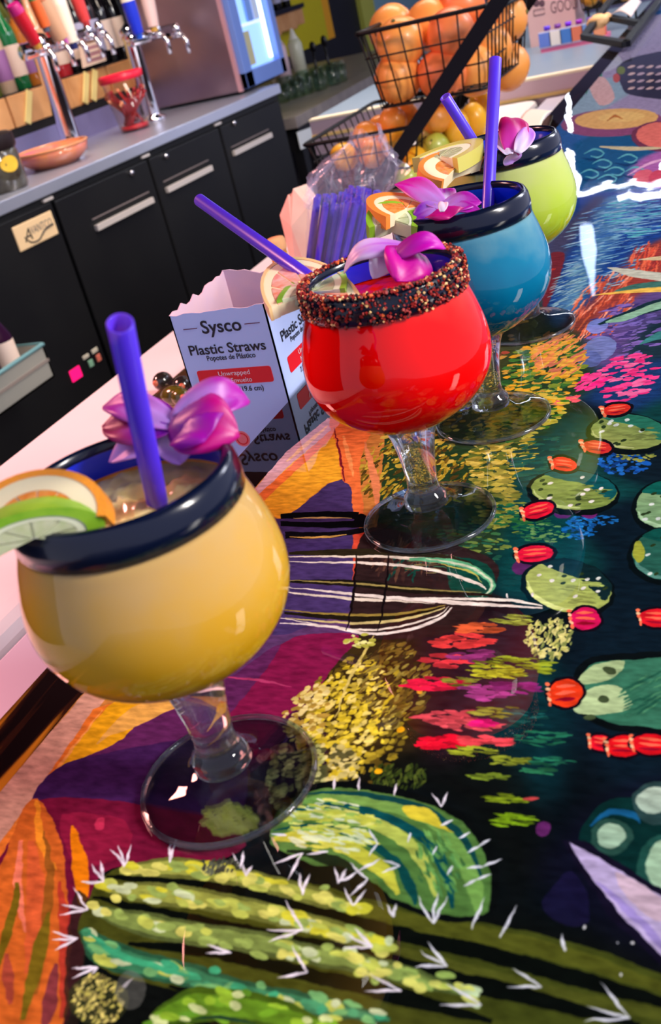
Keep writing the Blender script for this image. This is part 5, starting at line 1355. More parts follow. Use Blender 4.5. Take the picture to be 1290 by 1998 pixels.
def goblet(loc, label, dm, seed, top=.1315, lumps=.0022, slush=None):
    t = thing('margarita_goblet', loc, label, 'goblet', 'stemmed goblets of frozen drink along the bar')
    L = Vector(loc)
    g = MB()
    outer = [(p[0], p[1]) for p in GOB_R]
    foot = [(0, .0003), (.0345, .0003), (.0368, .0007), (.0376, .0020), (.0370, .0033), (.0358, .0036), (.030, .0046), (.022, .0062), (.0160, .0085), (.0125, .0110)]
    g.lathe(foot + [(0, .0110)], 56, L); obj('foot', g, FOOTG, t, auto=40)
    g = MB(); g.lathe([(.0372 + .0012 * math.cos(R_(a)), .0019 + .0014 * math.sin(R_(a))) for a in range(0, 360, 45)], 64, L, closed=True); obj('foot_rim', g, STEMG, t)
    g = MB(); g.lathe([(0, .0111), (.0125, .0111), (.0119, .0132), (.0123, .0150), (.0119, .0170), (.0099, .0188), (.0089, .0215), (.0087, .027), (.0094, .036), (.0108, .046), (.0126, .054), (.0150, .0605), (.0170, .0640), (.0, .0615)], 40, L)
    obj('stem', g, STEMG, t, auto=40)
    g = MB(); g.lathe([(r + .0004, z - (.0004 if r < .03 else 0)) for r, z in outer], 56, L); obj('bowl', g, WALLG, t)
    # coloured band fused to the lip
    b = MB()
    b.lathe([(.0400, .1322), (.0424, .1330), (.0424, .1390), (.0414, .1436), (.0399, .1460), (.0382, .1466), (.0369, .1452), (.0367, .1425)], 56, L, mi=0)
    b.lathe([(.0367, .1425), (.0373, .1380), (.0388, .1322)], 56, L, mi=1)
    obj('rim_band', b, [NAVY, COBALT], t)
    d = MB(); n = 56
    prof = [(r, z) for r, z in outer if z < .1318] + [(.0412, .1325), (.0398, top)]
    d.lathe(prof, n, L)
    K = 14
    vs = []; fs = []
    for i in range(K + 1):
        r = .0398 * (1 - i / K)
        for k in range(n):
            a = 2 * math.pi * k / n; x, y = r * math.cos(a), r * math.sin(a)
            e = min(1, i / 2)
            z = top + e * (lumps * (noise.noise(Vector((x * 130 + seed, y * 130, seed * 1.7))) + .6 * noise.noise(Vector((x * 330, y * 330 + seed, 1)))))
            vs.append(L + Vector((x, y, z)))
    for i in range(K):
        for k in range(n): fs.append((i*n+k, i*n+(k+1) % n, (i+1)*n+(k+1) % n, (i+1)*n+k))
    if slush is None: d.add(vs, fs); obj('frozen_drink', d, dm, t)
    else:
        obj('frozen_drink', d, dm, t); q = MB(); q.add(vs, fs); obj('slush_top', q, slush, t)
    return t
G_Y, G_R, G_B, G_G = Vector((.142, .255, 0)), Vector((.168, .466, 0)), Vector((.175, .593, 0)), Vector((.163, .759, 0))
SLY = mat('yellow_slush', (250, 226, 166), .18, coat=.5, c2=(226, 186, 104), nscale=60, sss=.2)
SLB = mat('blue_slush', (70, 150, 165), .2, coat=.5)
SLR = mat('red_slush', (216, 20, 12), .2, coat=.5)
SLG = mat('green_slush', (190, 198, 170), .2, coat=.5)
gob_y = goblet(G_Y, 'goblet of cloudy yellow frozen drink, the largest and closest of the four', drink_mat('yellow_drink', (216, 156, 6), (212, 158, 48), (204, 160, 92), .075, .125, (.1, 0, .95)), 2, lumps=.0045, top=.1305, slush=SLY)
gob_r = goblet(G_R, 'goblet of bright red drink with chili salt crusted rim', drink_mat('red_drink', (255, 0, 0), (250, 6, 4), (222, 66, 52), .085, .155, (.55, .1, .85)), 5, slush=SLR)
gob_b = goblet(G_B, 'goblet of turquoise blue drink between the red and the green ones', drink_mat('blue_drink', (0, 98, 140), (0, 118, 156), (126, 166, 170), .085, .15, (.45, .0, .9)), 8, slush=SLB)
gob_g = goblet(G_G, 'goblet of pale lime green drink, last one down the bar', drink_mat('green_drink', (176, 204, 24), (186, 202, 84), (196, 200, 128), .08, .14, (.0, .0, 1.0)), 11, slush=SLG)
# chili salt crust on the red drink's rim
rs = random.Random(4)
sb = MB()
for i in range(2600):
    a = rs.uniform(0, 2 * math.pi); h = rs.random()
    rr = .0430 if h < .62 else rs.uniform(.0372, .0425)
    z = rs.uniform(.1328, .1450) if h < .62 else .1466
    if h < .62 and rs.random() > .8 + .25 * math.cos(a - .6): continue
    c = G_R + Vector((rr * math.cos(a), rr * math.sin(a), z + rs.uniform(-.0004, .0006)))
    s_ = rs.uniform(.0006, .0014)
    q = Vector((rs.uniform(-1, 1), rs.uniform(-1, 1), rs.uniform(-1, 1))).normalized(); w = q.orthogonal().normalized(); e = q.cross(w)
    sb.obox(c - (q + w + e) * s_ / 2, q * s_, w * s_ * rs.uniform(.7, 1.3), e * s_, mi=rs.choice([0, 0, 0, 0, 0, 1, 2, 2, 2, 3]))
o = obj('salt_crust', sb, [mat('chili_salt', (150, 26, 22), .6), mat('chili_salt_orange', (226, 106, 52), .5), mat('chili_flake', (46, 10, 16), .6), mat('salt_crystal', (245, 196, 130), .3)], gob_r, smooth=False)
o['kind'] = 'stuff'; o['label'] = 'crust of dark red chili salt'

# ------------------------------------------------------------------ straws
STRAW = mat('purple_straw', (78, 44, 214), .38, coat=.15, sss=.15)
def straw(p, q, label, group=None, r=.0039, into=.035):
    p, q = Vector(p), Vector(q); d = (q - p).normalized(); p2 = p - d * into
    t = MB(); L = (q - p2).length
    t.lathe([(r - .0006, L * .6), (r - .0006, L - .0002), (r - .0003, L), (r, L - .0003), (r, 0)][::-1], 20, p2, axis=d)
    return tag(obj('drinking_straw', t, STRAW), label, 'straw', group)
straw(on_z(306, 975, .131), at_d(234, 630, .292), 'purple straw standing upright in the yellow drink')
straw(on_z(643, 570, .1345), at_d(389, 390, .66), 'purple straw leaning far out of the red drink over the carton', into=.03)
straw(on_z(952, 412, .130), at_d(967, 114, .70), 'tall purple straw standing in the turquoise drink')
straw(on_z(946, 312, .136), at_d(868, 188, .765), 'purple straw leaning in the lime green drink', into=.02)

# ------------------------------------------------------------------ citrus on the rims
def citrus(name, A, B, P, thick, label, peel, pith, pulp, a0=-8, a1=188, pith_w=.1, peel_w=.07):
    """half wheel: chord from A to B, top of the arch at P"""
    A, B, P = Vector(A), Vector(B), Vector(P); c = (A + B) / 2; u = (B - A) / 2; v = P - c; v = v - u * (v.dot(u) / u.dot(u))
    n = u.cross(v).normalized() * thick
    t = thing(name, c, label, 'fruit slice')
    def sect(r0, r1, off0, off1, k=22):
        mb = MB()
        an = [R_(a0 + (a1 - a0) * i / k) for i in range(k + 1)]
        pt = lambda r, a: c + u * (r * math.cos(a)) + v * (r * math.sin(a))
        vs = []
        for off in (off0, off1):
            for a in an: vs.append(pt(r1, a) + n * off)
            for a in an: vs.append((pt(r0, a) if r0 > 0 else c) + n * off)
        K = k + 1; fs = []
        for i in range(k):
            fs += [(i, i+1, K+i+1, K+i), (2*K+i+1, 2*K+i, 3*K+i, 3*K+i+1), (i+1, i, 2*K+i, 2*K+i+1), (K+i, K+i+1, 3*K+i+1, 3*K+i)]
        fs += [(0, K, 3*K, 2*K), (k, 2*K+k, 3*K+k, K+k)]
        mb.add(vs, fs); return mb
    rp = 1 - peel_w
    obj('peel', sect(rp, 1, -.5, .5), peel, t, auto=40)
    obj('pith', sect(rp - pith_w, rp, -.46, .46), pith, t, auto=40)
    ri = rp - pith_w; ps = MB(); S = 6
    for i in range(S):
        b0 = a0 + (a1 - a0) * (i + .06) / S; b1 = a0 + (a1 - a0) * (i + .94) / S
        pts = [c + (u * math.cos(R_((b0 + b1) / 2)) + v * math.sin(R_((b0 + b1) / 2))) * (.06)]
        for j in range(5):
            a = R_(b0 + (b1 - b0) * j / 4); pts.append(c + (u * math.cos(a) + v * math.sin(a)) * (ri * .985))
        ps.prism([p - n * .47 for p in pts], n * .94)
    obj('pulp', ps, pulp, t, smooth=False)
    mm = sect(0, ri, -.40, .40); obj('membrane', mm, pith, t, smooth=False)
    return t
OPEEL = mat('orange_peel', (240, 150, 40), .4, coat=.2, bump=.3, bscale=900)
OPITH = mat('orange_pith', (246, 226, 186), .6, sss=.2)
OPULP = mat('orange_pulp', (235, 120, 36), .25, coat=.4, c2=(246, 170, 90), nscale=300, sss=.2)
LPEEL = mat('lime_peel', (106, 160, 24), .4, coat=.2, c2=(150, 190, 50), nscale=90)
LPITH = mat('lime_pith', (226, 226, 190), .55, sss=.2)
LPULP = mat('lime_pulp', (206, 204, 168), .25, coat=.4, c2=(182, 190, 140), nscale=300, sss=.2)
PPULP = mat('grapefruit_pulp', (246, 214, 200), .25, coat=.4, c2=(240, 120, 80), nscale=120, sss=.2)
PPEEL = mat('pale_peel', (236, 200, 140), .45, coat=.2)
YPEEL = mat('yellow_green_peel', (206, 196, 96), .4, coat=.2)
ORP2 = mat('deep_orange_peel', (238, 140, 56), .4, coat=.2)
citrus('orange_slice', on_z(-58, 1035, .149), on_z(217, 1002, .146), on_z(92, 925, .158), .008, 'orange half slice hooked over the yellow drink rim', OPEEL, OPITH, OPULP, peel_w=.13, pith_w=.30)
citrus('lime_slice', on_z(-70, 1072, .148), on_z(205, 1010, .144), on_z(60, 984, .156), .011, 'lime half slice hanging outside the yellow drink rim', LPEEL, LPITH, LPULP, a0=-34, a1=212, peel_w=.26, pith_w=.14)
citrus('orange_slice', on_z(522, 606, .139), on_z(688, 562, .138), at_d(592, 506, .60), .007, 'broad orange half slice beside the leaning straw of the red drink', PPEEL, OPITH, PPULP, a0=-22, a1=186, peel_w=.07, pith_w=.16)
citrus('lime_slice', on_z(545, 590, .1405), on_z(678, 566, .140), at_d(612, 534, .575), .006, 'small lime half slice in front of the orange one on the red drink', LPEEL, LPITH, LPULP, peel_w=.16, pith_w=.2)
citrus('orange_slice', on_z(744, 432, .150), on_z(842, 404, .147), at_d(792, 374, .655), .008, 'orange half slice under the orchid of the turquoise drink', ORP2, OPITH, OPULP, peel_w=.2, pith_w=.2)
citrus('lime_slice', on_z(716, 450, .146), on_z(815, 434, .143), at_d(770, 404, .63), .010, 'lime half slice hanging off the turquoise drink rim', LPEEL, LPITH, LPULP, a0=-38, a1=195, peel_w=.24, pith_w=.12)
citrus('lime_slice', on_z(816, 318, .150), on_z(905, 318, .148), at_d(852, 284, .80), .010, 'pale lime half slice behind the orange wedge of the green drink', YPEEL, LPITH, LPULP, peel_w=.28, pith_w=.2)
citrus('orange_slice', on_z(838, 362, .143), on_z(938, 314, .141), at_d(868, 302, .765), .010, 'orange half slice hooked over the lime green drink rim', ORP2, OPITH, OPULP, a0=-10, a1=200, peel_w=.14, pith_w=.3)

# ------------------------------------------------------------------ orchids
PETAL = mat('orchid_petal', (200, 40, 200), .42, attr='Col', sss=.15)
def petal(name, parent, base, tip, width, n, curl, c0, c1, cup=.25, k=.55, dark=None, vein=.12):
    base, tip = Vector(base), Vector(tip); ax = tip - base; L = ax.length; n = Vector(n); n = (n - ax * (n.dot(ax) / ax.dot(ax))).normalized()
    sd = ax.normalized().cross(n); nu, nv = 14, 8; cols = []; mb = MB(); a0, a1 = np.array(lin(c0)), np.array(lin(c1))
    for i in range(nu + 1):
        t = i / nu
        w = width * (math.sin(math.pi * min(1, .08 + .92 * t) ** .9) ** .75 if t < 1 else .02)
        for j in range(nv + 1):
            x = j / nv * 2 - 1
            p = base + ax * t + n * (curl * L * math.sin(math.pi * t * .85) + cup * .55 * w * x * x * (1 if t < .9 else .6) + .10 * w * math.sin(7 * t + 4 * x)) + sd * (w * x)
            mb.v.append(tuple(p))
            q = min(1, max(0, (t - .12) / k)) ** 1.2
            q = min(1, q + .35 * abs(x) ** 3); q = max(0, min(1, q + vein * math.sin(16 * x + 2 * t)))
            cols.append((a0 * (1 - q) + a1 * q) * (.72 + .28 * abs(math.sin(13 * x + 1.5 * t))))
    for i in range(nu):
        for j in range(nv):
            mb.f.append((i*(nv+1)+j, (i+1)*(nv+1)+j, (i+1)*(nv+1)+j+1, i*(nv+1)+j+1)); mb.m.append(0)
    o = obj(name, mb, PETAL, parent, colors=cols)
    s = o.modifiers.new('thickness', 'SOLIDIFY'); s.thickness = .0005
    return o
LIL, MAG, CRI, WHT, VIO = (196, 140, 232), (168, 0, 158), (140, 0, 84), (232, 214, 242), (120, 10, 176)
TOCAM = -_F; UPZ = Vector((0, 0, 1))
def orchid(center, label): return thing('orchid', center, label, 'flower', 'purple orchids garnishing the drinks')
f = orchid(on_z(338, 832, .150), 'magenta orchid draped over the far rim of the yellow drink')
cn = on_z(340, 830, .152)
petal('petal', f, cn, on_z(205, 838, .150), .011, TOCAM + UPZ, .10, VIO, CRI)
petal('petal', f, cn, on_z(212, 806, .152), .007, TOCAM + UPZ, .18, LIL, MAG)
petal('petal', f, cn + UPZ * .001, on_z(478, 800, .146), .0085, TOCAM + UPZ * .5, .42, LIL, MAG, k=.6)
petal('petal', f, cn + UPZ * .002, on_z(470, 858, .144), .0125, TOCAM + UPZ * .4, .30, (110, 6, 160), (190, 0, 120), cup=-.35)
petal('petal', f, on_z(318, 848, .148), on_z(218, 905, .141), .0062, TOCAM + UPZ, .12, MAG, LIL)
petal('petal', f, on_z(342, 838, .149), on_z(352, 908, .139), .0085, TOCAM + UPZ, .05, WHT, LIL)
petal('lip', f, on_z(372, 815, .154), on_z(404, 868, .149), .0115, TOCAM, .2, VIO, (150, 0, 150), cup=-.5)
f = orchid(on_z(770, 505, .147), 'magenta orchid hanging over the chili salted rim of the red drink')
petal('petal', f, on_z(812, 488, .152), on_z(770, 556, .143), .0135, TOCAM, .22, MAG, (206, 0, 150), cup=-.4)
petal('petal', f, on_z(800, 484, .153), on_z(686, 548, .141), .0065, TOCAM + UPZ, .42, (196, 90, 220), WHT, cup=-.3, k=.8)
petal('petal', f, on_z(770, 498, .154), on_z(864, 500, .147), .0068, TOCAM + UPZ, .42, MAG, (190, 0, 170), cup=-.2)
petal('lip', f, on_z(756, 500, .150), on_z(726, 548, .144), .0075, TOCAM, .15, LIL, WHT)
f = orchid(on_z(866, 408, .146), 'open magenta orchid lying face up on the turquoise drink')
cn = on_z(864, 406, .149)
petal('petal', f, cn, on_z(774, 370, .154), .0085, TOCAM + UPZ, .12, LIL, (214, 10, 176))
petal('petal', f, cn, on_z(868, 374, .151), .0075, TOCAM + UPZ, .10, WHT, MAG)
petal('petal', f, cn, on_z(940, 398, .147), .0085, TOCAM + UPZ, .10, LIL, MAG)
petal('petal', f, cn, on_z(802, 434, .144), .0068, TOCAM + UPZ, .14, LIL, VIO)
petal('petal', f, cn, on_z(942, 418, .143), .0052, TOCAM + UPZ, .10, LIL, MAG)
petal('lip', f, on_z(862, 408, .151), on_z(876, 432, .146), .0115, TOCAM + UPZ, .25, (190, 0, 150), (178, 0, 110), cup=-.3)
petal('column', f, on_z(862, 414, .154), on_z(868, 400, .155), .0028, TOCAM + UPZ, .2, WHT, (250, 200, 220))
f = orchid(on_z(1000, 296, .146), 'small orchid with dark magenta lip in the lime green drink')
petal('lip', f, on_z(1000, 298, .146), on_z(992, 254, .152), .0105, TOCAM, .25, (220, 60, 190), (176, 0, 96), cup=-.45, k=.35)
petal('petal', f, on_z(1008, 298, .146), on_z(1034, 256, .152), .0060, TOCAM, .12, WHT, (190, 110, 230))
petal('petal', f, on_z(992, 302, .146), on_z(966, 268, .150), .0075, TOCAM, .1, WHT, (196, 140, 226))
petal('petal', f, on_z(996, 300, .145), on_z(1000, 318, .138), .0075, TOCAM, .1, WHT, LIL)
# ------------------------------------------------------------------ straw carton standing on the underbar ledge
YB = .6605; XL, XR, ZT, YD = -.0970, -.0100, .0715, .100
CARD = mat('carton_white', (184, 202, 255), .6); CIN = mat('carton_inside', (206, 180, 206), .8, c2=(222, 190, 200), nscale=30)
INK = mat('black_print', (12, 14, 34), .6); REDP = mat('red_print', (226, 14, 34), .55); WHP = mat('white_print', (240, 226, 236), .6); ROSE = mat('rose_seal', (246, 120, 130), .6)
LINK = mat('plum_line', (96, 30, 66), .6)
bx = thing('straw_carton', ((XL + XR) / 2, YB + YD / 2, -.152), 'white printed carton of plastic straws with torn open top behind the red drink', 'box')
def torn(p, q, n, seed, amp, t, nrm):
    rs = random.Random(seed); p, q = Vector(p), Vector(q); pts = []
    for i in range(n + 1): pts.append(p.lerp(q, i / n) + Vector((0, 0, (rs.uniform(-1, .6) * amp if 0 < i < n else 0))))
    low = [Vector((q.x, q.y, -.152)), Vector((p.x, p.y, -.152))]
    mb = MB(); nv = Vector(nrm) * t; k = len(pts); vs = pts + [a + nv for a in pts] + [Vector((a.x, a.y, -.152)) for a in pts] + [Vector((a.x, a.y, -.152)) + nv for a in pts]
    fs = []
    for i in range(k - 1):
        fs += [((2*k+i, 2*k+i+1, i+1, i), 0), ((k+i, k+i+1, 3*k+i+1, 3*k+i), 1), ((i, i+1, k+i+1, k+i), 1), ((3*k+i, 3*k+i+1, 2*k+i+1, 2*k+i), 1)]
    fs += [((0, k, 3*k, 2*k), 1), ((k-1, 3*k-1, 4*k-1, 2*k-1), 1)]
    for f, mi in fs: mb.add([vs[j] for j in f], [tuple(range(4))], mi)
    return mb
T = .0012
obj('front_panel', torn((XL, YB, ZT), (XR, YB, ZT + .002), 12, 1, .0012, T, (0, 1, 0)), [CARD, CIN], bx, smooth=False)
obj('side_panel', torn((XR, YB, ZT + .002), (XR, YB + YD, ZT - .006), 12, 2, .003, T, (-1, 0, 0)), [CARD, CIN], bx, smooth=False)
obj('side_panel', torn((XL, YB + YD, ZT + .004), (XL, YB, ZT), 14, 3, .0035, T, (1, 0, 0)), [CARD, CIN], bx, smooth=False)
obj('back_panel', torn((XR, YB + YD, ZT - .006), (XL, YB + YD, ZT + .004), 12, 5, .002, T, (0, -1, 0)), [CARD, CIN], bx, smooth=False)
obj('bottom_panel', MB().box((XL, YB, -.152), (XR, YB + YD, -.1508)), CARD, bx, smooth=False)
def face_print(o, ex, W, sides):
    """print of one panel; o = bottom of the panel's left edge at z = 0, ex = writing direction, W = panel width"""
    o, ex, ez = Vector(o), Vector(ex), Vector((0, 0, 1)); nn = ex.cross(ez).normalized()
    def tx(name, body, x, z, h, w, m_): text(name, body, o + ex * x + ez * z, ex, ez, h, m_, bx, width=w, bold=h * .018)
    def pl(name, x0, z0, x1, z1, m_, off=.0003):
        r = min(.0022, (z1 - z0) * .3); pts = []
        for cx, cz, a in ((x1 - r, z1 - r, 0), (x0 + r, z1 - r, 90), (x0 + r, z0 + r, 180), (x1 - r, z0 + r, 270)):
            for k in range(4): pts.append(o + ex * (cx + r * math.cos(R_(a + 30 * k))) + ez * (cz + r * math.sin(R_(a + 30 * k))))
        obj(name, MB().prism([p + nn * .0001 for p in pts], nn * off), m_, bx, smooth=False)
    if sides == 'front':
        tx('lettering', 'Sysco', .0262, .0545, .0150, .0362, INK)
        pl('line', .0098, .0590, .0228, .0596, LINK); pl('line', .0660, .0588, .0796, .0594, LINK)
    tx('lettering', 'Plastic Straws', .0086, .0370, .0118, .0700, INK)
    tx('lettering', 'Popotes de Plástico', .0232, .0312, .0062, .0446, INK)
    pl('label_band', .0100, .0095, .0786, .0232, REDP)
    text('lettering', 'Unwrapped', o + ex * .0298 + ez * .0176 + nn * .0005, ex, ez, .0058, WHP, bx, width=.0290)
    text('lettering', 'No Envuelto', o + ex * .0310 + ez * .0112 + nn * .0005, ex, ez, .0058, WHP, bx, width=.0280)
    tx('lettering', '7.75 in (19.6 cm)', .0270, .0030, .0062, .0402, INK)
face_print((XL, YB, 0), (1, 0, 0), XR - XL, 'front')
face_print((XR, YB + .004, 0), (0, 1, 0), YD, 'side')
# round rose seal low on the front panel
sc = on_y(473, 856, YB); mb = MB()
mb.lathe([(0, .0002), (.0072, .0002), (.0072, .0), ], 24, sc, axis=(0, -1, 0)); obj('seal', mb, ROSE, bx, smooth=False)
mb = MB(); mb.lathe([(.0044, .0004), (.0050, .0006), (.0056, .0004)], 24, sc, axis=(0, -1, 0)); obj('seal', mb, REDP, bx, smooth=False)

# ------------------------------------------------------------------ clear bag of straws
BAGM = bpy.data.materials.new('clear_film'); BAGM.use_nodes = True
b_ = BAGM.node_tree.nodes['Principled BSDF']; b_.inputs['Base Color'].default_value = lin((232, 228, 255))
b_.inputs['Roughness'].default_value = .1; b_.inputs['Alpha'].default_value = .11; b_.inputs['Specular IOR Level'].default_value = 1.0
b_.inputs['Coat Weight'].default_value = 1.0
SB = 1.25
cl = [(664, 640, .050), (662, 560, .048), (664, 500, .046), (668, 440, .050), (676, 390, .055), (680, 350, .057), (690, 318, .050), (706, 290, .034), (716, 264, .020)]
ctr = [on_y(u, v, SB) for u, v, r in cl]
bagm = MB(); NB = 96; rows = []
cc = catmull(ctr, 4); rr = [p.x for p in catmull([(r, 0, 0) for _, _, r in cl], 4)]
ax_ = (on_y(684, 390, SB) - on_y(662, 500, SB)).normalized()          # the bundle leans towards the bar
base = on_y(662, 500, SB); base = base - ax_ * ((base.z + .148) / ax_.z)
i0 = next(i for i, p in enumerate(cc) if p.z > -.055)
cc = [base.lerp(cc[i0], k / 8) for k in range(8)] + cc[i0:]; rr = [.043] * 8 + rr[i0:]
def bagf(i, k):
    c = cc[i]; a = 2 * math.pi * k / NB; d = Vector((math.cos(a), math.sin(a) * .8, 0)); t = i / (len(cc) - 1)
    w = noise.noise(Vector((d.x * 2.2, d.y * 2.2, c.z * 14))); w2 = abs(noise.noise(Vector((d.x * 6, d.y * 6, c.z * 45))))
    amp = .10 if t < .5 else .36
    return c + d * rr[i] * (1 + amp * w + (.06 if t < .5 else .50) * (w2 - .25)) + Vector((0, 0, .012 * math.sin(3 * a) if i == len(cc) - 1 else 0))
for i in range(len(cc)):
    for k in range(NB): bagm.v.append(tuple(bagf(i, k)))
for i in range(len(cc) - 1):
    for k in range(NB): bagm.f.append((i*NB+k, i*NB+(k+1) % NB, (i+1)*NB+(k+1) % NB, (i+1)*NB+k)); bagm.m.append(0)
bag = tag(obj('straw_bag', bagm, BAGM, smooth=False), 'crumpled clear plastic bag full of purple straws behind the carton', 'bag')
rs = random.Random(3); first = None
sm = MB(); sm.lathe([(.0033, .115), (.0033, .175), (.0036, .1755), (.0039, .175), (.0039, 0)][::-1], 12)
pos = []
for i in range(44):
    for _ in range(60):
        x, y = rs.uniform(-.042, .042), rs.uniform(-.036, .036)
        if (x / .042) ** 2 + (y / .036) ** 2 < 1 and all((x - a) ** 2 + (y - b) ** 2 > .0078 ** 2 for a, b in pos): pos.append((x, y)); break
STR2 = mat('violet_straw', (62, 30, 196), .4, coat=.1)
for i, (x, y) in enumerate(pos):
    if first is None:
        o = first = obj('drinking_straw', sm, STR2, local=True)
    else: o = first.copy(); COL.objects.link(o)
    o.location = base + Vector((x * .95, y * .95, rs.uniform(.002, .012)))
    o.rotation_euler = (-y * .6 + rs.uniform(-.02, .02), x * 1.2 + math.atan2(ax_.x, ax_.z) + rs.uniform(-.02, .02), 0)
    tag(o, 'violet straw packed upright inside the clear plastic bag', 'straw', 'straws packed in the clear bag')

# ------------------------------------------------------------------ peach paper bag and a corked bottle beside it
PAPER = mat('peach_paper', (252, 206, 184), .7, c2=(246, 190, 170), nscale=30)
S2 = 1.36
out = [(575, 560), (558, 470), (546, 420), (556, 395), (562, 380), (568, 384), (572, 368), (580, 378), (592, 392), (602, 400), (612, 470), (612, 560)]
P_ = [on_y(u, v, S2) for u, v in out]; P_[0].z = P_[-1].z = -.15
mb = MB(); k = len(P_); dy = Vector((0, .05, 0)); cpt = sum(P_, Vector()) / k
vs = P_ + [p.lerp(cpt, .12) + dy for p in P_] + [cpt + Vector((-.004, -.012, 0))]
fs = [(i, (i + 1) % k, 2 * k) for i in range(k)] + [((i + 1) % k, i, k + i, k + (i + 1) % k) for i in range(k)] + [tuple(range(2 * k - 1, k - 1, -1))]
mb.add(vs, fs)
tag(obj('paper_bag', mb, PAPER, smooth=False), 'peach paper bag with jagged top left of the straw bag', 'bag')
cb = on_y(546, 500, 1.22); cb.z = -.15
bt = thing('corked_bottle', cb, 'small amber bottle stoppered with a cork beside the peach paper bag', 'bottle')
zt = on_y(545, 472, 1.22).z
obj('bottle_body', MB().lathe([(0, 0), (.026, 0), (.027, .01), (.027, .06), (.02, .075), (.0125, .085), (.0115, zt + .15 - .012), (0, zt + .15 - .012)], 20, cb), mat('amber_glass', (196, 130, 50), .1, coat=.5), bt)
obj('cork', MB().lathe([(0, zt + .138), (.011, zt + .138), (.0128, zt + .142), (.0128, zt + .153), (.011, zt + .156), (0, zt + .156)], 16, cb), mat('cork', (236, 176, 120), .8), bt)
# ------------------------------------------------------------------ garnish pan with olives
c = on_z(286, 782, -.132)
pan = thing('garnish_pan', (c.x + .06, c.y + .09, -.150), 'shallow steel garnish pan holding olives left of the carton', 'pan')
x0, x1, y0, y1 = c.x, c.x + .115, c.y, c.y + .18
PANM = mat('pan_steel', (150, 120, 80), .25, metal=.9)
mb = MB()
mb.box((x0, y0, -.150), (x1, y1, -.148)); obj('pan_floor', mb, mat('pan_floor', (110, 60, 80), .3, metal=.6), pan, smooth=False)
mb = MB(); t = .004
for lo, hi in (((x0, y0, -.15), (x0 + t, y1, -.132)), ((x1 - t, y0, -.15), (x1, y1, -.132)), ((x0, y0, -.15), (x1, y0 + t, -.132)), ((x0, y1 - t, -.15), (x1, y1, -.132))): mb.box(lo, hi)
obj('pan_rim', mb, PANM, pan, smooth=False)
OL = mat('olive_green', (104, 92, 20), .18, coat=.5, c2=(50, 44, 18), nscale=50); OLD = mat('olive_dark', (36, 28, 26), .18, coat=.5)
PIM = mat('olive_pimento', (196, 96, 66), .4)
def olive(px, py, r, sc, m_, label, az, pim=True):
    p = on_z(px, py, -.130)
    t = thing('olive', p, label, 'olive', 'olives in the garnish pan')
    ax = Vector((math.cos(az), math.sin(az), .25)).normalized(); q = Vector((0, 0, 1)).rotation_difference(ax)
    obj('flesh', MB().ball(p, r, 18, 12, (1, 1, sc), rot=q), m_, t)
    if pim: obj('stuffing', MB().ball(p + ax * r * sc * .93, r * .34, 10, 6), PIM, t)
olive(318, 744, .0125, 1.15, OLD, 'dark olive with red stuffing, furthest left in the pan', R_(-100))
olive(338, 772, .0130, 1.5, OL, 'glossy green olive lying lengthwise in front of the others', R_(-10), False)
olive(356, 752, .0125, 1.1, OLD, 'dark olive half hidden by the carton', R_(-60))
olive(352, 775, .0120, 1.2, OL, 'green olive close to the corner of the carton', R_(-40))
# ------------------------------------------------------------------ white paper ticket over the bar edge
q = [on_z(1040, 213, .004), on_z(1078, 217, .003), on_z(1056, 246, .006), on_z(1006, 258, .004)]
mb = MB(); mb.grid(lambda u, v: (q[0].lerp(q[1], u)).lerp(q[3].lerp(q[2], u), v) + Vector((0, 0, .010 * math.sin(3.0 * v) * (1 - .4 * u))), 8, 8)
o = obj('paper_ticket', mb, mat('ticket_paper', (252, 240, 218), .7)); s_ = o.modifiers.new('thickness', 'SOLIDIFY'); s_.thickness = .0006
tag(o, 'white paper slip curling over the bar edge behind the green drink', 'paper')

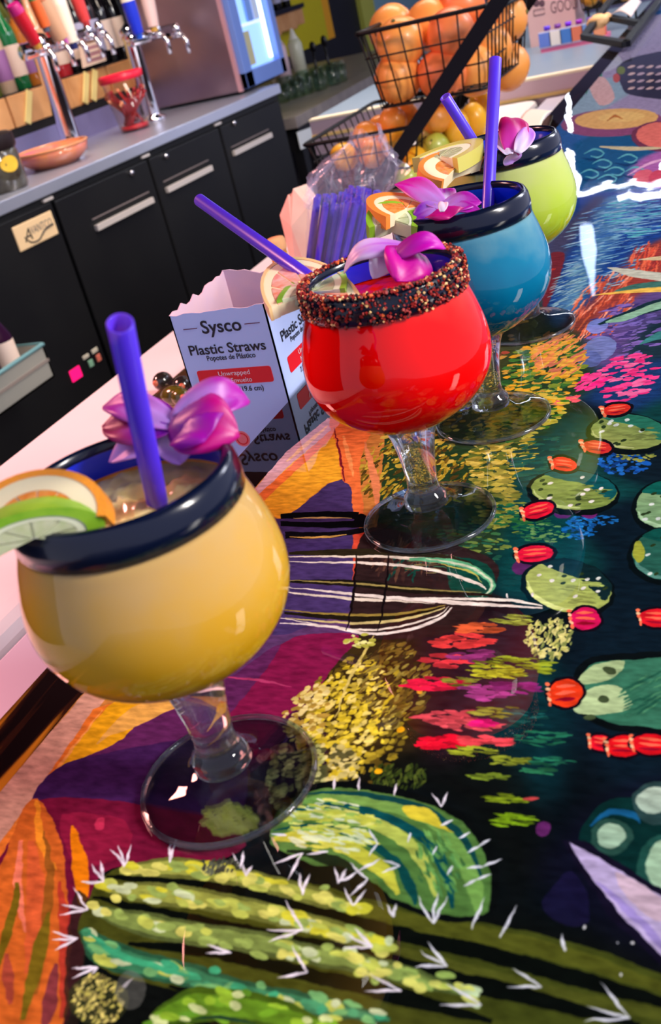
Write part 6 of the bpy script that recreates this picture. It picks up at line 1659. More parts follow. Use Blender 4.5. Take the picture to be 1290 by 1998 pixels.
# ------------------------------------------------------------------ two tier fruit stand of black wire
WIRE = mat('black_wire', (8, 8, 12), .45, spec=.25); STRAP = mat('black_strap', (5, 8, 18), .5, spec=.2)
st = thing('fruit_stand', (-.36, 2.2, -.150), 'two tier black wire fruit stand with flat slanted straps on the underbar', 'rack')
def basket(name, x0, x1, y0, y1, zb, zt, tx, ty, nx, ny, nz):
    mb = MB()
    R = lambda f: [(x0 + tx * (1 - f), y0 + ty * (1 - f)), (x1 - tx * (1 - f), y0 + ty * (1 - f)), (x1 - tx * (1 - f), y1 - ty * (1 - f)), (x0 + tx * (1 - f), y1 - ty * (1 - f))]
    def ring(f, z, r, lips=0):
        c = R(f); pts = []; cr = .018
        for i in range(4):
            a, b, d = Vector(c[i - 1] + (z,)), Vector(c[i] + (z,)), Vector(c[(i + 1) % 4] + (z,))
            e1, e2 = (a - b).normalized(), (d - b).normalized()
            for k in range(4):
                t = k / 3; pts.append(b + e1 * cr * (1 - t) ** 2 + e2 * cr * t ** 2)
        mb.tube(pts + [pts[0], pts[1]], r, 6, cap=False)
    ring(1, zt, .0042)
    for k in range(1, nz): f = k / nz; ring(f, zb + (zt - zb) * f, .0017)
    ring(0, zb, .0026)
    for k in range(nx + 1):
        f = .06 + .88 * k / nx
        for a, b in ((0, 1), (3, 2)):
            lo, hi = R(0), R(1); p = Vector(lo[a]).lerp(Vector(lo[b]), f); q = Vector(hi[a]).lerp(Vector(hi[b]), f)
            mb.tube([(p.x, p.y, zb), (q.x, q.y, zt)], .0018, 6)
        lo = R(0); p = Vector(lo[0]).lerp(Vector(lo[1]), f); q = Vector(lo[3]).lerp(Vector(lo[2]), f); mb.tube([(p.x, p.y, zb), (q.x, q.y, zb)], .0017, 5)
    for k in range(ny + 1):
        f = .05 + .9 * k / ny
        for a, b in ((0, 3), (1, 2)):
            lo, hi = R(0), R(1); p = Vector(lo[a]).lerp(Vector(lo[b]), f); q = Vector(hi[a]).lerp(Vector(hi[b]), f)
            mb.tube([(p.x, p.y, zb), (q.x, q.y, zt)], .0018, 6)
        lo = R(0); p = Vector(lo[0]).lerp(Vector(lo[3]), f); q = Vector(lo[1]).lerp(Vector(lo[2]), f); mb.tube([(p.x, p.y, zb), (q.x, q.y, zb)], .0017, 5)
    return obj(name, mb, WIRE, st)
o = basket('wire_basket', -.412, -.152, 2.0, 2.385, .016, .157, .022, .012, 6, 11, 3); o['label'] = 'upper wire basket'
o = basket('wire_basket', -.572, -.325, 2.0, 2.46, -.142, -.027, .03, .015, 6, 11, 3); o['label'] = 'lower wire basket'
for yy in (1.985, 2.40):
    obj('strap', MB().bar((-.445, yy, -.150), (-.085, yy, .196), .030, .005, side=(1, 0, 0)), STRAP, st, smooth=False, bevel=.001)
for a, b in ((-.43, -.13), (-.14, .145)):
    obj('tie_rod', MB().tube([(a, 1.985, b), (a, 2.40, b)], .004, 8), WIRE, st)

def fruit(kind, p, r, sc, m_, label, group, seed, cat, stem=None, rot=None):
    p = Vector(p); t = thing(kind, p, label, cat, group)
    obj('skin', MB().ball(p, r, 20, 14, sc, bumpy=.05, freq=14, seed=seed, rot=rot), m_, t)
    ax = (rot @ Vector((0, 0, 1))) if rot else Vector((0, 0, 1))
    e = MB().ball(p + ax * r * sc[2] * .97, r * .10, 8, 5); obj('stem_scar', e, mat('stem_scar', (96, 92, 40), .7), t)
GF = mat('grapefruit_skin', (250, 148, 66), .38, coat=.15, c2=(252, 172, 84), nscale=9, bump=.12, bscale=400)
GF2 = mat('pink_grapefruit_skin', (250, 112, 66), .38, coat=.15, c2=(250, 146, 80), nscale=9, bump=.12, bscale=400)
gl = [(782, 82, 2.075, GF, 'yellow orange grapefruit in the left front corner, resting on another'), (777, 152, 2.07, GF, 'grapefruit under the corner one at the left bottom of the upper basket'),
      (862, 146, 2.075, GF2, 'pinkish grapefruit at the bottom middle of the upper basket'), (880, 66, 2.09, GF2, 'pink flushed grapefruit high in the middle beside the strap'),
      (926, 138, 2.14, GF, 'grapefruit just right of the strap at the bottom of the upper basket'), (952, 92, 2.2, GF, 'grapefruit in the middle right of the upper basket'),
      (985, 35, 2.29, GF, 'topmost grapefruit at the right end of the upper basket'), (838, 48, 2.19, GF, 'grapefruit in the back row behind the front corner'),
      (765, 58, 2.20, GF, 'grapefruit at the back left of the upper basket'), (900, 10, 2.22, GF2, 'grapefruit heaped highest at the back of the basket'), (990, 130, 2.33, GF, 'grapefruit at the far right bottom of the upper basket')]
for i, (u, v, y, m_, lb) in enumerate(gl):
    fruit('grapefruit', on_y(u, v, y), .050, (1, 1, .94), m_, lb, 'grapefruit in the upper basket', i, 'grapefruit', rot=Matrix.Rotation(.5 + i, 3, 'X') @ Matrix.Rotation(i * 1.3, 3, 'Y'))
ORG = mat('orange_skin', (252, 150, 52), .35, coat=.2, c2=(252, 172, 70), nscale=12, bump=.1, bscale=500)
LEM = mat('lemon_skin', (250, 194, 40), .35, coat=.2, c2=(246, 176, 50), nscale=12); LIM = mat('lime_skin', (150, 170, 40), .35, coat=.2, c2=(190, 196, 90), nscale=14)
ol = [(766, 236, 2.10, .030, 'orange heaped on the left of the lower basket'), (790, 226, 2.16, .030, 'orange just behind the heaped one, beside the strap'), (716, 266, 2.08, .031, 'orange lowest on the left behind the straw bag'),
      (742, 250, 2.18, .029, 'orange between two others at the back left of the lower basket'), (726, 300, 2.05, .029, 'orange seen through the top of the straw bag'), (850, 232, 2.10, .032, 'orange right of the strap, under the upper basket')]
for i, (u, v, y, r, lb) in enumerate(ol): fruit('orange', on_y(u, v, y), r, (1, 1, .95), ORG, lb, 'oranges in the lower basket', 20 + i, 'orange', rot=Matrix.Rotation(i * 1.1, 3, 'X'))
ll = [(672, 306, 2.06, 'lemon at the left end, seen through the straw bag'), (772, 280, 2.06, 'lemon beside the lower end of the strap'), (890, 250, 2.13, 'lemon under the upper basket near the corner'), (925, 235, 2.25, 'lemon in the right end of the lower basket'),
      (905, 292, 2.15, 'lemon low in the right part of the lower basket'), (945, 282, 2.30, 'lemon at the far right bottom of the lower basket'), (812, 320, 2.05, 'lemon low in front of the strap foot'), (940, 200, 2.38, 'lemon furthest back under the upper basket')]
for i, (u, v, y, lb) in enumerate(ll): fruit('lemon', on_y(u, v, y), .029, (1, 1, 1.3), LEM, lb, 'lemons in the lower basket', 40 + i, 'lemon', rot=Matrix.Rotation(1.2 + i * .7, 3, 'X') @ Matrix.Rotation(i * .9, 3, 'Z'))
for i, (u, v, y, lb) in enumerate([(852, 288, 2.08, 'lime between the lemons right of the strap'), (795, 345, 2.03, 'lime lowest in the basket at the strap foot'), (838, 268, 2.12, 'lime half behind the other near the strap')]):
    fruit('lime', on_y(u, v, y), .028, (1, 1, 1.15), LIM, lb, 'limes in the lower basket', 60 + i, 'lime', rot=Matrix.Rotation(.9 + i, 3, 'X'))
# ------------------------------------------------------------------ back bar cooler
BH = R_(4.72); BU = Vector((math.sin(BH), math.cos(BH), 0)); BN = Vector((-math.cos(BH), math.sin(BH), 0))
BA = Vector((-1.949, 2.636, -.13)); Z = Vector((0, 0, 1))
def bb(u, d, z): return Vector((BA.x, BA.y, 0)) + BU * u + BN * d + Z * z
def on_b(u, v, d): return on_plane(u, v, BA + BN * d, BN)
def ub_(p): return (Vector(p) - BA).dot(BU)
def bbox(mb, u0, u1, d0, d1, z0, z1, mi=None): return mb.obox(bb(u0, d0, z0), BU * (u1 - u0), BN * (d1 - d0), Z * (z1 - z0), mi)
BLK = mat('black_vinyl', (20, 20, 24), .42, spec=.35, c2=(26, 26, 28), nscale=4); BLK2 = mat('black_gap', (5, 5, 7), .6)
CST = mat('counter_steel', (186, 194, 220), .30, metal=.65, c2=(206, 210, 230), nscale=2); SIL = mat('silver', (228, 218, 214), .35, metal=.3)
CHR = mat('chrome', (236, 232, 240), .08, metal=1.0)
cool = thing('back_bar_cooler', bb(.8, .3, -1.07), 'long black back bar cooler with three doors and a steel worktop', 'cooler')
obj('body', bbox(MB(), -1.4, 1.872, .03, .62, -1.06, -.168), BLK2, cool, smooth=False)
o = obj('worktop', bbox(MB(), -1.4, 1.885, -.012, .64, -.172, -.13), CST, cool, smooth=False, bevel=.004); o['label'] = 'brushed steel worktop'
obj('machine_panel', bbox(MB(), -.45, .220, 0, .03, -1.0, -.195), BLK, cool, smooth=False, bevel=.004)
obj('kick_plate', bbox(MB(), -1.4, 1.872, .035, .05, -1.07, -1.0), BLK2, cool, smooth=False)
obj('hinge_rail', bbox(MB(), -1.4, 1.872, .006, .03, -.196, -.172), mat('hinge_rail', (12, 12, 14), .5), cool, smooth=False)
for u in (.215, .795, 1.33): obj('hinge', bbox(MB(), u - .03, u + .02, -.004, .01, -.190, -.180), SIL, cool, smooth=False, bevel=.002)
du = [.232, .798, 1.327, 1.872]
hd_ = [(.388, .746, -.306, -.350), (.850, 1.186, -.297, -.342), (1.378, 1.714, -.292, -.330)]; lk = [(.674, -.219), (.908, -.215), (1.441, -.208)]
for i in range(3):
    d = obj('door', bbox(MB(), du[i] + .006, du[i + 1] - .006, -.0, .03, -.985, -.198), BLK, cool, smooth=False, bevel=.005)
    a, b, zt, zb = hd_[i]; h = MB()
    bbox(h, a, b, -.002, .001, zt - .004, zt, 2); bbox(h, a, b, -.001, .0005, zb + .02, zt - .004, 1)
    bbox(h, a, b, -.014, .001, zb, zb + .021, 0)
    hh = obj('handle', h, [SIL, BLK2, mat('dull_silver', (150, 136, 136), .4, metal=.3)], d, smooth=False, bevel=.0015); hh['label'] = 'silver recessed pull handle'
    L = MB().lathe([(.0, 0), (.011, 0), (.011, .010), (.008, .014), (0, .014)], 14, bb(lk[i][0], .001, lk[i][1]), axis=-BN); obj('lock', L, CHR, d)
# maker's plate, display and magnets on the machine panel
pl = obj('name_plate', bbox(MB(), .002, .200, -.006, .001, -.300, -.219), mat('plate_cream', (240, 206, 160), .4), cool, smooth=False, bevel=.004)
pl['label'] = 'cream name plate'
PG = mat('plate_grey', (112, 104, 106), .5); PI = mat('plate_ink', (24, 26, 36), .5)
def ptext(body, u, z, h, w, m_, shear=0.0): text('lettering', body, bb(u, -.0065, z), BU, Z, h, m_, pl, width=w, shear=shear)
ptext('A', .036, -.278, .056, .040, PI, .3); ptext('VANTCO', .074, -.264, .036, .108, PG, .1)
sw = MB(); sw.tube(catmull([bb(.040, -.007, -.262), bb(.062, -.007, -.285), bb(.100, -.007, -.288), bb(.140, -.007, -.268), bb(.186, -.007, -.262)], 6), .0018, 6, r1=.0034); obj('emblem', sw, PI, pl)
RED_E = mat('red_display', (60, 0, 10), .4, emit=(255, 20, 110), es=1.6)
q = on_b(148, 730, 0); u0 = ub_(q)
obj('digital_display', bbox(MB(), u0 - .028, u0 + .028, -.003, .02, q.z - .020, q.z + .022), RED_E, cool, smooth=False, bevel=.002)
for (px, py, c, w, h) in ((167, 696, (214, 206, 190), .034, .014), (184, 684, (222, 214, 196), .034, .016), (177, 709, (146, 196, 166), .024, .026), (192, 698, (240, 130, 110), .024, .026)):
    q = on_b(px, py, 0); u0 = ub_(q); obj('button', bbox(MB(), u0 - w / 2, u0 + w / 2, -.004, .02, q.z - h / 2, q.z + h / 2), mat('button_%d' % px, c, .5), cool, smooth=False, bevel=.002)

# ------------------------------------------------------------------ backsplash and wooden bottle ledge behind the worktop
WOOD = mat('ledge_wood', (236, 176, 120), .5, c2=(206, 140, 84), nscale=7)
lg = thing('bottle_ledge', bb(.7, .8, -.13), 'pale wooden bottle ledge over a steel backsplash behind the taps', 'shelf')
o = obj('backsplash', bbox(MB(), -1.4, 1.62, .60, .62, -.13, -.035), mat('splash_steel', (150, 146, 196), .35, metal=.5), lg, smooth=False)
obj('black_strip', bbox(MB(), -1.4, 1.70, .60, .64, -.035, .0), BLK2, lg, smooth=False)  # plain black strip between backsplash and planks
rs = random.Random(8)
us = [-1.4, .42, .80, 1.18, 1.46, 1.72]
for i in range(5):
    obj('plank', bbox(MB(), us[i] + .004, us[i + 1] - .004, .590 + rs.uniform(0, .008), .66, .0, .118), WOOD, lg, smooth=False, bevel=.003)
PALE = mat('pale_strip', (250, 226, 150), .5)
for u in (.86, 1.24, 1.30, .50):
    obj('diagonal_strip', MB().bar(bb(u, .584, .004), bb(u + .07, .584, .116), .030, .008, side=BU), PALE, lg, smooth=False)
obj('ledge_top', bbox(MB(), -1.4, 1.72, .60, .98, .115, .122), mat('ledge_black', (14, 12, 14), .4), lg, smooth=False)

# ------------------------------------------------------------------ bottles on the ledge
def bottle_parts(root, h, r, glass, cap, label_c, stripe=None):
    H = h
    prof = [(0, 0), (r * .94, 0), (r, r * .12), (r, H * .56), (r * .9, H * .64), (r * .42, H * .76), (r * .36, H * .80), (r * .36, H * .95), (0, H * .95)]
    obj('bottle_body', MB().lathe(prof, 18), glass, root, local=True, auto=50)
    obj('cap', MB().lathe([(0, H * .90), (r * .42, H * .90), (r * .42, H * 1.0), (r * .3, H * 1.01), (0, H * 1.01)], 14), cap, root, local=True)
    mb = MB(); mb.lathe([(r * 1.012, H * .14), (r * 1.02, H * .15), (r * 1.02, H * .46), (r * 1.012, H * .47)], 18)
    obj('label', mb, label_c, root, local=True)
DKG = mat('black_bottle_glass', (8, 6, 12), .08, coat=.6); AMG = mat('amber_liquor', (196, 112, 40), .08, coat=.6); OLG = mat('olive_glass', (96, 104, 40), .08, coat=.6)
CLG = mat('pale_liquor', (206, 176, 150), .08, coat=.6); GRG = mat('green_glass', (20, 110, 60), .08, coat=.6); PEG = mat('peach_liquor', (240, 176, 130), .1, coat=.6)
WL = mat('cream_label', (236, 210, 196), .5); LL = mat('lilac_label', (190, 186, 220), .5); PL = mat('violet_label', (150, 100, 160), .5); GOLDC = mat('gold_cap', (240, 200, 70), .3, metal=.7); BLC = mat('black_cap', (14, 12, 20), .3); SILC = mat('silver_cap', (200, 220, 235), .2, metal=.8); REDC = mat('red_cap', (210, 40, 50), .4)
TEALL = mat('slate_label', (112, 140, 156), .5)
kinds = {'dark': (DKG, BLC, WL), 'dark2': (DKG, SILC, LL), 'amber': (AMG, SILC, PL), 'olive': (OLG, GOLDC, TEALL), 'pale': (CLG, GOLDC, PL), 'green': (GRG, SILC, WL), 'peach': (PEG, SILC, WL), 'red': (mat('red_liquor', (190, 40, 50), .1, coat=.6), BLC, WL)}
protos = {}
def bottle(kind, u, d, z, h, r, label, group='bottles on the wooden ledge'):
    k = (kind, h, r); p = bb(u, d, z)
    if k not in protos:
        t = thing('liquor_bottle', (0, 0, 0), label, 'bottle', group); bottle_parts(t, h, r, *kinds[kind]); t.location = p; protos[k] = t
        return t
    c = copy_thing(protos[k], p, label); return c
words = {'dark': 'black bottle with cream label', 'dark2': 'black bottle with tall lilac label', 'amber': 'amber bottle with violet label', 'olive': 'olive glass bottle with slate label',
         'pale': 'pale straw coloured bottle', 'green': 'green glass bottle', 'peach': 'peach coloured bottle', 'red': 'red bottle with cream label'}
nth = ['first', 'second', 'third', 'fourth', 'fifth', 'sixth', 'seventh', 'eighth', 'ninth', 'tenth', 'eleventh', 'twelfth', 'thirteenth', 'fourteenth']
front = ['peach', 'olive', 'amber', 'olive', 'pale', 'green', 'amber', 'peach', 'red', 'dark', 'dark2', 'dark2', 'dark', 'dark']
back = ['amber', 'peach', 'green', 'olive', 'peach', 'red', 'olive', 'amber', 'dark', 'dark2', 'dark', 'dark', 'dark2', 'dark']
hs_ = {'dark': .37, 'dark2': .40, 'amber': .35, 'olive': .38, 'pale': .34, 'green': .36, 'peach': .36, 'red': .34}
for i, k in enumerate(front): bottle(k, .56 + .091 * i, .69, .122, hs_[k], .042, '%s, %s from the left in the front ledge row' % (words[k], nth[i]))
for i, k in enumerate(back): bottle(k, .60 + .091 * i, .80, .122, hs_[k] + .06, .043, '%s, %s from the left in the second ledge row' % (words[k], nth[i]))
for i, k in enumerate(['peach', 'green', 'amber', 'red', 'olive', 'dark', 'dark', 'dark2', 'dark', 'dark2']): bottle(k, .80 + .10 * i, .91, .122, .54, .046, 'tall %s, %s from the left in the rear row' % (words[k], nth[i]))

# ------------------------------------------------------------------ beer tap towers
def lathe_between(mb, p, q, prof, n=16):
    d = Vector(q) - Vector(p); L = d.length; return mb.lathe([(r, t * L) for r, t in prof], n, p, axis=d)
t1 = thing('tap_tower', bb(.80, .34, -.13), 'chrome beer tap tower with many coloured handles at the left', 'beer tap')
c = bb(.80, .34, -.13)
obj('column', MB().lathe([(.0, 0), (.055, 0), (.055, .012), (.040, .02), (.038, .03), (.038, .36), (.044, .365), (.044, .40), (.03, .43), (0, .44)], 28, c), CHR, t1)
hdp = MB().tube([bb(.66, .30, .255), bb(1.06, .30, .255)], .028, 16); obj('manifold', hdp, CHR, t1)
def tap(parent, u, hpx, hpx2, w, cols, z=.25, d=.26):
    """faucet with its handle; hpx/hpx2 are where the handle starts and ends as seen in the photograph, on the plane of the tower"""
    f = MB(); p = bb(u, d, z); f.tube([p + BN * .03, p - BN * .04], .012, 10); f.tube([p - BN * .04, p - BN * .055 - Z * .03, p - BN * .055 - Z * .08], .010, 10); f.lathe([(.0, 0), (.017, 0), (.017, .03), (.010, .045), (0, .045)], 12, p - BN * .02)
    obj('faucet', f, CHR, parent)
    a, b = on_b(*hpx, d - .02), on_b(*hpx2, d - .02); a = a.lerp(b, .0); h = MB(); n = len(cols)
    for i, (t0, t1_, r0, r1) in enumerate([(0, .12, .5, .55), (.12, .8, .8, 1.0), (.8, 1.0, 1.0, .8)]):
        lathe_between(h, a.lerp(b, t0), a.lerp(b, t1_), [(0, 0), (w * r0, 0), (w * (r0 + r1) / 2 * 1.05, .5), (w * r1, 1), (0, 1)], 14)
        k = 14 * 4
        for j in range(len(h.m) - k, len(h.m)): h.m[j] = min(i, n - 1)
    obj('tap_handle', h, cols, parent, auto=40)
HC = lambda n, c, r=.35: mat(n, c, r, coat=.4)
tap(t1, .70, (76, 94), (24, 8), .028, [HC('handle_gold', (226, 170, 70)), HC('handle_red', (206, 22, 44)), HC('handle_magenta', (190, 20, 120))])
tap(t1, .80, (92, 62), (62, -16), .024, [HC('handle_grey', (90, 100, 120)), HC('handle_orange', (236, 110, 50)), HC('handle_green', (40, 140, 70))])
tap(t1, .89, (126, 88), (66, -22), .038, [HC('handle_magenta2', (232, 90, 200)), HC('handle_cream', (226, 176, 140)), HC('handle_brown', (190, 110, 70))])
tap(t1, .98, (146, 96), (108, -14), .030, [HC('handle_navy', (30, 40, 110)), HC('handle_ivory', (250, 240, 222)), HC('handle_ivory', (250, 240, 222))])
tap(t1, 1.05, (170, 50), (142, -20), .026, [HC('handle_red2', (236, 70, 70)), HC('handle_red2', (236, 70, 70)), HC('handle_peach', (250, 206, 170))])
t2 = thing('tap_tower', bb(1.36, .34, -.13), 'chrome tap tower with blue and white handles beside the steel cooler', 'beer tap')
c = bb(1.36, .34, -.13)
obj('column', MB().lathe([(.0, 0), (.055, 0), (.055, .012), (.036, .02), (.034, .03), (.034, .33), (.04, .335), (.04, .37), (.0, .40)], 28, c), CHR, t2)
hdp = MB().tube([bb(1.30, .30, .195), bb(1.60, .30, .195)], .024, 16); obj('manifold', hdp, CHR, t2)
tap(t2, 1.42, (273, 76), (244, -16), .030, [HC('handle_blue', (20, 90, 226)), HC('handle_blue2', (20, 50, 220)), HC('handle_ivory', (250, 240, 222))], z=.19)
tap(t2, 1.56, (302, 62), (284, -18), .030, [HC('handle_gold', (226, 170, 70)), HC('handle_rosewhite', (246, 206, 200)), HC('handle_rosewhite', (246, 206, 200))], z=.17)

# ------------------------------------------------------------------ small things on the worktop
c = bb(1.166, .30, -.13)
cup = thing('stirrer_cup', c, 'clear plastic tumbler with red rim full of red stirrers', 'tumbler')
CLRP = clear_mat('cup_plastic', .0, (255, 250, 246), .05)
obj('cup_wall', MB().lathe([(0, 0), (.062, 0), (.064, .004), (.090, .215), (.086, .215), (.060, .006), (0, .006)], 28, c), CLRP, cup)
obj('rim', MB().lathe([(.089, .196), (.0925, .200), (.0945, .222), (.091, .224), (.088, .2)], 28, c), mat('red_rim', (246, 40, 70), .3), cup)
obj('cup_base', MB().lathe([(0, .007), (.058, .007), (.060, .022), (0, .022)], 24, c), mat('red_base', (236, 40, 60), .4), cup)
RST = mat('red_stirrer', (176, 36, 46), .4); PST = mat('peach_tip', (246, 160, 120), .5)
rs = random.Random(6)
for i in range(24):
    a = rs.uniform(0, 6.283); e = a + rs.uniform(-.6, .6); p = c + Vector((.04 * math.cos(a), .04 * math.sin(a), .03)); q = c + Vector((.085 * math.cos(e + 2.6), .085 * math.sin(e + 2.6), rs.uniform(.10, .17)))
    mb = MB().tube([p, p.lerp(q, .9)], .0060, 6, mi=0); mb.tube([p.lerp(q, .9), q], .0062, 6, mi=1)
    tag(obj('stirrer', mb, [RST, PST if i % 3 == 0 else RST]), 'thin red stirrer leaning in the red rimmed tumbler', 'stirrer', 'red stirrers in the tumbler')
c = on_z(112, 322, -.13)
dish = thing('dish', c, 'low rose and amber glass dish at the foot of the chrome tap tower', 'dish')
obj('bowl', MB().lathe([(0, 0), (.085, 0), (.125, .03), (.135, .062), (.128, .062), (.115, .034), (.08, .012), (0, .010)], 32, c), mat('rose_glass', (206, 96, 130), .15, coat=.6, c2=(240, 150, 90), nscale=8), dish)
obj('rim', MB().lathe([(.128, .058), (.138, .062), (.138, .068), (.128, .068)], 32, c, closed=True), mat('amber_rim', (226, 150, 100), .2, coat=.5), dish)
c = on_z(12, 372, -.13)
jar = thing('dark_jar', c, 'dark round jar with yellow oval label at the left edge of the worktop', 'jar')
obj('jar_body', MB().lathe([(0, 0), (.075, 0), (.082, .01), (.082, .115), (.075, .13), (0, .13)], 26, c), mat('mottled_dark_glass', (60, 50, 44), .15, coat=.5, c2=(96, 92, 80), nscale=30), jar, auto=50)
obj('lid', MB().lathe([(0, .13), (.082, .13), (.086, .14), (.084, .175), (.07, .182), (0, .182)], 26, c), mat('dark_lid', (34, 22, 24), .4), jar, auto=50)
lab = MB(); pc = c + Z * .085
for i in range(25):
    a = 2 * math.pi * i / 24; th = .42 * math.cos(a); zz = .026 * math.sin(a); f = -BN * math.cos(th - .25) + BU * math.sin(th - .25)
    lab.v.append(tuple(pc + f * .0832 + Z * zz))
lab.v.append(tuple(pc + (-BN * math.cos(-.25) + BU * math.sin(-.25)) * .0836)); lab.f = [(i, i + 1, 25) for i in range(24)]; lab.m = [0] * 24
obj('label', lab, mat('yellow_label', (250, 200, 60), .5), jar)
# small cream sign leaning against the bottles
q = [on_b(158, 88, .57), on_b(197, 78, .57), on_b(208, 118, .57), on_b(165, 132, .57)]
sg = thing('counter_sign', (q[2] + q[3]) / 2, 'small cream framed sign standing on the wooden ledge', 'sign')
obj('frame', MB().prism(q, BN * .012), mat('sign_cream', (250, 220, 200), .5), sg, smooth=False)
mq = sum(q, Vector()) / 4; qi = [mq + (p - mq) * .72 - BN * .001 for p in q]; obj('picture', MB().prism(qi, BN * .002), mat('sign_rose', (186, 130, 140), .5), sg, smooth=False)
qs = [mq + (p - mq) for p in q]
for k, (a, b) in enumerate(((.30, .42), (.60, .70))):
    l = lambda t: q[0].lerp(q[3], t).lerp(q[1].lerp(q[2], t), .12) - BN * .003; r_2 = lambda t: q[0].lerp(q[3], t).lerp(q[1].lerp(q[2], t), .88) - BN * .003
    obj('band', MB().prism([l(a), r_2(a), r_2(b), l(b)], BN * .002), mat('sign_cream', (250, 220, 200), .5), sg, smooth=False)

# ------------------------------------------------------------------ steel display cooler with a lit glass door
FX, FY = -1.908, 4.356
fr = thing('display_cooler', (FX - .22, FY + .23, -.13), 'steel countertop display cooler with blue lit glass door', 'cooler')
FST = mat('cooler_steel', (176, 150, 158), .30, metal=.85, c2=(150, 124, 136), nscale=3)
obj('cabinet', MB().box((FX - .446, FY, -.118), (FX, FY + .46, .72)), FST, fr, smooth=False, bevel=.006)
obj('corner_trim', MB().box((FX - .006, FY - .004, -.118), (FX + .014, FY + .012, .72)), mat('rose_trim', (226, 170, 180), .3, metal=.4), fr, smooth=False)
DFR = mat('door_frame_blue', (120, 150, 226), .35, metal=.2)
mb = MB(); x0, x1 = FX + .002, FX + .040; y0, y1 = FY + .016, FY + .46
for lo, hi in (((x0, y0, -.112), (x1, y0 + .075, .72)), ((x0, y1 - .05, -.112), (x1, y1, .72)), ((x0, y0, -.112), (x1, y1, -.045)), ((x0, y0, .64), (x1, y1, .72))): mb.box(lo, hi)
dr = obj('door', mb, DFR, fr, smooth=False, bevel=.003)
GLOW = mat('lit_interior', (150, 190, 255), .4, emit=(150, 196, 255), es=.9)
obj('lit_interior', MB().box((FX + .001, y0 + .07, -.05), (FX + .006, y1 - .045, .64)), GLOW, dr, smooth=False)
TUBE = mat('led_tube_white', (240, 246, 255), .4, emit=(235, 244, 255), es=2.2)
for yy, a, b in ((y1 - .085, -.03, .6), (y0 + .085, .16, .6)): obj('led_tube', MB().tube([(FX + .012, yy, a), (FX + .012, yy, b)], .010, 8), TUBE, dr)
for zz in (.13,): obj('wire_shelf', MB().box((FX + .006, y0 + .08, zz), (FX + .014, y1 - .10, zz + .012)), mat('glowing_shelf', (230, 240, 255), .4, emit=(220, 235, 255), es=.6), dr, smooth=False)  # faint glow stands in for the cooler's light falling on the shelf
for i, (yy, zz, h) in enumerate(((y0 + .12, -.03, .14), (y0 + .20, .145, .18), (y0 + .27, .145, .20))):
    obj('stock_carton', MB().box((FX + .006, yy, zz), (FX + .018, yy + .055, zz + h)), mat('stock_%d' % i, [(196, 190, 150), (120, 160, 235), (210, 226, 250)][i], .5), dr, smooth=False)
obj('cabinet_foot', MB().box((FX - .40, FY + .03, -.13), (FX - .02, FY + .43, -.117)), BLK2, fr, smooth=False)

# ------------------------------------------------------------------ lower stone counter beyond the cooler, with glassware
ZC = -.30
c2 = thing('glass_counter', (-2.1, 5.8, -1.07), 'lower grey counter beyond the black cooler, crowded with glassware', 'counter')
obj('worktop', MB().box((-2.96, 4.62, ZC - .05), (-1.79, 7.3, ZC)), mat('grey_counter', (120, 112, 112), .35, c2=(150, 140, 136), nscale=12), c2, smooth=False, bevel=.003)
obj('apron', MB().box((-2.94, 4.66, ZC - .16), (-1.81, 7.3, ZC - .05)), mat('counter_apron', (16, 16, 22), .5), c2, smooth=False)
for y in (4.66, 5.7, 7.2): obj('leg', MB().box((-1.86, y, -1.07), (-1.81, y + .06, ZC - .16)), mat('counter_apron', (16, 16, 22), .5), c2, smooth=False)
obj('lower_shelf', MB().box((-2.94, 4.66, -.82), (-1.83, 7.3, -.80)), mat('shelf_grey', (90, 84, 88), .5), c2, smooth=False)
obj('back_board', MB().box((-2.94, 4.66, -1.0), (-2.92, 7.3, ZC - .05)), mat('counter_apron', (16, 16, 22), .5), c2, smooth=False)
for y in (5.22, 5.72): obj('knob', MB().lathe([(0, 0), (.022, 0), (.022, .02), (.012, .03), (0, .03)], 14, (-1.81, y, ZC - .10), axis=(1, 0, 0)), CHR, c2)
cp = [on_x(u, v, -1.80) for u, v in ((580, 258), (612, 246), (618, 278), (588, 292))]
tag(obj('price_card', MB().prism(cp, (-.004, 0, 0)), mat('white_card', (226, 230, 234), .5), smooth=False), 'white card fixed under the front of the grey counter', 'card')
for i, (u, v, h) in enumerate(((636, 250, .16), (660, 240, .2), (690, 228, .18), (705, 222, .2), (722, 214, .16))):
    p = on_x(u, v, -1.95); p.z = -.80
    tag(obj('bottle', MB().lathe([(0, 0), (.035, 0), (.035, h), (.014, h * 1.4), (.014, h * 1.7), (0, h * 1.7)], 14, p), mat('shelf_bottle_%d' % (i % 3), [(150, 140, 130), (196, 190, 170), (120, 100, 90)][i % 3], .2, coat=.4)), 'small bottle under the grey counter, %s from the left' % nth[i], 'bottle', 'bottles under the grey counter')
TUM = clear_mat('tumbler_glass', .10, (240, 250, 244))
mb = MB(); mb.lathe([(0, 0), (.030, 0), (.033, .004), (.040, .095), (.0375, .095), (.031, .010), (0, .010)], 20)
g0 = None
gp = [(555, 192), (570, 186), (585, 182), (600, 176), (614, 170), (628, 168), (640, 160), (654, 158), (668, 152), (562, 178), (578, 172), (596, 166), (622, 158), (648, 148), (662, 144)]
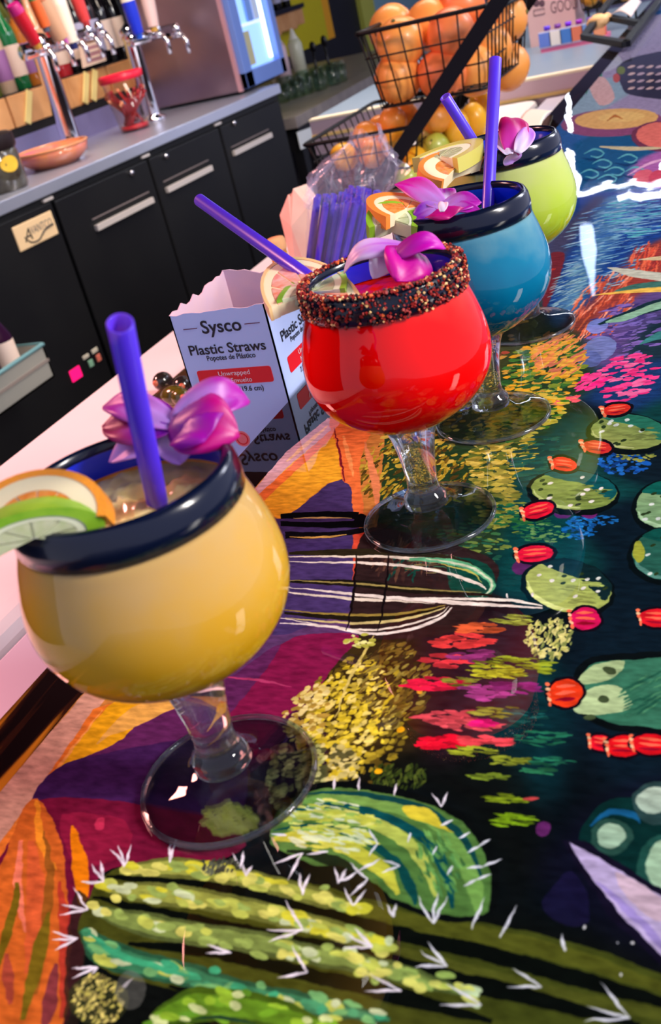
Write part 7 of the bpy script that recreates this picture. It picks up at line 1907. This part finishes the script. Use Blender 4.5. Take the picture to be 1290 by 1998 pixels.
for i, (u, v) in enumerate(gp):
    p = on_z(u, v + 8, ZC)
    if g0 is None: o = g0 = obj('tumbler', mb, TUM, local=True)
    else: o = g0.copy(); COL.objects.link(o)
    o.location = p + Vector((0, 0, .0)); o.scale = (1, 1, rs.uniform(.85, 1.1))
    tag(o, 'clear tumbler on the grey counter, %s from the left in the %s row' % (nth[i] if i < 9 else nth[i - 9], 'front' if i < 9 else 'back'), 'glass', 'tumblers on the grey counter')
GB = {'pale pink squeeze bottle': (560, 150, .30, .045, (236, 206, 220)), 'pale frosted squeeze bottle': (590, 142, .30, .045, (214, 214, 190)), 'white capped tall bottle': (540, 152, .36, .035, (236, 220, 200))}
for k, (u, v, h, r, c) in GB.items():
    p = on_z(u, v + 14, ZC); t = thing('squeeze_bottle', p, k + ' standing behind the tumblers', 'bottle')
    obj('bottle_body', MB().lathe([(0, 0), (r, 0), (r, h * .7), (r * .7, h * .8), (0, h * .8)], 18, p), mat('sq_%d' % u, c, .25, coat=.3), t)
    obj('nozzle', MB().lathe([(r * .7, h * .8), (r * .5, h * .84), (r * .16, h), (0, h)], 14, p), mat('nozzle_white', (240, 236, 226), .4), t)
for (u, v, tu, tv, lb) in ((622, 158, 610, 92, 'black bar spoon standing among the tumblers, the left one'), (648, 150, 632, 80, 'black bar spoon standing among the tumblers, the right one')):
    p = on_z(u, v + 6, ZC); q = on_y(tu, tv, p.y + .02)
    t = thing('bar_spoon', p, lb, 'spoon'); obj('handle', MB().tube([p, q], .008, 8), BLC, t); obj('bowl', MB().ball(q, .026, 12, 8, (.8, .5, 1.2)), BLC, t)
# wooden wall shelf with a few bottles
w = thing('wall_shelf', (-2.95, 7.0, .0), 'short raw wood wall shelf left of the yellow wall panel', 'shelf')
q = [on_x(526, 34, -2.88), on_x(590, 16, -2.88), on_x(592, 52, -2.88), on_x(534, 74, -2.88)]
y0, y1 = q[0].y, q[1].y; zt = (q[0].z + q[1].z) / 2; zb = (q[2].z + q[3].z) / 2
for k in range(4):
    a, b = y0 + (y1 - y0) * k / 4 + .004, y0 + (y1 - y0) * (k + 1) / 4 - .004
    obj('plank', MB().box((-3.0, a, zb + [0, .015, .005, .02][k]), (-2.88, b, zt)), WOOD, w, smooth=False, bevel=.003)
obj('shelf_board', MB().box((-3.0, y0, zt), (-2.86, y1, zt + .03)), BLC, w, smooth=False)
for k in range(3):
    t = thing('liquor_bottle', (0, 0, 0), 'dark bottle at the left end of the short wall shelf', 'bottle', 'bottles on the short wall shelf') if k == 0 else None
    if k == 0: bottle_parts(t, .3, .036, DKG, SILC, LL); t.location = (-2.93, y0 + .1, zt + .03); wb = t
    else: copy_thing(wb, (-2.93, y0 + .1 + k * .16, zt + .03), ['', 'dark bottle in the middle of the short wall shelf', 'dark bottle at the right end of the short wall shelf'][k])
# painted panels of the back wall
yp = thing('wall_panel', (-2.99, 7.0, -.1), 'bright yellow wall panel with an orange edge stripe', 'panel')
YPB = on_x(600, 92, -2.98); YPR = on_x(652, 70, -2.98)
obj('yellow_field', MB().box((-3.0, 6.0, YPB.z - .01), (-2.98, YPR.y - .12, 1.4)), mat('yellow_paint', (214, 196, 0), .5), yp, smooth=False)
obj('orange_stripe', MB().box((-3.0, YPR.y - .12, YPB.z - .01), (-2.98, YPR.y + .02, 1.4)), mat('orange_paint', (246, 170, 20), .5), yp, smooth=False)
D0, D1, D2 = on_x(704, 30, -2.98), on_x(728, 20, -2.98), on_x(800, 20, -2.98)
tag(obj('door_1', MB().box((-3.0, D1.y, -1.07), (-2.97, D2.y + 1.6, 1.1)), mat('door_blue', (140, 178, 196), .6), smooth=False), kind='structure')
tag(obj('trim_2', MB().box((-3.0, D0.y, -1.07), (-2.96, D1.y, 1.2)), mat('trim_olive', (196, 196, 84), .6), smooth=False), kind='structure')

# ------------------------------------------------------------------ bottle bin hung in front of the cooler
X = -1.66
q = [on_x(0, 728, X), on_x(83, 672, X), on_x(102, 738, X), on_x(0, 806, X)]
y0, y1, zt, zb = q[0].y - .5, q[1].y, q[1].z, q[2].z
bn = thing('bottle_bin', (X - .12, y1 - .3, zb), 'grey steel bottle bin on a post at the left edge', 'bin')
BNM = mat('bin_steel', (170, 170, 164), .4, metal=.3, c2=(190, 186, 176), nscale=4)
mb = MB()
for lo, hi in (((X - .006, y0, zb), (X, y1, zt)), ((X - .24, y1 - .006, zb), (X, y1, zt)), ((X - .24, y0, zb), (X - .234, y1, zt)), ((X - .24, y0, zb), (X, y1, zb + .006))): mb.box(lo, hi)
obj('tray', mb, BNM, bn, smooth=False)
obj('rolled_rim', MB().tube([(X, y0, zt), (X, y1, zt), (X - .24, y1, zt)], .007, 8), mat('bin_rim', (150, 206, 214), .3, metal=.4), bn)
obj('post', MB().box((X - .10, y1 - .36, -1.07), (X - .04, y1 - .30, zb)), mat('bin_post', (120, 78, 70), .5), bn, smooth=False)
obj('bin_rail', MB().box((X - .002, y0, (zt + zb) / 2), (X + .004, y1, (zt + zb) / 2 + .008)), mat('bin_line', (150, 136, 130), .5), bn, smooth=False)
for i, (yy, k, lb) in enumerate(((y1 - .085, 'white', 'small dark bottle with white label and green neck in the bin corner'), (y1 - .17, 'dark', 'dark violet bottle second from the corner of the bin'), (y1 - .255, 'cream', 'dark bottle with cream label third in the bin'))):
    p = Vector((X - .07, yy, zb + .006)); t = thing('syrup_bottle', p, lb, 'bottle')
    h = .26; r = .036
    obj('bottle_body', MB().lathe([(0, 0), (r, 0), (r, h * .62), (r * .45, h * .8), (r * .4, h), (0, h)], 16, p), mat('plum_glass', (50, 20, 50), .12, coat=.5), t)
    if k != 'dark': obj('label', MB().lathe([(r * 1.01, h * .1), (r * 1.02, h * .11), (r * 1.02, h * .56), (r * 1.01, h * .57)], 16, p), mat('lab_' + k, {'white': (250, 222, 206), 'cream': (246, 210, 150)}[k], .5), t)
    obj('neck_band', MB().lathe([(r * .5, h * .80), (r * .52, h * .82), (r * .52, h * .94), (r * .46, h * .96)], 14, p), mat('neck_' + k, {'white': (146, 176, 20), 'dark': (120, 80, 120), 'cream': (200, 160, 60)}[k], .4), t)
    obj('cap', MB().lathe([(0, h), (r * .46, h), (r * .46, h * 1.06), (0, h * 1.06)], 14, p), mat('capm_' + k, {'white': (226, 220, 200), 'dark': (250, 206, 60), 'cream': (250, 170, 190)}[k], .3), t)

# ------------------------------------------------------------------ far end of the underbar: raised ice bin, sign, bottle rack
YI = 2.90; ZI = -.100
ib = thing('ice_bin', (-.45, 3.3, -1.07), 'raised steel ice bin with pale blue lid at the far end of the underbar', 'ice bin')
obj('front_face', MB().box((-.95, YI, -.20), (.02, YI + .02, ZI)), mat('rose_steel', (206, 176, 186), .35, metal=.4), ib, smooth=False)
obj('lit_edge', MB().box((-.95, YI - .004, ZI - .003), (.02, YI + .03, ZI + .003)), mat('lit_edge', (255, 236, 206), .4), ib, smooth=False)
obj('base_lit_line', MB().box((-.95, YI - .006, -.150), (.02, YI, -.141)), mat('yellow_lit_line', (250, 206, 130), .4), ib, smooth=False)  # these two thin strips put the light on the bin's edges into colour
obj('lid', MB().box((-.95, YI + .03, ZI - .02), (.02, 4.4, ZI)), mat('ice_lid', (120, 140, 164), .4, c2=(136, 152, 174), nscale=4), ib, smooth=False)
obj('bin_body', MB().box((-.95, YI + .02, -1.07), (.02, 4.4, ZI - .02)), mat('steel_panel', (120, 110, 120), .4, metal=.6), ib, smooth=False)
rk = thing('sampler_rack', (-.28, 3.45, ZI), 'rose coloured rack of small glowing bottles on the ice bin', 'rack')
a, b = on_z(1056, 104, ZI), on_z(1182, 79, ZI); YR = a.y; ztop = on_y(1060, 62, YR).z
obj('rack_tray', MB().box((a.x, YR, ZI), (b.x, YR + .12, ZI + .012)), mat('rack_rose', (226, 110, 150), .4), rk, smooth=False)
obj('rack_front', MB().box((a.x, YR - .003, ZI + .012), (b.x, YR, ztop)), mat('rack_band', (206, 200, 226), .4), rk, smooth=False)
cs = [(96, 120, 200), (226, 214, 210), (70, 120, 196), (226, 120, 90), (120, 150, 210), (236, 150, 110)]
for i in range(6):
    t = (i + .5) / 6; x = a.x + (b.x - a.x) * t; c = Vector((x, YR + .05, ZI + .012))
    kz = (on_y(1100, 44, YR + .05).z - ZI - .012) / .125
    bt = thing('sampler_bottle', c, ['%s small bottle in the rose rack, %s' % (n, pl_) for n, pl_ in (('violet capped', 'at its left end'), ('orange tinted', 'second along'), ('bright violet', 'third along'), ('magenta tinted', 'fourth along'), ('violet and peach', 'fifth along'), ('orange red', 'at its right end'))][i], 'bottle')
    obj('bottle_body', MB().lathe([(0, 0), (.015, 0), (.015, .07 * kz), (.008, .085 * kz), (.008, .10 * kz), (0, .10 * kz)], 14, c), mat('samp_%d' % i, [(196, 90, 150), (246, 130, 90), (150, 40, 220), (220, 60, 160), (236, 150, 150), (240, 90, 60)][i], .1, coat=.5), bt)
    obj('cap', MB().lathe([(0, .10 * kz), (.010, .10 * kz), (.010, .125 * kz), (0, .125 * kz)], 12, c), mat('scap_%d' % i, [(90, 50, 220), (120, 60, 160), (120, 30, 230), (160, 40, 190), (110, 80, 180), (220, 80, 60)][i], .3), bt)
    obj('label', MB().box((x - .018, YR - .0045, ZI + .016), (x + .018, YR - .003, ztop - .004)), mat('rlab_%d' % i, cs[i], .5), bt, smooth=False)
# cardboard sign reading GOOD
YG = YR + .20
g = [on_y(1030, 42, YG), on_y(1122, 28, YG)]; zg = g[0].z
sg = thing('cardboard_box', ((g[0].x + g[1].x) / 2, YG + .08, zg), 'pinkish cardboard box lettered GOOD behind the small bottles', 'box')
obj('box_body', MB().box((g[0].x, YG, ZI), (g[1].x, YG + .18, zg + .16)), mat('pink_card', (206, 168, 166), .7, c2=(196, 158, 160), nscale=8), sg, smooth=False)
PR = mat('brown_print', (90, 62, 74), .6)
tq = on_y(1075, 27, YG)
wid = (on_y(1128, 18, YG) - tq).x
text('lettering', 'GOOD', tq, (1, 0, 0), (0, 0, 1), .050, PR, sg, width=wid)
q = on_y(1042, 27, YG); mb = MB()
mb.tube([(q.x, YG - .001, q.z - .006), (q.x + .035, YG - .001, q.z - .006), (q.x + .035, YG - .001, q.z + .010), (q.x, YG - .001, q.z + .010), (q.x, YG - .001, q.z - .006)], .0012, 5)
mb.ball((q.x + .012, YG - .001, q.z + .03), .011, 10, 6, (1, .1, 1)); mb.ball((q.x + .03, YG - .001, q.z + .026), .009, 10, 6, (1, .1, 1.2)); obj('emblem', mb, PR, sg)

# ------------------------------------------------------------------ second stand at the far bar edge: black frame with straps and a lemon basket
fs = thing('black_caddy_frame', (0, 2.6, 0), 'black flat strap frame lying over the far bar edge', 'rack')
zf = .014
A_, B_, C_, D_ = on_z(1140, 72, zf), on_z(1222, 86, zf), on_z(1196, -6, zf), on_z(1288, 2, zf)
E_, F_ = on_z(1186, 34, zf), on_z(1250, 46, zf)
mb = MB()
for p, q in ((A_, C_), (B_, D_), (A_, B_), (E_, F_)): obj('strap', MB().bar(p - Z * 0, q, .018, .012, side=(1, 0, 0) if abs((q - p).y) > abs((q - p).x) else (0, 1, 0)), STRAP, fs, smooth=False, bevel=.001)
p = on_z(1168, 52, .004); t = thing('ginger_piece', p, 'pale orange lump lying inside the black frame', 'ginger')
obj('skin', MB().ball(p + Z * .012, .026, 16, 10, (1.1, .9, .6), bumpy=.35, freq=24, seed=5), mat('ginger', (240, 176, 120), .5, c2=(250, 206, 150), nscale=40), t); obj('stub', MB().ball(p + Vector((.02, .02, .014)), .012, 10, 6), mat('ginger', (240, 176, 120), .5), t)
q = [on_z(1190, 30, .020), on_z(1232, 34, .018), on_z(1252, 4, .024), on_z(1222, 8, .024)]
mb = MB(); mb.grid(lambda u, v: (q[0].lerp(q[1], u)).lerp(q[3].lerp(q[2], u), v) + Z * (.012 * math.sin(3 * u)), 8, 6)
o = obj('paper_napkin', mb, mat('napkin', (226, 206, 206), .7)); s_ = o.modifiers.new('thickness', 'SOLIDIFY'); s_.thickness = .001; tag(o, 'folded pale napkin inside the black frame', 'napkin')
yb = YR + .17; p0 = on_y(1126, 24, yb); bz = p0.z; bw = on_y(1242, 8, yb).x - p0.x; lb_ = thing('lemon_basket', (p0.x + .1, p0.y + .12, bz), 'black wire basket of lemons behind the black frame', 'basket')
st_keep = st; st = lb_
basket('wire_basket', p0.x, p0.x + bw, p0.y, p0.y + .24, bz, bz + .11, .015, .012, 5, 5, 2)
for x_, y_ in ((p0.x + .03, p0.y + .03), (p0.x + bw - .03, p0.y + .03), (p0.x + .03, p0.y + .21), (p0.x + bw - .03, p0.y + .21)): obj('leg', MB().tube([(x_, y_, ZI), (x_, y_, bz)], .004, 6), WIRE, lb_)
st = st_keep
for i, (dx, dy, dz, lb) in enumerate(((.045, .05, .0, 'lemon in the left corner of the far basket'), (.115, .05, .0, 'lemon in the middle front of the far basket'), (.185, .05, .0, 'lemon in the right front of the far basket'), (.07, .05, .055, 'lemon heaped on the left of the far basket'), (.15, .055, .055, 'lemon heaped on the right of the far basket'))):
    fruit('lemon', (p0.x + dx / .23 * bw, p0.y + dy, bz + .034 + dz), .030, (1, 1, 1.25), LEM, lb, 'lemons in the far basket', 80 + i, 'lemon', rot=Matrix.Rotation(1.3 + i, 3, 'X') @ Matrix.Rotation(i, 3, 'Z'))

# ------------------------------------------------------------------ lights one sees mirrored in the bar: rope light on the soffit, hanging tube lamp
rope = thing('rope_light', (0, 6.2, 1.2), 'white rope light strung along the soffit, seen mirrored in the bar', 'lamp')
ROPE = mat('rope_glow', (255, 255, 255), .4, emit=(236, 242, 255), es=16)
rs = random.Random(9)
def wob(p, q, n, a): return [Vector(p).lerp(Vector(q), i / n) + Vector((rs.uniform(-a, a), rs.uniform(-a, a), rs.uniform(-a, a))) for i in range(n + 1)]
obj('strand', MB().tube(wob((-1.48, 9.66, 1.2), (-1.175, 8.0, 1.2), 8, .02) + wob((-1.17, 7.9, 1.2), (-.83, 6.19, 1.2), 16, .025), .015, 8), ROPE, rope)
for k, (dz, dy) in enumerate(((0, 0), (.07, .0), (-.07, -.02))):
    obj('strand', MB().tube(wob((-.82 + .25 * k, 6.16, 1.2 + dz), (1.5, 6.0 + dy, 1.2 + dz), 40, .02), .015, 8), ROPE, rope)
pnd = thing('pendant_lamp', (-.53, 4.86, 1.1), 'slim pale blue hanging tube lamp, seen mirrored in the bar', 'lamp')
obj('lamp_tube', MB().lathe([(0, -.14), (.03, -.13), (.036, .0), (.018, .12), (.006, .22), (0, .22)], 16, (-.56, 4.95, 1.2)), mat('tube_glow', (220, 232, 255), .4, emit=(200, 220, 255), es=5), pnd)
obj('cord', MB().tube([(-.56, 4.95, 1.42), (-.56, 4.95, 1.95)], .004, 6), BLC, pnd)
